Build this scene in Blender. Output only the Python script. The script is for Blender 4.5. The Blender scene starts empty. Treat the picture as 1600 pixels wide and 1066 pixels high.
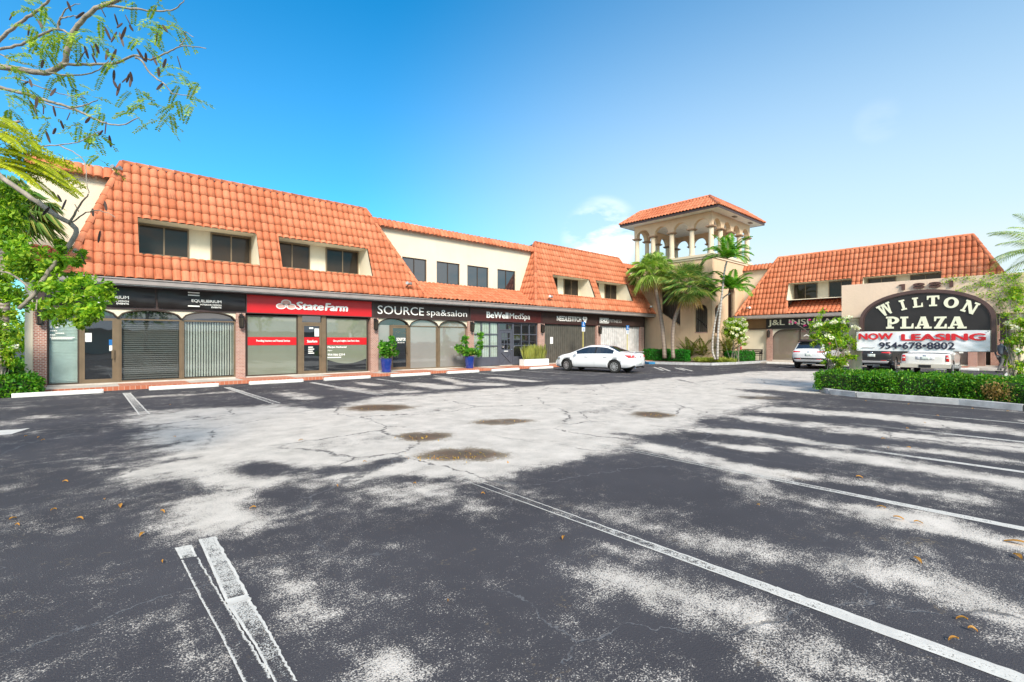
import bpy, bmesh, math, random
import numpy as np
from mathutils import Vector, Matrix
R = math.radians
sc = bpy.context.scene
COL = sc.collection

# ------------------------------------------------------------------ camera, sky, sun, exposure
FPX, CX, CY, TH, CAMH = 747.0, 800.0, 533.0, math.atan2(833, 747), 1.65
cd = bpy.data.cameras.new('camera'); cam = bpy.data.objects.new('camera', cd); COL.objects.link(cam)
cam.location = (0, 0, CAMH); cam.rotation_euler = (R(90), 0, TH - R(90))
cd.sensor_width = 36; cd.lens = FPX / 1600 * 36; cd.clip_start = .05; cd.clip_end = 3000
sc.camera = cam
SUN_EL, SUN_DIR = R(36), Vector((-0.47, -0.88, 0)).normalized()
sl = bpy.data.lights.new('sun', 'SUN'); sun = bpy.data.objects.new('sun', sl); COL.objects.link(sun)
sl.energy = 3.4; sl.angle = R(16); sl.color = (1, .90, .76)
tos = Vector((SUN_DIR.x * math.cos(SUN_EL), SUN_DIR.y * math.cos(SUN_EL), math.sin(SUN_EL)))
sun.rotation_euler = tos.to_track_quat('Z', 'Y').to_euler(); sun.location = (0, -20, 40)
W = bpy.data.worlds.new('World'); sc.world = W; W.use_nodes = True
wt = W.node_tree; wn = wt.nodes; wl = wt.links; wn.clear()
wo = wn.new('ShaderNodeOutputWorld'); bg = wn.new('ShaderNodeBackground')
sky = wn.new('ShaderNodeTexSky'); sky.sky_type = 'NISHITA'; sky.sun_disc = False
sky.sun_elevation = SUN_EL; sky.sun_rotation = math.atan2(SUN_DIR.x, SUN_DIR.y)
sky.air_density = 1.0; sky.dust_density = 0.6; sky.ozone_density = 2.0
hs = wn.new('ShaderNodeHueSaturation'); hs.inputs['Saturation'].default_value = 1.6; hs.inputs['Hue'].default_value = .485
hs.inputs['Value'].default_value = 1.0
wl.new(sky.outputs[0], hs.inputs['Color'])
tint = wn.new('ShaderNodeMix'); tint.data_type = 'RGBA'; tint.blend_type = 'MULTIPLY'; tint.inputs['Factor'].default_value = 1
wl.new(hs.outputs[0], tint.inputs[6]); tint.inputs[7].default_value = (.04, 1.0, 1.08, 1)
tc = wn.new('ShaderNodeTexCoord')
def wmath(op, a, b=None, c=None):
    n = wn.new('ShaderNodeMath'); n.operation = op
    for i, v in enumerate((a, b, c)):
        if v is None: continue
        if isinstance(v, (int, float)): n.inputs[i].default_value = v
        else: wl.new(v, n.inputs[i])
    return n.outputs[0]
mp = wn.new('ShaderNodeMapping'); mp.inputs['Scale'].default_value = (1, 1, 2.6)
wl.new(tc.outputs['Generated'], mp.inputs['Vector'])
nz = wn.new('ShaderNodeTexNoise'); nz.inputs['Scale'].default_value = 5.5; nz.inputs['Detail'].default_value = 8; nz.inputs['Roughness'].default_value = .58
wl.new(mp.outputs[0], nz.inputs['Vector'])
def ddir(px, py):
    a = (px - CX) / FPX; b = -(py - CY) / FPX
    return Vector((math.cos(TH) + a * math.sin(TH), math.sin(TH) - a * math.cos(TH), b)).normalized()
def dotmask(px, py, c0, c1):
    d = wn.new('ShaderNodeVectorMath'); d.operation = 'DOT_PRODUCT'
    wl.new(tc.outputs['Generated'], d.inputs[0]); d.inputs[1].default_value = ddir(px, py)
    m = wn.new('ShaderNodeMapRange'); m.interpolation_type = 'SMOOTHSTEP'
    m.inputs['From Min'].default_value = math.cos(R(c0)); m.inputs['From Max'].default_value = math.cos(R(c1))
    wl.new(d.outputs['Value'], m.inputs['Value']); return m.outputs[0]
sepg = wn.new('ShaderNodeSeparateXYZ'); wl.new(tc.outputs['Generated'], sepg.inputs[0])
# clouds: one low bank beside the tower, and broken cloud over the unseen half of the sky behind the camera, brightened and thickened as neutral fill light
mk = wmath('MAXIMUM', dotmask(940, 372, 5.0, .6), wmath('MULTIPLY', dotmask(1372, 190, 2.2, 0.2), .08))
back = wn.new('ShaderNodeVectorMath'); back.operation = 'DOT_PRODUCT'
wl.new(tc.outputs['Generated'], back.inputs[0]); back.inputs[1].default_value = (-math.cos(TH), -math.sin(TH), 0)
bm_ = wn.new('ShaderNodeMapRange'); bm_.inputs['From Min'].default_value = -.1; bm_.inputs['From Max'].default_value = .4
wl.new(back.outputs['Value'], bm_.inputs['Value'])
mk = wmath('MAXIMUM', mk, wmath('MULTIPLY', bm_.outputs[0], 1.0))
cl = wn.new('ShaderNodeMapRange'); cl.inputs['From Min'].default_value = .38; cl.inputs['From Max'].default_value = .58
wl.new(nz.outputs['Fac'], cl.inputs['Value'])
cf = wmath('MULTIPLY', cl.outputs[0], mk)
# whitening towards the horizon (thin high haze), stronger on the right-hand side of the sky
hz = wn.new('ShaderNodeMapRange'); hz.interpolation_type = 'SMOOTHSTEP'
hz.inputs['From Min'].default_value = .70; hz.inputs['From Max'].default_value = .0
wl.new(sepg.outputs['Z'], hz.inputs['Value'])
rg = wn.new('ShaderNodeVectorMath'); rg.operation = 'DOT_PRODUCT'
wl.new(tc.outputs['Generated'], rg.inputs[0]); rg.inputs[1].default_value = ddir(1500, 533)
rm = wn.new('ShaderNodeMapRange'); rm.interpolation_type = 'SMOOTHSTEP'
rm.inputs['From Min'].default_value = .42; rm.inputs['From Max'].default_value = .95
wl.new(rg.outputs['Value'], rm.inputs['Value'])
low = wn.new('ShaderNodeMapRange'); low.interpolation_type = 'SMOOTHSTEP'; low.inputs['From Min'].default_value = .22; low.inputs['From Max'].default_value = -.02
wl.new(sepg.outputs['Z'], low.inputs['Value'])
hf = wmath('ADD', wmath('MULTIPLY', hz.outputs[0], wmath('MULTIPLY_ADD', rm.outputs[0], .62, .22)), wmath('MULTIPLY', rm.outputs[0], .16))
hf = wmath('MINIMUM', wmath('MULTIPLY_ADD', low.outputs[0], .45, hf), 1.0)
mxh = wn.new('ShaderNodeMix'); mxh.data_type = 'RGBA'
wl.new(hf, mxh.inputs['Factor']); wl.new(tint.outputs[2], mxh.inputs[6]); mxh.inputs[7].default_value = (3.6, 4.25, 4.45, 1)
mxc = wn.new('ShaderNodeMix'); mxc.data_type = 'RGBA'
wl.new(cf, mxc.inputs['Factor']); wl.new(mxh.outputs[2], mxc.inputs[6]); mxc.inputs[7].default_value = (7.8, 7.4, 6.8, 1)
wl.new(mxc.outputs[2], bg.inputs['Color']); bg.inputs['Strength'].default_value = .14
wl.new(bg.outputs[0], wo.inputs[0])
vs = sc.view_settings; vs.view_transform = 'Standard'; vs.look = 'None'; vs.exposure = 0.72; vs.gamma = 1
try: vs.use_curve_mapping = False
except Exception: pass
try:
    sc.cycles.use_denoising = True; sc.cycles.max_bounces = 7; sc.cycles.transparent_max_bounces = 12
except Exception: pass

# ------------------------------------------------------------------ measuring helpers (photo point -> place)
def ray(px, py):
    a = (px - CX) / FPX; b = -(py - CY) / FPX
    return Vector((math.cos(TH) + a * math.sin(TH), math.sin(TH) - a * math.cos(TH), b))
def at(px, py, w): return ray(px, py) * w + Vector((0, 0, CAMH))
def onG(px, py, z=0.0):
    d = ray(px, py); return d * ((z - CAMH) / d.z) + Vector((0, 0, CAMH))
def onY(px, py, Y):
    d = ray(px, py); return d * (Y / d.y) + Vector((0, 0, CAMH))
def onX(px, py, X):
    d = ray(px, py); return d * (X / d.x) + Vector((0, 0, CAMH))

# ------------------------------------------------------------------ node materials
def new_mat(name):
    m = bpy.data.materials.new(name); m.use_nodes = True
    nt = m.node_tree; b = nt.nodes['Principled BSDF']; return m, nt, b
def sock(nt, a, v):
    if isinstance(v, (int, float)): a.default_value = v
    elif isinstance(v, tuple): a.default_value = v if len(v) == len(a.default_value) else (*v, 1)
    else: nt.links.new(v, a)
def nmath(nt, op, a, b=0.0, c=0.0, clamp=False):
    n = nt.nodes.new('ShaderNodeMath'); n.operation = op; n.use_clamp = clamp
    for i, v in enumerate((a, b, c)): sock(nt, n.inputs[i], v)
    return n.outputs[0]
def nnoise(nt, scale, detail=3, rough=.55, vec=None, stretch=None, coord='Object'):
    n = nt.nodes.new('ShaderNodeTexNoise'); n.inputs['Scale'].default_value = scale
    n.inputs['Detail'].default_value = detail; n.inputs['Roughness'].default_value = rough
    if vec is None:
        t = nt.nodes.new('ShaderNodeTexCoord'); vec = t.outputs[coord]
    if stretch:
        mpn = nt.nodes.new('ShaderNodeMapping'); mpn.inputs['Scale'].default_value = stretch
        nt.links.new(vec, mpn.inputs['Vector']); vec = mpn.outputs[0]
    nt.links.new(vec, n.inputs['Vector']); return n.outputs['Fac']
def nmap(nt, v, a, b, c=0.0, d=1.0, smooth=False):
    n = nt.nodes.new('ShaderNodeMapRange'); 
    if smooth: n.interpolation_type = 'SMOOTHSTEP'
    sock(nt, n.inputs['Value'], v)
    for k, x in zip(('From Min', 'From Max', 'To Min', 'To Max'), (a, b, c, d)): n.inputs[k].default_value = x
    return n.outputs[0]
def nmix(nt, f, a, b):
    n = nt.nodes.new('ShaderNodeMix'); n.data_type = 'RGBA'
    sock(nt, n.inputs['Factor'], f); sock(nt, n.inputs[6], a); sock(nt, n.inputs[7], b); return n.outputs[2]
def nbump(nt, b, h, strength=.3, dist=.02):
    n = nt.nodes.new('ShaderNodeBump'); n.inputs['Strength'].default_value = strength; n.inputs['Distance'].default_value = dist
    nt.links.new(h, n.inputs['Height']); nt.links.new(n.outputs[0], b.inputs['Normal'])
def plain(name, col, rough=.6, metal=0.0, var=.12, scale=3.0, spec=.5, bump=0.0, bscale=60, coat=0.0):
    m, nt, b = new_mat(name)
    f = nnoise(nt, scale, 4, .6)
    dk = tuple(c * (1 - var) for c in col); lt = tuple(min(1, c * (1 + var)) for c in col)
    nt.links.new(nmix(nt, nmap(nt, f, .3, .7), dk, lt), b.inputs['Base Color'])
    b.inputs['Roughness'].default_value = rough; b.inputs['Metallic'].default_value = metal
    b.inputs['Specular IOR Level'].default_value = spec; b.inputs['Coat Weight'].default_value = coat
    b.inputs['Coat Roughness'].default_value = .04
    if bump: nbump(nt, b, nnoise(nt, bscale, 3), bump, .01)
    return m

def mat_tile():
    m, nt, b = new_mat('terracotta_tile')
    uv = nt.nodes.new('ShaderNodeUVMap'); uv.uv_map = 'UVMap'
    fl = nt.nodes.new('ShaderNodeVectorMath'); fl.operation = 'FLOOR'; nt.links.new(uv.outputs[0], fl.inputs[0])
    wnz = nt.nodes.new('ShaderNodeTexWhiteNoise'); wnz.noise_dimensions = '2D'; nt.links.new(fl.outputs[0], wnz.inputs['Vector'])
    rnd = wnz.outputs['Value']
    big = nmap(nt, nnoise(nt, .55, 4, .6), .35, .68)
    c1 = nmix(nt, rnd, (.52, .165, .078), (.64, .235, .125))
    c2 = nmix(nt, nmath(nt, 'MULTIPLY', big, .5), c1, (.38, .085, .03))
    st = nnoise(nt, 1.0, 5, .65, vec=uv.outputs[0], stretch=(5, .9, 1))
    dirt = nmath(nt, 'MULTIPLY', nmap(nt, st, .52, .74), nmap(nt, nnoise(nt, .8, 3), .40, .58))
    c3 = nmix(nt, nmath(nt, 'MULTIPLY', dirt, .75), c2, (.14, .05, .03))
    pale = nmath(nt, 'MULTIPLY', nmap(nt, nnoise(nt, 9, 4, .7), .58, .78), .35)
    nt.links.new(nmix(nt, pale, c3, (.75, .42, .28)), b.inputs['Base Color'])
    b.inputs['Roughness'].default_value = .75; b.inputs['Specular IOR Level'].default_value = .3
    nbump(nt, b, nnoise(nt, 40, 3), .15, .01)
    return m
def mat_stucco(name, col, stain=.25):
    m, nt, b = new_mat(name)
    f = nmap(nt, nnoise(nt, .9, 5, .6), .3, .7)
    dk = tuple(c * .9 for c in col)
    c = nmix(nt, f, dk, col)
    st = nmap(nt, nnoise(nt, 1.2, 5, .65, stretch=(3, 3, .35)), .52, .8)
    c = nmix(nt, nmath(nt, 'MULTIPLY', st, stain), c, tuple(x * .62 for x in col))
    nt.links.new(c, b.inputs['Base Color']); b.inputs['Roughness'].default_value = .88
    b.inputs['Specular IOR Level'].default_value = .2
    h = nmath(nt, 'ADD', nnoise(nt, 22, 4, .6), nmath(nt, 'MULTIPLY', nnoise(nt, 90, 2), .5))
    nbump(nt, b, h, .35, .02); return m
def mat_brick(name, c1, c2, mortar, sx=1.0, scale=4.6, horizontal=False, bw=.5, rh=.25, ms=.035):
    m, nt, b = new_mat(name)
    t = nt.nodes.new('ShaderNodeTexCoord')
    vec = t.outputs['Object']
    if not horizontal:
        sp = nt.nodes.new('ShaderNodeSeparateXYZ'); nt.links.new(vec, sp.inputs[0])
        cb = nt.nodes.new('ShaderNodeCombineXYZ')
        nt.links.new(nmath(nt, 'ADD', sp.outputs[0], sp.outputs[1]), cb.inputs[0]); nt.links.new(sp.outputs[2], cb.inputs[1]); vec = cb.outputs[0]
    br = nt.nodes.new('ShaderNodeTexBrick'); nt.links.new(vec, br.inputs['Vector'])
    br.inputs['Color1'].default_value = (*c1, 1); br.inputs['Color2'].default_value = (*c2, 1); br.inputs['Mortar'].default_value = (*mortar, 1)
    br.inputs['Scale'].default_value = scale; br.inputs['Mortar Size'].default_value = ms
    br.inputs['Brick Width'].default_value = bw; br.inputs['Row Height'].default_value = rh
    f = nmap(nt, nnoise(nt, 7, 3), .4, .75)
    nt.links.new(nmix(nt, nmath(nt, 'MULTIPLY', f, .35), br.outputs['Color'], (.5, .33, .28) if not horizontal else c1), b.inputs['Base Color'])
    b.inputs['Roughness'].default_value = .85
    nbump(nt, b, nmath(nt, 'SUBTRACT', 1.0, br.outputs['Fac']), .5, .01); return m
def mat_glass(name, base, refl=.3, tint=(.8, .85, .9), rough=.02, trans=0.0):
    m = bpy.data.materials.new(name); m.use_nodes = True; nt = m.node_tree; b = nt.nodes['Principled BSDF']
    out = nt.nodes['Material Output']
    b.inputs['Base Color'].default_value = (*base, 1); b.inputs['Roughness'].default_value = .5; b.inputs['Specular IOR Level'].default_value = 0
    f = nmap(nt, nnoise(nt, 1.3, 3), .3, .7, .8, 1.15)
    nt.links.new(nmix(nt, f, tuple(x * .7 for x in base), base), b.inputs['Base Color'])
    g = nt.nodes.new('ShaderNodeBsdfGlossy'); g.inputs['Color'].default_value = (*tint, 1); g.inputs['Roughness'].default_value = rough
    nbmp = nt.nodes.new('ShaderNodeBump'); nbmp.inputs['Strength'].default_value = .04; nbmp.inputs['Distance'].default_value = .05
    nt.links.new(nnoise(nt, .9, 2), nbmp.inputs['Height']); nt.links.new(nbmp.outputs[0], g.inputs['Normal'])
    inner = b.outputs[0]
    if trans > 0:
        tr = nt.nodes.new('ShaderNodeBsdfTransparent'); tr.inputs['Color'].default_value = (.92, .95, .94, 1)
        mxs = nt.nodes.new('ShaderNodeMixShader'); mxs.inputs[0].default_value = trans
        nt.links.new(b.outputs[0], mxs.inputs[1]); nt.links.new(tr.outputs[0], mxs.inputs[2]); inner = mxs.outputs[0]
    lw = nt.nodes.new('ShaderNodeLayerWeight'); lw.inputs['Blend'].default_value = .5
    mx = nt.nodes.new('ShaderNodeMixShader')
    nt.links.new(nmath(nt, 'ADD', nmath(nt, 'MULTIPLY', nmath(nt, 'POWER', lw.outputs['Facing'], 5.0), .9), refl + .04, clamp=True), mx.inputs[0])
    nt.links.new(inner, mx.inputs[1]); nt.links.new(g.outputs[0], mx.inputs[2]); nt.links.new(mx.outputs[0], out.inputs[0]); return m
def mat_leaf(name, cols, rough=.5, trans=.35):
    m = bpy.data.materials.new(name); m.use_nodes = True; nt = m.node_tree; b = nt.nodes['Principled BSDF']; out = nt.nodes['Material Output']
    g = nt.nodes.new('ShaderNodeNewGeometry')
    cr = nt.nodes.new('ShaderNodeValToRGB'); e = cr.color_ramp.elements
    while len(e) < len(cols): e.new(.5)
    for i, c in enumerate(cols): e[i].position = i / (len(cols) - 1); e[i].color = (*c, 1)
    nt.links.new(g.outputs['Random Per Island'], cr.inputs[0])
    f = nmap(nt, nnoise(nt, 1.6, 3), .35, .65, .75, 1.2)
    vm = nt.nodes.new('ShaderNodeVectorMath'); vm.operation = 'SCALE'; nt.links.new(cr.outputs[0], vm.inputs[0]); nt.links.new(f, vm.inputs['Scale'])
    nt.links.new(vm.outputs[0], b.inputs['Base Color']); b.inputs['Roughness'].default_value = rough; b.inputs['Specular IOR Level'].default_value = .4
    tr = nt.nodes.new('ShaderNodeBsdfTranslucent'); 
    vm2 = nt.nodes.new('ShaderNodeVectorMath'); vm2.operation = 'MULTIPLY'; nt.links.new(vm.outputs[0], vm2.inputs[0]); vm2.inputs[1].default_value = (1.5, 1.5, .6)
    nt.links.new(vm2.outputs[0], tr.inputs[0])
    mx = nt.nodes.new('ShaderNodeMixShader'); mx.inputs[0].default_value = trans
    nt.links.new(b.outputs[0], mx.inputs[1]); nt.links.new(tr.outputs[0], mx.inputs[2]); nt.links.new(mx.outputs[0], out.inputs[0]); return m
def mat_paint_line():
    m = bpy.data.materials.new('worn_road_paint'); m.use_nodes = True; nt = m.node_tree; b = nt.nodes['Principled BSDF']; out = nt.nodes['Material Output']
    uv = nt.nodes.new('ShaderNodeUVMap'); uv.uv_map = 'UVMap'   # u across 0..1, v = wear 0 (fresh) .. 1 (gone in the middle)
    sp = nt.nodes.new('ShaderNodeSeparateXYZ'); nt.links.new(uv.outputs[0], sp.inputs[0])
    edge = nmath(nt, 'MULTIPLY', nmath(nt, 'ABSOLUTE', nmath(nt, 'SUBTRACT', sp.outputs[0], .5)), 2.0)
    n1 = nnoise(nt, 120, 3, .65); n2 = nnoise(nt, 9, 4, .65)
    keep = nmath(nt, 'ADD', nmap(nt, edge, .66, .9, 0, .62), nmath(nt, 'MULTIPLY', sp.outputs[1], -1.05))
    keep = nmath(nt, 'ADD', keep, 1.0)
    th = nmath(nt, 'ADD', nmap(nt, n1, .3, .7, 0, .62), nmap(nt, n2, .3, .7, -.05, .36))
    f = nmap(nt, nmath(nt, 'SUBTRACT', keep, th), -.10, .16)
    c = nmix(nt, nmap(nt, n2, .3, .7), (.48, .46, .43), (.66, .63, .58))
    nt.links.new(c, b.inputs['Base Color']); b.inputs['Roughness'].default_value = .8
    tr = nt.nodes.new('ShaderNodeBsdfTransparent'); mx = nt.nodes.new('ShaderNodeMixShader')
    nt.links.new(f, mx.inputs[0]); nt.links.new(tr.outputs[0], mx.inputs[1]); nt.links.new(b.outputs[0], mx.inputs[2]); nt.links.new(mx.outputs[0], out.inputs[0]); return m
def mat_asphalt():
    m, nt, b = new_mat('worn_sealed_asphalt')
    def attr(n):
        a = nt.nodes.new('ShaderNodeAttribute'); a.attribute_name = n; return a.outputs['Fac']
    wear = attr('wear'); stain = attr('stain')
    n1 = nmath(nt, 'ADD', nmath(nt, 'MULTIPLY', nnoise(nt, 105, 2, .6), .55), nmath(nt, 'MULTIPLY', nnoise(nt, 44, 3, .7), .45))
    n1 = nmap(nt, n1, .33, .67)
    n2 = nnoise(nt, 5.5, 4, .62); n3 = nnoise(nt, 1.1, 5, .6); n4 = nnoise(nt, .42, 5, .62, stretch=(.6, 1.2, 1))
    v = nmath(nt, 'ADD', wear, nmap(nt, n2, .3, .7, -.2, .2)); v = nmath(nt, 'ADD', v, nmap(nt, n3, .3, .7, -.22, .22)); v = nmath(nt, 'ADD', v, nmath(nt, 'MULTIPLY', nmap(nt, n4, .32, .68, -.30, .30), nmap(nt, wear, .12, .4)))
    mk = nmap(nt, nmath(nt, 'SUBTRACT', v, n1), -.16, .24, 0, 1, True)
    tone = nmap(nt, nnoise(nt, .35, 4, .6), .3, .7)
    dark = nmix(nt, tone, (.043, .041, .047), (.070, .067, .075))
    dark = nmix(nt, nmap(nt, nnoise(nt, 150, 2), .62, .75, 0, .5), dark, (.14, .14, .15))
    pale = nmix(nt, nmap(nt, nnoise(nt, 2.2, 5, .65), .3, .7), (.46, .42, .375), (.66, .60, .54))
    pale = nmix(nt, nmap(nt, nnoise(nt, 80, 2), .5, .75, 0, .55), pale, (.22, .2, .19))
    c = nmix(nt, mk, dark, pale)
    # hairline cracks
    tcn = nt.nodes.new('ShaderNodeTexCoord')
    dn = nt.nodes.new('ShaderNodeTexNoise'); dn.inputs['Scale'].default_value = 1.6; dn.inputs['Detail'].default_value = 6; dn.inputs['Roughness'].default_value = .65; nt.links.new(tcn.outputs['Object'], dn.inputs['Vector'])
    av = nt.nodes.new('ShaderNodeVectorMath'); av.operation = 'MULTIPLY_ADD'; nt.links.new(dn.outputs['Color'], av.inputs[0]); av.inputs[1].default_value = (.75, .75, 0); nt.links.new(tcn.outputs['Object'], av.inputs[2])
    vo = nt.nodes.new('ShaderNodeTexVoronoi'); vo.feature = 'DISTANCE_TO_EDGE'; vo.inputs['Scale'].default_value = .42; nt.links.new(av.outputs[0], vo.inputs['Vector'])
    ck = nmath(nt, 'MULTIPLY', nmap(nt, nmath(nt, 'DIVIDE', vo.outputs['Distance'], nmath(nt, 'MULTIPLY_ADD', mk, 1.6, 1.0)), .0016, .0042, 1, 0), nmap(nt, nnoise(nt, .45, 3), .40, .52))
    ck = nmath(nt, 'MULTIPLY', ck, nmap(nt, nnoise(nt, 7, 3), .36, .5))
    cc = nmix(nt, mk, (.15, .15, .16), (.075, .07, .07))
    c = nmix(nt, nmath(nt, 'MULTIPLY', ck, .8), c, cc)
    # puddle stains with a damp, leafy bottom
    sm = nmap(nt, nmath(nt, 'ADD', stain, nmath(nt, 'ADD', nmap(nt, nnoise(nt, 30, 3, .7), .3, .7, -.32, .32), nmap(nt, nnoise(nt, 3.2, 4, .6), .3, .7, -.3, .3))), .25, .75, 0, 1, True)
    sc_ = nmix(nt, nmap(nt, nnoise(nt, 4, 4), .35, .65), (.060, .043, .018), (.11, .055, .022)); sc_ = nmix(nt, nmap(nt, stain, .55, .98), (.20, .155, .10), sc_)
    c = nmix(nt, nmath(nt, 'MULTIPLY', sm, .92), c, sc_)
    nt.links.new(c, b.inputs['Base Color'])
    nt.links.new(nmath(nt, 'SUBTRACT', .92, nmath(nt, 'MULTIPLY', sm, .42)), b.inputs['Roughness']); b.inputs['Specular IOR Level'].default_value = .22
    hh = nmath(nt, 'SUBTRACT', nmath(nt, 'ADD', nnoise(nt, 95, 2, .6), nmath(nt, 'MULTIPLY', mk, -.35)), nmath(nt, 'MULTIPLY', ck, 1.2))
    nbump(nt, b, hh, .5, .012); return m
def mat_ribbed(name, c1, c2, axis, scale):
    m, nt, b = new_mat(name)
    t = nt.nodes.new('ShaderNodeTexCoord'); sp = nt.nodes.new('ShaderNodeSeparateXYZ'); nt.links.new(t.outputs['Object'], sp.inputs[0])
    s = nmath(nt, 'SINE', nmath(nt, 'MULTIPLY', sp.outputs[axis], scale))
    nt.links.new(nmix(nt, nmap(nt, s, -.6, .6), c1, c2), b.inputs['Base Color']); b.inputs['Roughness'].default_value = .5
    nbump(nt, b, s, .4, .02); return m

M = {}
M['tile'] = mat_tile()
M['stucco'] = mat_stucco('cream_stucco', (.73, .655, .52))
M['tan'] = mat_stucco('tan_stucco', (.70, .50, .335), .3)
M['tan_lt'] = mat_stucco('pale_column_stucco', (.72, .60, .45), .2)
M['pinkst'] = mat_stucco('peach_stucco', (.78, .60, .46), .3)
M['soffit'] = plain('white_soffit', (.78, .76, .73), .8)
M['brick'] = mat_brick('red_brick', (.26, .085, .06), (.40, .17, .12), (.52, .45, .40), scale=4.4)
M['paver'] = mat_brick('red_brick_paving', (.42, .12, .06), (.50, .17, .09), (.55, .34, .26), horizontal=True, scale=3.4, ms=.03)
M['concrete'] = plain('pale_concrete', (.50, .45, .40), .9, var=.2, scale=2.2, bump=.3)
M['curb'] = plain('grey_curb_concrete', (.42, .42, .43), .9, var=.25, scale=4, bump=.35)
M['bronze'] = plain('bronze_aluminium', (.19, .135, .085), .4, .3)
M['bronze_dk'] = plain('dark_bronze', (.07, .05, .038), .4, .3)
M['gutter'] = plain('taupe_gutter', (.30, .26, .25), .5)
M['fascia'] = plain('brown_fascia', (.055, .030, .028), .45)
M['black'] = plain('black_paint', (.012, .012, .013), .45)
M['dark_in'] = plain('dark_interior', (.02, .02, .022), .9)
M['white'] = plain('white_paint', (.78, .78, .77), .6, var=.05)
M['stop'] = plain('white_painted_concrete', (.66, .645, .62), .8, var=.15, scale=5, bump=.25)
M['mirror'] = mat_glass('reflective_window_glass', (.02, .022, .027), .20, (.52, .52, .54))
M['win_dark'] = mat_glass('dark_blind_window_glass', (.030, .024, .020), .0, (.62, .58, .54))
M['glass_dk'] = mat_glass('dark_window_glass', (.015, .016, .018), .12)
M['film'] = mat_glass('frosted_film_glass', (.20, .22, .17), .10)
M['film_g'] = mat_glass('grey_shaded_glass', (.26, .25, .23), .12)
M['clear'] = mat_glass('clear_shop_glass', (.05, .05, .05), .03, trans=.95)
M['blind_h'] = plain('grey_blind', (.125, .115, .108), .6)
M['blind_v'] = plain('pale_vertical_blind', (.86, .84, .76), .7)
M['blind_t'] = plain('teal_grey_blind', (.60, .70, .68), .6)
M['letter'] = plain('white_sign_letter', (.90, .89, .86), .5, var=.02)
M['letter_cr'] = plain('cream_sign_letter', (.80, .78, .60), .5, var=.03)
M['sign_brown'] = plain('dark_brown_sign', (.045, .028, .026), .3, spec=.25)
M['sign_maroon'] = plain('maroon_sign', (.075, .018, .018), .25, spec=.3)
M['banner_blk'] = plain('black_vinyl_banner', (.014, .011, .011), .3, spec=.35)
M['sign_red'] = plain('red_sign_face', (.55, .008, .014), .35, var=.04)
M['pink_egg'] = plain('pink_oval_mark', (.75, .42, .36), .5)
M['navy'] = plain('slate_blue_door_paint', (.075, .08, .105), .5)
M['shutter_dk'] = mat_ribbed('dark_ribbed_shutter', (.045, .042, .036), (.12, .112, .098), 0, 62)
M['shutter_lt'] = mat_ribbed('white_ribbed_shutter', (.30, .29, .29), (.72, .71, .70), 0, 40)
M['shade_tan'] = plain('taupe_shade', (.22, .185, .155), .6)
M['shade_glass'] = mat_glass('taupe_shaded_glass', (.20, .165, .135), .05)
M['curtain'] = mat_ribbed('pale_curtain', (.52, .54, .48), (.74, .76, .70), 0, 45)
M['paint_line'] = mat_paint_line()
M['asphalt'] = mat_asphalt()
M['pot'] = plain('glossy_cobalt_pot', (.010, .035, .22), .12, spec=.7, coat=.5)
M['bark'] = plain('grey_bark', (.29, .25, .21), .9, var=.35, scale=9, bump=.6, bscale=25)
M['palmbark'] = mat_ribbed('ringed_palm_bark', (.20, .15, .12), (.31, .25, .205), 2, 55)
M['palmgrey'] = mat_ribbed('pale_palm_trunk', (.34, .31, .28), (.46, .43, .40), 2, 30)
M['leaf_tree'] = mat_leaf('tree_leaf', [(.08, .22, .012), (.15, .34, .018), (.27, .46, .025), (.42, .54, .04)])
M['leaf_yel'] = mat_leaf('yellow_green_frond', [(.28, .36, .015), (.42, .48, .02), (.55, .55, .03)])
M['leaf_sky'] = mat_leaf('feathery_leaf', [(.12, .27, .015), (.28, .44, .03), (.44, .50, .06)])
M['leaf_hedge'] = mat_leaf('hedge_leaf', [(.022, .13, .008), (.045, .20, .010), (.09, .28, .014), (.20, .36, .02)])
M['leaf_trim'] = mat_leaf('clipped_hedge_leaf', [(.014, .15, .012), (.025, .22, .016), (.05, .28, .02)])
M['leaf_palm'] = mat_leaf('fan_palm_leaf', [(.10, .22, .03), (.20, .36, .05), (.34, .48, .10), (.50, .56, .20)])
M['leaf_palm2'] = mat_leaf('grey_green_palm_leaf', [(.07, .17, .04), (.13, .26, .06), (.22, .36, .09), (.46, .44, .15)])
M['leaf_dead'] = mat_leaf('dry_palm_leaf', [(.30, .19, .06), (.42, .30, .10), (.2, .12, .05)])
M['leaf_feather'] = mat_leaf('feather_palm_leaf', [(.05, .20, .014), (.10, .31, .02), (.24, .44, .04)])
M['leaf_bush'] = mat_leaf('flowering_shrub_leaf', [(.09, .25, .014), (.18, .40, .02), (.34, .52, .03), (.52, .55, .05)])
M['leaf_cycad'] = mat_leaf('bronze_green_leaf', [(.07, .12, .02), (.13, .18, .03), (.24, .28, .06), (.16, .08, .05)])
M['leaf_yg'] = mat_leaf('striped_grass_leaf', [(.28, .34, .05), (.46, .50, .10), (.18, .26, .03)])
M['leaf_snake'] = mat_leaf('snake_plant_leaf', [(.16, .20, .05), (.42, .42, .10), (.30, .34, .08)])
M['leaf_pot'] = mat_leaf('broad_glossy_leaf', [(.03, .14, .014), (.06, .24, .02), (.12, .34, .03), (.25, .40, .06)], .3)
M['petal_w'] = mat_leaf('white_petal', [(.75, .75, .70), (.85, .85, .80)])
M['petal_p'] = mat_leaf('magenta_petal', [(.55, .02, .22), (.75, .05, .35)])
M['pod'] = plain('dark_seed_pod', (.055, .030, .025), .6, var=.3)
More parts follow.
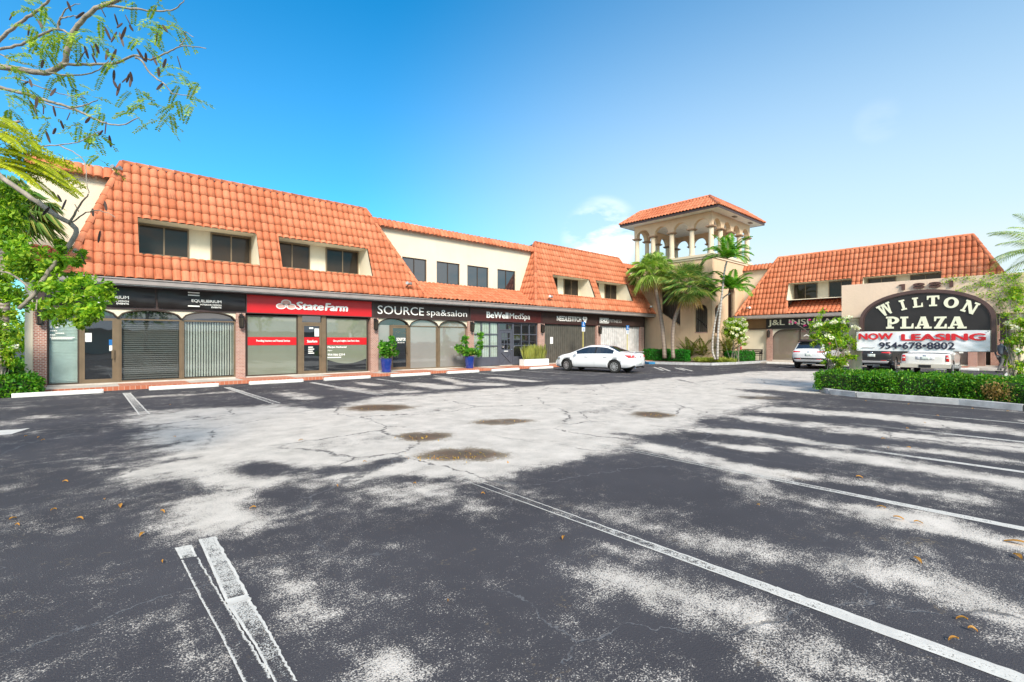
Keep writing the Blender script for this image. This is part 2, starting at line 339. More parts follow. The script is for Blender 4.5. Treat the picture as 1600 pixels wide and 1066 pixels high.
M['dry'] = mat_leaf('fallen_leaf', [(.62, .36, .05), (.68, .46, .08), (.50, .20, .04), (.66, .54, .25)])
M['tyre'] = plain('tyre_rubber', (.02, .02, .021), .85)
M['rim'] = plain('silver_alloy', (.62, .62, .64), .3, .7)
M['car_white'] = plain('white_car_paint', (.78, .79, .82), .25, var=.015, coat=1.0)
M['car_silver'] = plain('silver_white_car_paint', (.66, .67, .69), .28, var=.02, coat=1.0)
M['car_cream'] = plain('pearl_white_car_paint', (.74, .73, .70), .28, var=.02, coat=1.0)
M['car_grey'] = plain('grey_bumper_plastic', (.36, .36, .37), .5)
M['car_tan'] = plain('beige_bumper_paint', (.52, .49, .42), .4)
M['car_blk'] = plain('black_car_plastic', (.016, .016, .017), .4)
M['car_glass'] = mat_glass('tinted_car_glass', (.02, .025, .03), .10, (.75, .82, .9))
M['lamp_red'] = plain('red_lamp_lens', (.55, .012, .012), .15, var=.15, scale=12, coat=1.0)
M['chrome'] = plain('chrome', (.75, .75, .76), .12, 1.0)
M['plate'] = plain('licence_plate', (.62, .68, .64), .5, var=.25, scale=14)
M['sign_blue'] = plain('blue_sign_face', (.010, .14, .42), .4)
M['post_y'] = plain('yellow_post_paint', (.52, .44, .14), .6)
M['galv'] = plain('galvanised_steel', (.33, .34, .34), .5, .6)
M['blue_paint'] = plain('blue_curb_paint', (.015, .16, .34), .7, var=.3)
M['cab_face'] = plain('charcoal_sign_face', (.028, .025, .026), .3, spec=.3)
M['cab_frame'] = plain('brown_sign_frame', (.085, .045, .040), .4)
M['cab_cream'] = plain('cream_sign_strip', (.68, .66, .50), .5)
M['vinyl'] = plain('white_vinyl_banner', (.76, .77, .80), .45, var=.05)
M['ink_red'] = plain('red_ink', (.62, .012, .02), .5)
M['ink_navy'] = plain('navy_ink', (.018, .02, .045), .5)
M['amber'] = plain('amber_lamp_glass', (.50, .33, .10), .2)
M['skin'] = plain('skin', (.45, .27, .19), .6)
M['jacket'] = plain('slate_jacket', (.06, .075, .095), .8)
M['trousers'] = plain('grey_trousers', (.11, .105, .10), .8)
M['soil'] = plain('mulch_soil', (.10, .065, .045), .95, var=.4, scale=12, bump=.8)
M['standpipe'] = plain('faded_red_pipe', (.55, .10, .08), .5)
M['wood'] = plain('dark_bench_wood', (.055, .042, .034), .7)
M['roof_white'] = plain('white_roofing', (.72, .72, .72), .7)

# ------------------------------------------------------------------ mesh builder and object helpers
ORG = {}
def tag(o, label=None, cat=None, group=None, kind=None):
    if label: o['label'] = label
    if cat: o['category'] = cat
    if group: o['group'] = group
    if kind: o['kind'] = kind
    return o
def thing(name, label, cat, loc=(0, 0, 0), group=None):
    o = bpy.data.objects.new(name, None); COL.objects.link(o); o.location = loc; o.empty_display_size = .2
    ORG[o.name] = Vector(loc); return tag(o, label, cat, group)
class MB:
    def __init__(s): s.v = []; s.f = []; s.mi = []; s.uv = {}
    def add(s, vs, fs, mi=0):
        n = len(s.v); s.v += [tuple(v) for v in vs]
        for f in fs: s.f.append(tuple(i + n for i in f)); s.mi.append(mi)
        return s
    def box(s, x0, x1, y0, y1, z0, z1, mi=0):
        return s.add([(x0, y0, z0), (x1, y0, z0), (x1, y1, z0), (x0, y1, z0), (x0, y0, z1), (x1, y0, z1), (x1, y1, z1), (x0, y1, z1)],
                     [(0, 3, 2, 1), (4, 5, 6, 7), (0, 1, 5, 4), (1, 2, 6, 5), (2, 3, 7, 6), (3, 0, 4, 7)], mi)
    def bar(s, a, b, w, h=None, mi=0, up=(0, 0, 1)):
        a = Vector(a); b = Vector(b); h = h or w; d = (b - a).normalized(); u = Vector(up)
        if abs(d.dot(u)) > .98: u = Vector((0, 1, 0))
        r = d.cross(u).normalized() * w / 2; u = r.cross(d).normalized() * h / 2
        vs = [p + q for p in (a, b) for q in (-r - u, r - u, r + u, -r + u)]
        return s.add(vs, [(0, 3, 2, 1), (4, 5, 6, 7), (0, 1, 5, 4), (1, 2, 6, 5), (2, 3, 7, 6), (3, 0, 4, 7)], mi)
    def tube(s, pts, rad, n=8, mi=0, cap=True):
        pts = [Vector(p) for p in pts]
        if isinstance(rad, (int, float)): rad = [rad] * len(pts)
        vs = []; fs = []; ref = None
        for i, p in enumerate(pts):
            d = (pts[min(i + 1, len(pts) - 1)] - pts[max(i - 1, 0)]).normalized()
            if ref is None: ref = Vector((0, 0, 1)) if abs(d.z) < .9 else Vector((1, 0, 0))
            u = (ref - d * ref.dot(d)).normalized(); ref = u; v = d.cross(u)
            vs += [p + (u * math.cos(2 * math.pi * k / n) + v * math.sin(2 * math.pi * k / n)) * rad[i] for k in range(n)]
        for i in range(len(pts) - 1):
            for k in range(n):
                fs.append((i * n + k, i * n + (k + 1) % n, (i + 1) * n + (k + 1) % n, (i + 1) * n + k))
        if cap: fs += [tuple(range(n - 1, -1, -1)), tuple(range((len(pts) - 1) * n, len(pts) * n))]
        return s.add(vs, fs, mi)
    def lathe(s, c, prof, n=20, mi=0, axis=2):
        c = Vector(c); vs = []; fs = []
        for r, z in prof:
            for k in range(n):
                a = 2 * math.pi * k / n; q = (r * math.cos(a), r * math.sin(a), z)
                if axis == 1: q = (q[0], q[2], q[1])
                if axis == 0: q = (q[2], q[0], q[1])
                vs.append(c + Vector(q))
        for i in range(len(prof) - 1):
            for k in range(n): fs.append((i * n + k, i * n + (k + 1) % n, (i + 1) * n + (k + 1) % n, (i + 1) * n + k))
        fs += [tuple(range(n - 1, -1, -1)), tuple(range((len(prof) - 1) * n, len(prof) * n))]
        return s.add(vs, fs, mi)
    def prism(s, poly, d, mi=0):
        poly = [Vector(p) for p in poly]; d = Vector(d); n = len(poly)
        return s.add(poly + [p + d for p in poly], [tuple(range(n)), tuple(range(2 * n - 1, n - 1, -1))] + [(i, i + n, (i + 1) % n + n, (i + 1) % n) for i in range(n)], mi)
    def build(s, name, mats, parent=None, smooth=False, fixn=True):
        org = ORG.get(parent.name, Vector()) if parent else Vector()
        me = bpy.data.meshes.new(name); me.from_pydata([tuple(Vector(v) - org) for v in s.v], [], s.f)
        mats = mats if isinstance(mats, (list, tuple)) else [mats]
        for m in mats: me.materials.append(m)
        if len(mats) > 1: me.polygons.foreach_set('material_index', s.mi)
        if smooth: me.polygons.foreach_set('use_smooth', [True] * len(me.polygons))
        if fixn:
            bm = bmesh.new(); bm.from_mesh(me); bmesh.ops.recalc_face_normals(bm, faces=bm.faces); bm.to_mesh(me); bm.free()
        o = bpy.data.objects.new(name, me); COL.objects.link(o)
        if parent: o.parent = parent
        ORG[o.name] = org; return o
def own(mb, name, mats, label, cat, group=None, loc=None, **k):
    """a thing that is one single mesh, with its origin at its base"""
    if loc is None:
        a = np.array([tuple(v) for v in mb.v]); loc = ((a[:, 0].min() + a[:, 0].max()) / 2, (a[:, 1].min() + a[:, 1].max()) / 2, a[:, 2].min())
    L = Vector(loc); mb.v = [tuple(Vector(v) - L) for v in mb.v]
    o = mb.build(name, mats, **k); o.location = L; ORG[o.name] = L; return tag(o, label, cat, group)
def dup(root, loc, rotz=None, label=None):
    r = root.copy(); COL.objects.link(r); r.location = loc
    if rotz is not None: r.rotation_euler = (0, 0, rotz)
    if label: r['label'] = label
    for ch in list(root.children):
        c = ch.copy(); COL.objects.link(c); c.parent = r
        for g in list(ch.children):
            d = g.copy(); COL.objects.link(d); d.parent = c
    return r
def struct(mb, name, mats, kind='structure', **k):
    o = mb.build(name, mats, **k); o['kind'] = kind; return o

# lettering: built-in vector font turned to mesh and fitted into a box on a facing
def text_mb(txt, o, right, up, w, h, depth=.015, bold=0.0, shear=0.0, keep=False):
    cu = bpy.data.curves.new('lettering', 'FONT'); cu.body = txt; cu.size = 1; cu.extrude = .5; cu.offset = min(bold, 0); cu.shear = shear; cu.resolution_u = 3
    ob = bpy.data.objects.new('lettering', cu); COL.objects.link(ob)
    dg = bpy.context.evaluated_depsgraph_get(); me = bpy.data.meshes.new_from_object(ob.evaluated_get(dg))
    a = np.array([v.co[:] for v in me.vertices]); mn = a.min(0); mx = a.max(0)
    o = Vector(o); right = Vector(right); up = Vector(up); nrm = right.cross(up)
    sx = w / (mx[0] - mn[0]); sy = h / (mx[1] - mn[1])
    mb = MB(); fs = [tuple(p.vertices) for p in me.polygons]; b = max(bold, 0)
    sx *= 1 - 2 * b / (mx[0] - mn[0]); sy *= 1 - 1.2 * b / (mx[1] - mn[1]); o = o + right * (b * sx) + up * (b * .6 * sy)
    for k, (dx, dy) in enumerate([(0, 0), (-b, 0), (b, 0), (0, b * .6), (0, -b * .6)] if b > 0 else [(0, 0)]):
        mb.add([o + right * ((v[0] - mn[0] + dx) * sx) + up * ((v[1] - mn[1] + dy) * sy) + nrm * (v[2] + .5) * (depth + .0006 * k) for v in a], fs)
    bpy.data.objects.remove(ob); bpy.data.meshes.remove(me); return mb
FX, FZ = Vector((1, 0, 0)), Vector((0, 0, 1))          # lettering facing -Y
RX_ = Vector((0, -1, 0))                               # lettering facing -X
def txtY(txt, x0, x1, z0, z1, Y, **k): return text_mb(txt, (x0, Y, z0), FX, FZ, x1 - x0, z1 - z0, **k)
def txtX(txt, y0, y1, z0, z1, X, **k): return text_mb(txt, (X, y0, z0), RX_, FZ, y0 - y1, z1 - z0, **k)

# barrel-tile surface clipped to a convex outline
def tile_poly(bmT, poly, S, origin, up=True, w=.275, e=.45, h=.10, seg=8, seed=0):
    poly = [Vector(p) for p in poly]; S = Vector(S).normalized(); O = Vector(origin)
    N = (poly[1] - poly[0]).cross(poly[2] - poly[0]).normalized()
    if N.z < 0 : N = -N
    T = N.cross(S)
    if T.z < 0: T = -T
    ss = [(p - O).dot(S) for p in poly]; ts = [(p - O).dot(T) for p in poly]
    c0, c1 = math.floor(min(ss) / w) - 1, math.ceil(max(ss) / w) + 1; r0, r1 = math.floor(min(ts) / e) - 1, math.ceil(max(ts) / e) + 1
    rng = random.Random(seed + 7)
    bm = bmesh.new(); uvl = bm.loops.layers.uv.new('UVMap')
    for r in range(r0, r1):
        for c in range(c0, c1):
            dz = rng.uniform(-.006, .008); tl = rng.uniform(-.012, .012)
            rows = []
            for (tt, lift) in ((r * e, .019), (r * e + .6 * e, .009), ((r + 1) * e + .035, .0)):
                row = []
                for k in range(seg + 1):
                    u = k / seg
                    hh = h * (max(0, 1 - (2 * u - 1) ** 2) ** .5) * .92 + .004
                    row.append(bm.verts.new(O + S * ((c + u) * w) + T * (tt + tl * (1 if tt == r * e else 0)) + N * (hh + lift + dz)))
                rows.append(row)
            base = [bm.verts.new(v.co - N * .05) for v in rows[0]]
            uv0 = (c + .5, r + .5)
            def q(vs, u):
                f = bm.faces.new(vs); f.smooth = True
                for l, x in zip(f.loops, u): l[uvl].uv = x
            vv = (.02, .6, .97)
            for j in range(2):
                for k in range(seg):
                    u0 = c + .02 + .96 * k / seg; u1 = c + .02 + .96 * (k + 1) / seg
                    q((rows[j][k], rows[j][k + 1], rows[j + 1][k + 1], rows[j + 1][k]), ((u0, r + vv[j]), (u1, r + vv[j]), (u1, r + vv[j + 1]), (u0, r + vv[j + 1])))
            for k in range(seg):
                f = bm.faces.new((base[k], base[k + 1], rows[0][k + 1], rows[0][k]))
                for l in f.loops: l[uvl].uv = uv0
    cen = sum(poly, Vector()) / len(poly)
    for i in range(len(poly)):
        a, b = poly[i], poly[(i + 1) % len(poly)]
        n = (b - a).cross(N).normalized()
        if n.dot(cen - a) > 0: n = -n
        bmesh.ops.bisect_plane(bm, geom=bm.verts[:] + bm.edges[:] + bm.faces[:], plane_co=a, plane_no=n, clear_outer=True)
    me = bpy.data.meshes.new('t'); bm.to_mesh(me); bm.free(); bmT.from_mesh(me); bpy.data.meshes.remove(me)
def ridge_caps(bmT, a, b, r=.12, step=.42, nrm=(0, 0, 1)):
    a = Vector(a); b = Vector(b); d = (b - a); L = d.length; d.normalize(); n = max(1, int(L / step)); st = L / n
    uvl = bmT.loops.layers.uv.get('UVMap') or bmT.loops.layers.uv.new('UVMap')
    N = Vector(nrm); N = (N - d * N.dot(d)).normalized(); X = d.cross(N)
    for i in range(n):
        rings = []
        for t, rr in ((i * st, r * 1.12), ((i + 1) * st + .03, r * .93)):
            rings.append([bmT.verts.new(a + d * t + X * (rr * math.cos(q)) + N * (rr * math.sin(q))) for q in [math.pi * k / 8 for k in range(9)]])
        for k in range(8):
            f = bmT.faces.new((rings[0][k], rings[0][k + 1], rings[1][k + 1], rings[1][k])); f.smooth = True
            for l in f.loops: l[uvl].uv = (i + .5 + 71, k * .01 + 33.5)
        f = bmT.faces.new(rings[0]); 
        for l in f.loops: l[uvl].uv = (i + .5 + 71, 33.5)
def tile_obj(name, bm, parent):
    org = ORG[parent.name]; bmesh.ops.translate(bm, vec=-org, verts=bm.verts)
    me = bpy.data.meshes.new(name); bm.to_mesh(me); bm.free(); me.materials.append(M['tile'])
    o = bpy.data.objects.new(name, me); COL.objects.link(o); o.parent = parent; ORG[o.name] = org; return o

# wall in a plane with rectangular openings and reveals.  axis 'x': spans X at Y=c ; axis 'y': spans Y at X=c
def wall_holes(mb, axis, c, a0, a1, z0, z1, holes, depth=.12, mi=0):
    def P(a, z, d=0): return (a, c + d, z) if axis == 'x' else (c + d, a, z)
    As = sorted({a0, a1, *[h[0] for h in holes], *[h[1] for h in holes]}); Zs = sorted({z0, z1, *[h[2] for h in holes], *[h[3] for h in holes]})
    for i in range(len(As) - 1):
        for j in range(len(Zs) - 1):
            am = (As[i] + As[i + 1]) / 2; zm = (Zs[j] + Zs[j + 1]) / 2
            if any(h[0] < am < h[1] and h[2] < zm < h[3] for h in holes): continue
            mb.add([P(As[i], Zs[j]), P(As[i + 1], Zs[j]), P(As[i + 1], Zs[j + 1]), P(As[i], Zs[j + 1])], [(0, 1, 2, 3)], mi)
    for h in holes:
        for (p, q) in (((h[0], h[2]), (h[1], h[2])), ((h[1], h[2]), (h[1], h[3])), ((h[1], h[3]), (h[0], h[3])), ((h[0], h[3]), (h[0], h[2]))):
            mb.add([P(*p), P(*q), P(*q, depth), P(*p, depth)], [(0, 1, 2, 3)], mi)
def window(parent, axis, c, a0, a1, z0, z1, pane='mirror', split=True, fr=.05, name='window', frame='bronze_dk'):
    """framed slider window: frame with a pane child; c is the plane of the frame front, d>0 goes inwards"""
    mb = MB()
    def bx(b, A0, A1, Z0, Z1, d0, d1):
        if axis == 'x': b.box(A0, A1, c + d0, c + d1, Z0, Z1)
        else: b.box(c + d0, c + d1, A0, A1, Z0, Z1)
    bx(mb, a0, a1, z0, z0 + fr, 0, .07); bx(mb, a0, a1, z1 - fr, z1, 0, .07)
    bx(mb, a0, a0 + fr, z0 + fr, z1 - fr, 0, .07); bx(mb, a1 - fr, a1, z0 + fr, z1 - fr, 0, .07)
    if split: bx(mb, (a0 + a1) / 2 - fr * .5, (a0 + a1) / 2 + fr * .5, z0 + fr, z1 - fr, .01, .065)
    f = mb.build(name, M[frame], parent)
    g = MB(); bx(g, a0 + fr * .6, a1 - fr * .6, z0 + fr * .6, z1 - fr * .6, .035, .05); g.build('pane', M[pane], f)
    return f

# ------------------------------------------------------------------ ground: one asphalt sheet with worn sealcoat
def seg_dist(X, Y, pts):
    d = np.full(X.shape, 1e9)
    for (ax, ay), (bx, by) in zip(pts[:-1], pts[1:]):
        vx, vy = bx - ax, by - ay; L2 = vx * vx + vy * vy + 1e-9
        t = np.clip(((X - ax) * vx + (Y - ay) * vy) / L2, 0, 1)
        d = np.minimum(d, np.hypot(X - ax - t * vx, Y - ay - t * vy))
    return d
def poly_sd(X, Y, pts):
    d = seg_dist(X, Y, pts + [pts[0]]); inside = np.zeros(X.shape, bool)
    n = len(pts)
    for i in range(n):
        (x1, y1), (x2, y2) = pts[i], pts[(i + 1) % n]
        c = ((y1 > Y) != (y2 > Y)) & (X < (x2 - x1) * (Y - y1) / (y2 - y1 + 1e-12) + x1); inside ^= c
    return np.where(inside, d, -d)
def gp(*p): return [(lambda v: (v.x, v.y))(onG(*q)) for q in p]
def sst(x): x = np.clip(x, 0, 1); return x * x * (3 - 2 * x)
xs = np.concatenate([[-900, -400, -150, -60, -25, -12], np.arange(-7, 15, .13), np.arange(15, 42.01, .3), [50, 65, 90, 150, 400, 900]])
ys = np.concatenate([[-900, -400, -150, -60, -25, -10, -4], np.arange(-1.6, 10, .13), np.arange(10, 23.01, .2), [30, 60, 150, 400, 900]])
GX, GY = np.meshgrid(xs, ys)
wear = np.full(GX.shape, .17)
lane = gp((222, 650), (300, 640), (425, 633), (520, 638), (575, 622), (700, 614), (800, 606), (880, 602), (965, 600), (1060, 590), (1200, 580), (1320, 580), (1290, 622),
          (1200, 628), (1130, 650), (1080, 668), (1010, 686), (950, 700), (915, 716), (880, 738), (850, 766), (722, 758), (640, 778), (560, 772), (480, 800), (395, 828), (330, 832), (285, 815), (300, 776), (262, 752), (225, 735), (245, 705), (228, 680))
wear = np.maximum(wear, 1.0 * sst(poly_sd(GX, GY, lane) / 1.6 + .56))
def stroke(px, r, v, soft=.95):
    global wear
    d = seg_dist(GX, GY, gp(*px)); k = sst(1 - (d - r * (1 - soft)) / (r * (1.15 + soft)))
    wear = np.where(v >= 0, np.maximum(wear, v * k), wear * (1 + v * k))
P_, D_ = [], []
# pale worn bands (photo points, half width in metres, strength)
for a in [([(135, 733), (190, 728)], .16, .62), ([(207, 742), (262, 738)], .18, .7), ([(80, 722), (150, 716)], .14, .45), ([(10, 765), (60, 748)], .2, .4),
          ([(0, 640), (40, 634)], .5, .6), ([(20, 660), (60, 652)], .4, .45), ([(235, 620), (300, 617)], .35, .6), ([(330, 614), (362, 612)], .35, .65), ([(120, 790), (180, 782)], .12, .4),
          ([(240, 645), (340, 640)], .6, .6), ([(450, 615), (480, 622)], .4, .8), ([(540, 607), (590, 614)], .45, .8), ([(600, 610), (640, 612)], .5, .75), ([(650, 600), (700, 606)], .5, .85),
          ([(745, 600), (775, 601)], .5, .85), ([(690, 591), (730, 600)], .35, .85), ([(770, 590), (830, 596)], .35, .85), ([(560, 598), (590, 602)], .3, .7),
          ([(868, 775), (940, 790), (1012, 812), (1100, 830)], .33, 1.0), ([(800, 765), (868, 778)], .28, .9), ([(1100, 826), (1200, 852), (1300, 878), (1425, 900), (1520, 940), (1580, 965)], .26, .80),
          ([(1012, 812), (1100, 836), (1200, 852)], .22, .8), ([(955, 905), (1050, 930), (1150, 955), (1275, 1040)], .22, .66), ([(1020, 940), (1140, 985), (1260, 1060)], .18, .58), ([(1200, 990), (1300, 1020), (1375, 1066)], .2, .62),
          ([(930, 850), (1010, 870)], .12, .42), ([(1150, 758), (1240, 782), (1330, 798), (1462, 818)], .28, .85), ([(1455, 824), (1530, 836), (1600, 852)], .2, .75), ([(1195, 786), (1260, 800)], .3, .6),
          ([(1210, 738), (1350, 754), (1500, 776)], .22, .75), ([(1280, 707), (1370, 720), (1450, 732), (1575, 752)], .32, .9), ([(1405, 700), (1500, 710), (1600, 724)], .25, .8), ([(1330, 674), (1450, 686), (1600, 700)], .4, .9),
          ([(1412, 656), (1500, 666), (1600, 676)], .5, .85), ([(1200, 640), (1290, 645), (1385, 654)], .5, .9), ([(1180, 654), (1260, 662), (1340, 672)], .45, .85), ([(1090, 672), (1200, 678), (1300, 695)], .3, .9),
          ([(1020, 698), (1120, 722), (1200, 740)], .3, .9), ([(1100, 690), (1150, 700), (1195, 702)], .16, .75), ([(985, 742), (1045, 748)], .1, .6), ([(1010, 758), (1030, 764)], .12, .7), ([(1570, 640), (1600, 658)], .2, .5),
          ([(1380, 800), (1430, 806)], .12, .5), ([(1300, 840), (1340, 846)], .12, .5), ([(1400, 858), (1450, 862)], .1, .4), ([(440, 905), (470, 930), (480, 960)], .16, .52), ([(395, 880), (450, 890)], .14, .46), ([(590, 1040), (625, 1060)], .14, .6),
          ([(250, 960), (300, 980)], .12, .38), ([(300, 1010), (350, 1040)], .1, .40), ([(620, 850), (670, 858)], .14, .42), ([(470, 875), (540, 880)], .16, .38), ([(740, 790), (760, 800)], .15, .6), ([(900, 940), (935, 950)], .1, .36), ([(1540, 990), (1590, 1000)], .08, .5)]: stroke(*a)
# dark remaining sealcoat
for a in [([(430, 768), (470, 780), (510, 778)], .26, -.85), ([(400, 728), (420, 734)], .22, -.8), ([(440, 735), (500, 742), (520, 760)], .3, -.6), ([(525, 733), (570, 733), (610, 720)], .14, -.8), ([(390, 790), (430, 800)], .14, -.5),
          ([(600, 752), (640, 748)], .18, -.6), ([(690, 752), (715, 748)], .1, -.5), ([(262, 760), (300, 768)], .2, -.7), ([(300, 650), (345, 655)], .15, -.5), ([(290, 690), (230, 700)], .14, -.6), ([(270, 720), (300, 716)], .12, -.6),
          ([(880, 752), (960, 760), (1060, 780), (1180, 810)], .62, -.95), ([(920, 726), (1000, 740), (1100, 760)], .22, -.9), ([(930, 716), (985, 728)], .14, -.8), ([(1035, 686), (1120, 704), (1200, 722)], .28, -.9), ([(1090, 683), (1150, 690)], .16, -.8),
          ([(1120, 660), (1200, 671), (1280, 684)], .22, -.8), ([(1252, 654), (1360, 657)], .3, -.85), ([(1215, 676), (1300, 688)], .25, -.85), ([(1337, 688), (1407, 692)], .3, -.85), ([(1195, 612), (1290, 622), (1420, 634), (1600, 650)], .6, -.9),
          ([(1175, 621), (1215, 622)], .35, -.9), ([(960, 677), (1015, 684)], .12, -.6), ([(490, 637), (530, 638)], .14, -.6), ([(1085, 588), (1130, 582)], .5, -.55), ([(1020, 586), (1060, 588)], .3, -.5), ([(740, 762), (830, 800), (900, 820)], .2, -.75)]: stroke(*a)
# stall dark areas along the shops keep their coat
rs = np.random.RandomState(3)
stain = np.zeros(GX.shape)
def blot(c, a, b, rot=0, v=1.0):
    global stain
    o = onG(*c); dx, dy = GX - o.x, GY - o.y; cr, sr = math.cos(rot), math.sin(rot)
    q = np.hypot((dx * cr + dy * sr) / a, (-dx * sr + dy * cr) / b); stain = np.maximum(stain, v * sst(1.45 - q))
VA = TH - R(90)
blot((725, 710), .66, .42, VA - .1); blot((690, 713), .40, .30, VA, .8); blot((662, 682), .52, .44, VA); blot((592, 637), .9, .65, VA); blot((785, 659), .7, .38, VA + .25, .9); blot((1020, 648), .50, .50, VA); blot((1185, 621), .8, .6, VA, .5)
blot((1235, 745), .12, .3, 0, .45); blot((1410, 845), .35, .12, VA, .4)
me = bpy.data.meshes.new('asphalt'); ny, nx = GX.shape
co = np.stack([GX, GY, np.zeros_like(GX)], -1).reshape(-1, 3)
idx = np.arange(nx * ny).reshape(ny, nx); qf = np.stack([idx[:-1, :-1], idx[:-1, 1:], idx[1:, 1:], idx[1:, :-1]], -1).reshape(-1, 4)
me.from_pydata(co.tolist(), [], qf.tolist()); me.materials.append(M['asphalt'])
for nm, arr in (('wear', wear), ('stain', stain)):
    at_ = me.attributes.new(nm, 'FLOAT', 'POINT'); at_.data.foreach_set('value', arr.reshape(-1).astype(np.float32))
o = bpy.data.objects.new('parking_lot_asphalt', me); COL.objects.link(o); o['kind'] = 'structure'

# painted stall lines: (x0, x1, y0, y1, wear0, wear1)
def line_poly(name, pts, wears, z=.004, sub=24):
    """pts: left/right edge pairs along the line; wear per pair"""
    me = bpy.data.meshes.new(name); bm = bmesh.new(); uvl = bm.loops.layers.uv.new('UVMap')
    prev = None; rr = random.Random(len(name) + int(pts[0][0][0] * 7))
    P2 = []
    for i in range(len(pts) - 1):
        for k in range(sub):
            t = k / sub; P2.append((Vector(pts[i][0]).lerp(Vector(pts[i + 1][0]), t), Vector(pts[i][1]).lerp(Vector(pts[i + 1][1]), t), wears[i] * (1 - t) + wears[i + 1] * t))
    P2.append((Vector(pts[-1][0]), Vector(pts[-1][1]), wears[-1]))
    for a, b, w in P2:
        j = rr.uniform(-.006, .006); a = a + (b - a) * j * 2; b = b + (b - a) * rr.uniform(-.05, .05)
        c = (a + b) / 2
        row = [(bm.verts.new((p.x, p.y, z)), u) for p, u in ((a, 0.0), (c, .5), (b, 1.0))]
        if prev:
            for k in range(2):
                f = bm.faces.new((prev[0][k][0], prev[0][k + 1][0], row[k + 1][0], row[k][0]))
                for l, uv in zip(f.loops, ((prev[0][k][1], prev[1]), (prev[0][k + 1][1], prev[1]), (row[k + 1][1], w), (row[k][1], w))): l[uvl].uv = uv
        prev = (row, w)
    bm.normal_update(); bm.to_mesh(me); bm.free(); me.materials.append(M['paint_line'])
    o = bpy.data.objects.new(name, me); COL.objects.link(o); o['kind'] = 'structure'; return o
def strip(x0, x1, y0, y1, w0, w1): line_poly('painted_stall_line', [((x0, y0, 0), (x1, y0, 0)), ((x0, y1, 0), (x1, y1, 0))], [w0, w1], sub=60)
for x, yt, w in ((3.40, 4.7, .06), (6.14, 5.6, .12), (8.80, 4.7, .14), (11.42, 2.6, .22), (14.0, 2.2, .3)):
    strip(x - .06, x + .06, -1.5, 1.2, w + .02, w + .22); strip(x - .055, x + .055, 1.2, yt, w + .28, .95)
strip(16.1, 16.2, -1.5, 4.2, .5, .9)
g_ = lambda *p: tuple(onG(*p))
line_poly('painted_stall_line', [(g_(273, 857), g_(299, 852)), (g_(282, 874), g_(309, 870))], [.2, .45], sub=8)
line_poly('painted_stall_line', [(g_(283, 876), g_(310, 872)), (g_(312, 935), g_(342, 926)), (g_(345, 995), g_(378, 985)), (g_(382, 1072), g_(425, 1060))], [.80, .84, .82, .82])
line_poly('painted_stall_line', [(g_(310, 844), g_(337, 839)), (g_(352, 940), g_(388, 930))], [.35, .48], z=.006)
line_poly('painted_stall_line', [(g_(354, 946), g_(390, 935)), (g_(398, 1010), g_(428, 1000)), (g_(432, 1075), g_(464, 1066))], [.42, .58, .74], z=.006)
line_poly('painted_stall_line', [(g_(351, 939), g_(387, 930)), (g_(357, 948), g_(392, 936))], [.05, .05], z=.0075, sub=6)
for x in (1.02, 3.80, 6.75): strip(x - .10, x + .10, 13.5, 19.45, .62, .34)
for x in (9.5, 12.4, 15.1, 18.1, 20.9): strip(x - .07, x + .07, 14.2, 19.4, .8, .3)
line_poly('painted_ground_block', [((-2.2, 12.4, 0), (-2.2, 12.95, 0)), ((-.95, 12.2, 0), (-.75, 12.8, 0))], [.1, .12])
for px in ((1030, 574, 1047, 580), (1022, 574, 1036, 579), (1062, 575, 1082, 580), (1055, 575, 1070, 579)):
    a = onG(px[0], px[1]); b = onG(px[2], px[3])
    line_poly('painted_stall_line', [((a.x - .12, a.y, 0), (a.x + .12, a.y, 0)), ((b.x - .12, b.y, 0), (b.x + .12, b.y, 0))], [.3, .35], sub=8)
for y in (10.9, 7.9, 5.2, 1.2, -1.6):
    line_poly('painted_stall_line', [((32, y, 0), (32, y + .14, 0)), ((36.6, y, 0), (36.6, y + .14, 0))], [.15, .15], sub=30)

# pavements, kerbs, planting beds
mb = MB(); mb.box(-1.9, 34.8, 20.75, 22.9, -.3, .12); struct(mb, 'shop_front_pavement', M['concrete'])
for (a, b) in ((-2.0, -1.0), (.92, 2.9), (4.7, 6.6), (8.2, 10.4), (11.6, 13.6), (15.0, 17.1), (18.4, 20.2), (22.3, 27.4), (29.0, 33.4)):
    mb = MB(); mb.box(a, b, 20.86, 22.12, .10, .126); struct(mb, 'brick_paving', M['paver'])
mb = MB(); mb.box(-1.88, 34.6, 20.70, 20.85, -.2, .128); struct(mb, 'brick_paving_edge', M['paver'])
mb = MB(); mb.box(37.6, 42.5, -12, 14.6, -.3, .12); struct(mb, 'right_pavement', M['concrete'])
for (a, b) in ((9.2, 12.2), (3.0, 7.0), (-6, .2)):
    mb = MB(); mb.box(37.7, 39.5, a, b, .10, .126); struct(mb, 'brick_paving', M['paver'])
mb = MB()
for k in range(3): mb.box(38.2 + .35 * k, 43, -3.5, 1.45, .12 + .16 * k, .28 + .16 * k)
struct(mb, 'entrance_steps', M['paver'])
isl = [onG(1003, 566), onG(1012, 568.5), onG(1060, 570), onG(1110, 571.2), onG(1150, 569.6), onG(1196, 567)]
isl = [(p.x, p.y) for p in isl] + [(39.6, 14.7), (39.6, 16.7), (35.25, 16.7), (35.25, 21.9)]
mb = MB(); mb.prism([(x, y, -.2) for x, y in isl], (0, 0, .3)); struct(mb, 'planting_bed_soil', M['soil'])
mb = MB()
for i in range(5):
    a = Vector((*isl[i], .04)); b = Vector((*isl[i + 1], .04)); mb.bar(a, b, .17, .26)
struct(mb, 'planting_bed_kerb', M['curb'])
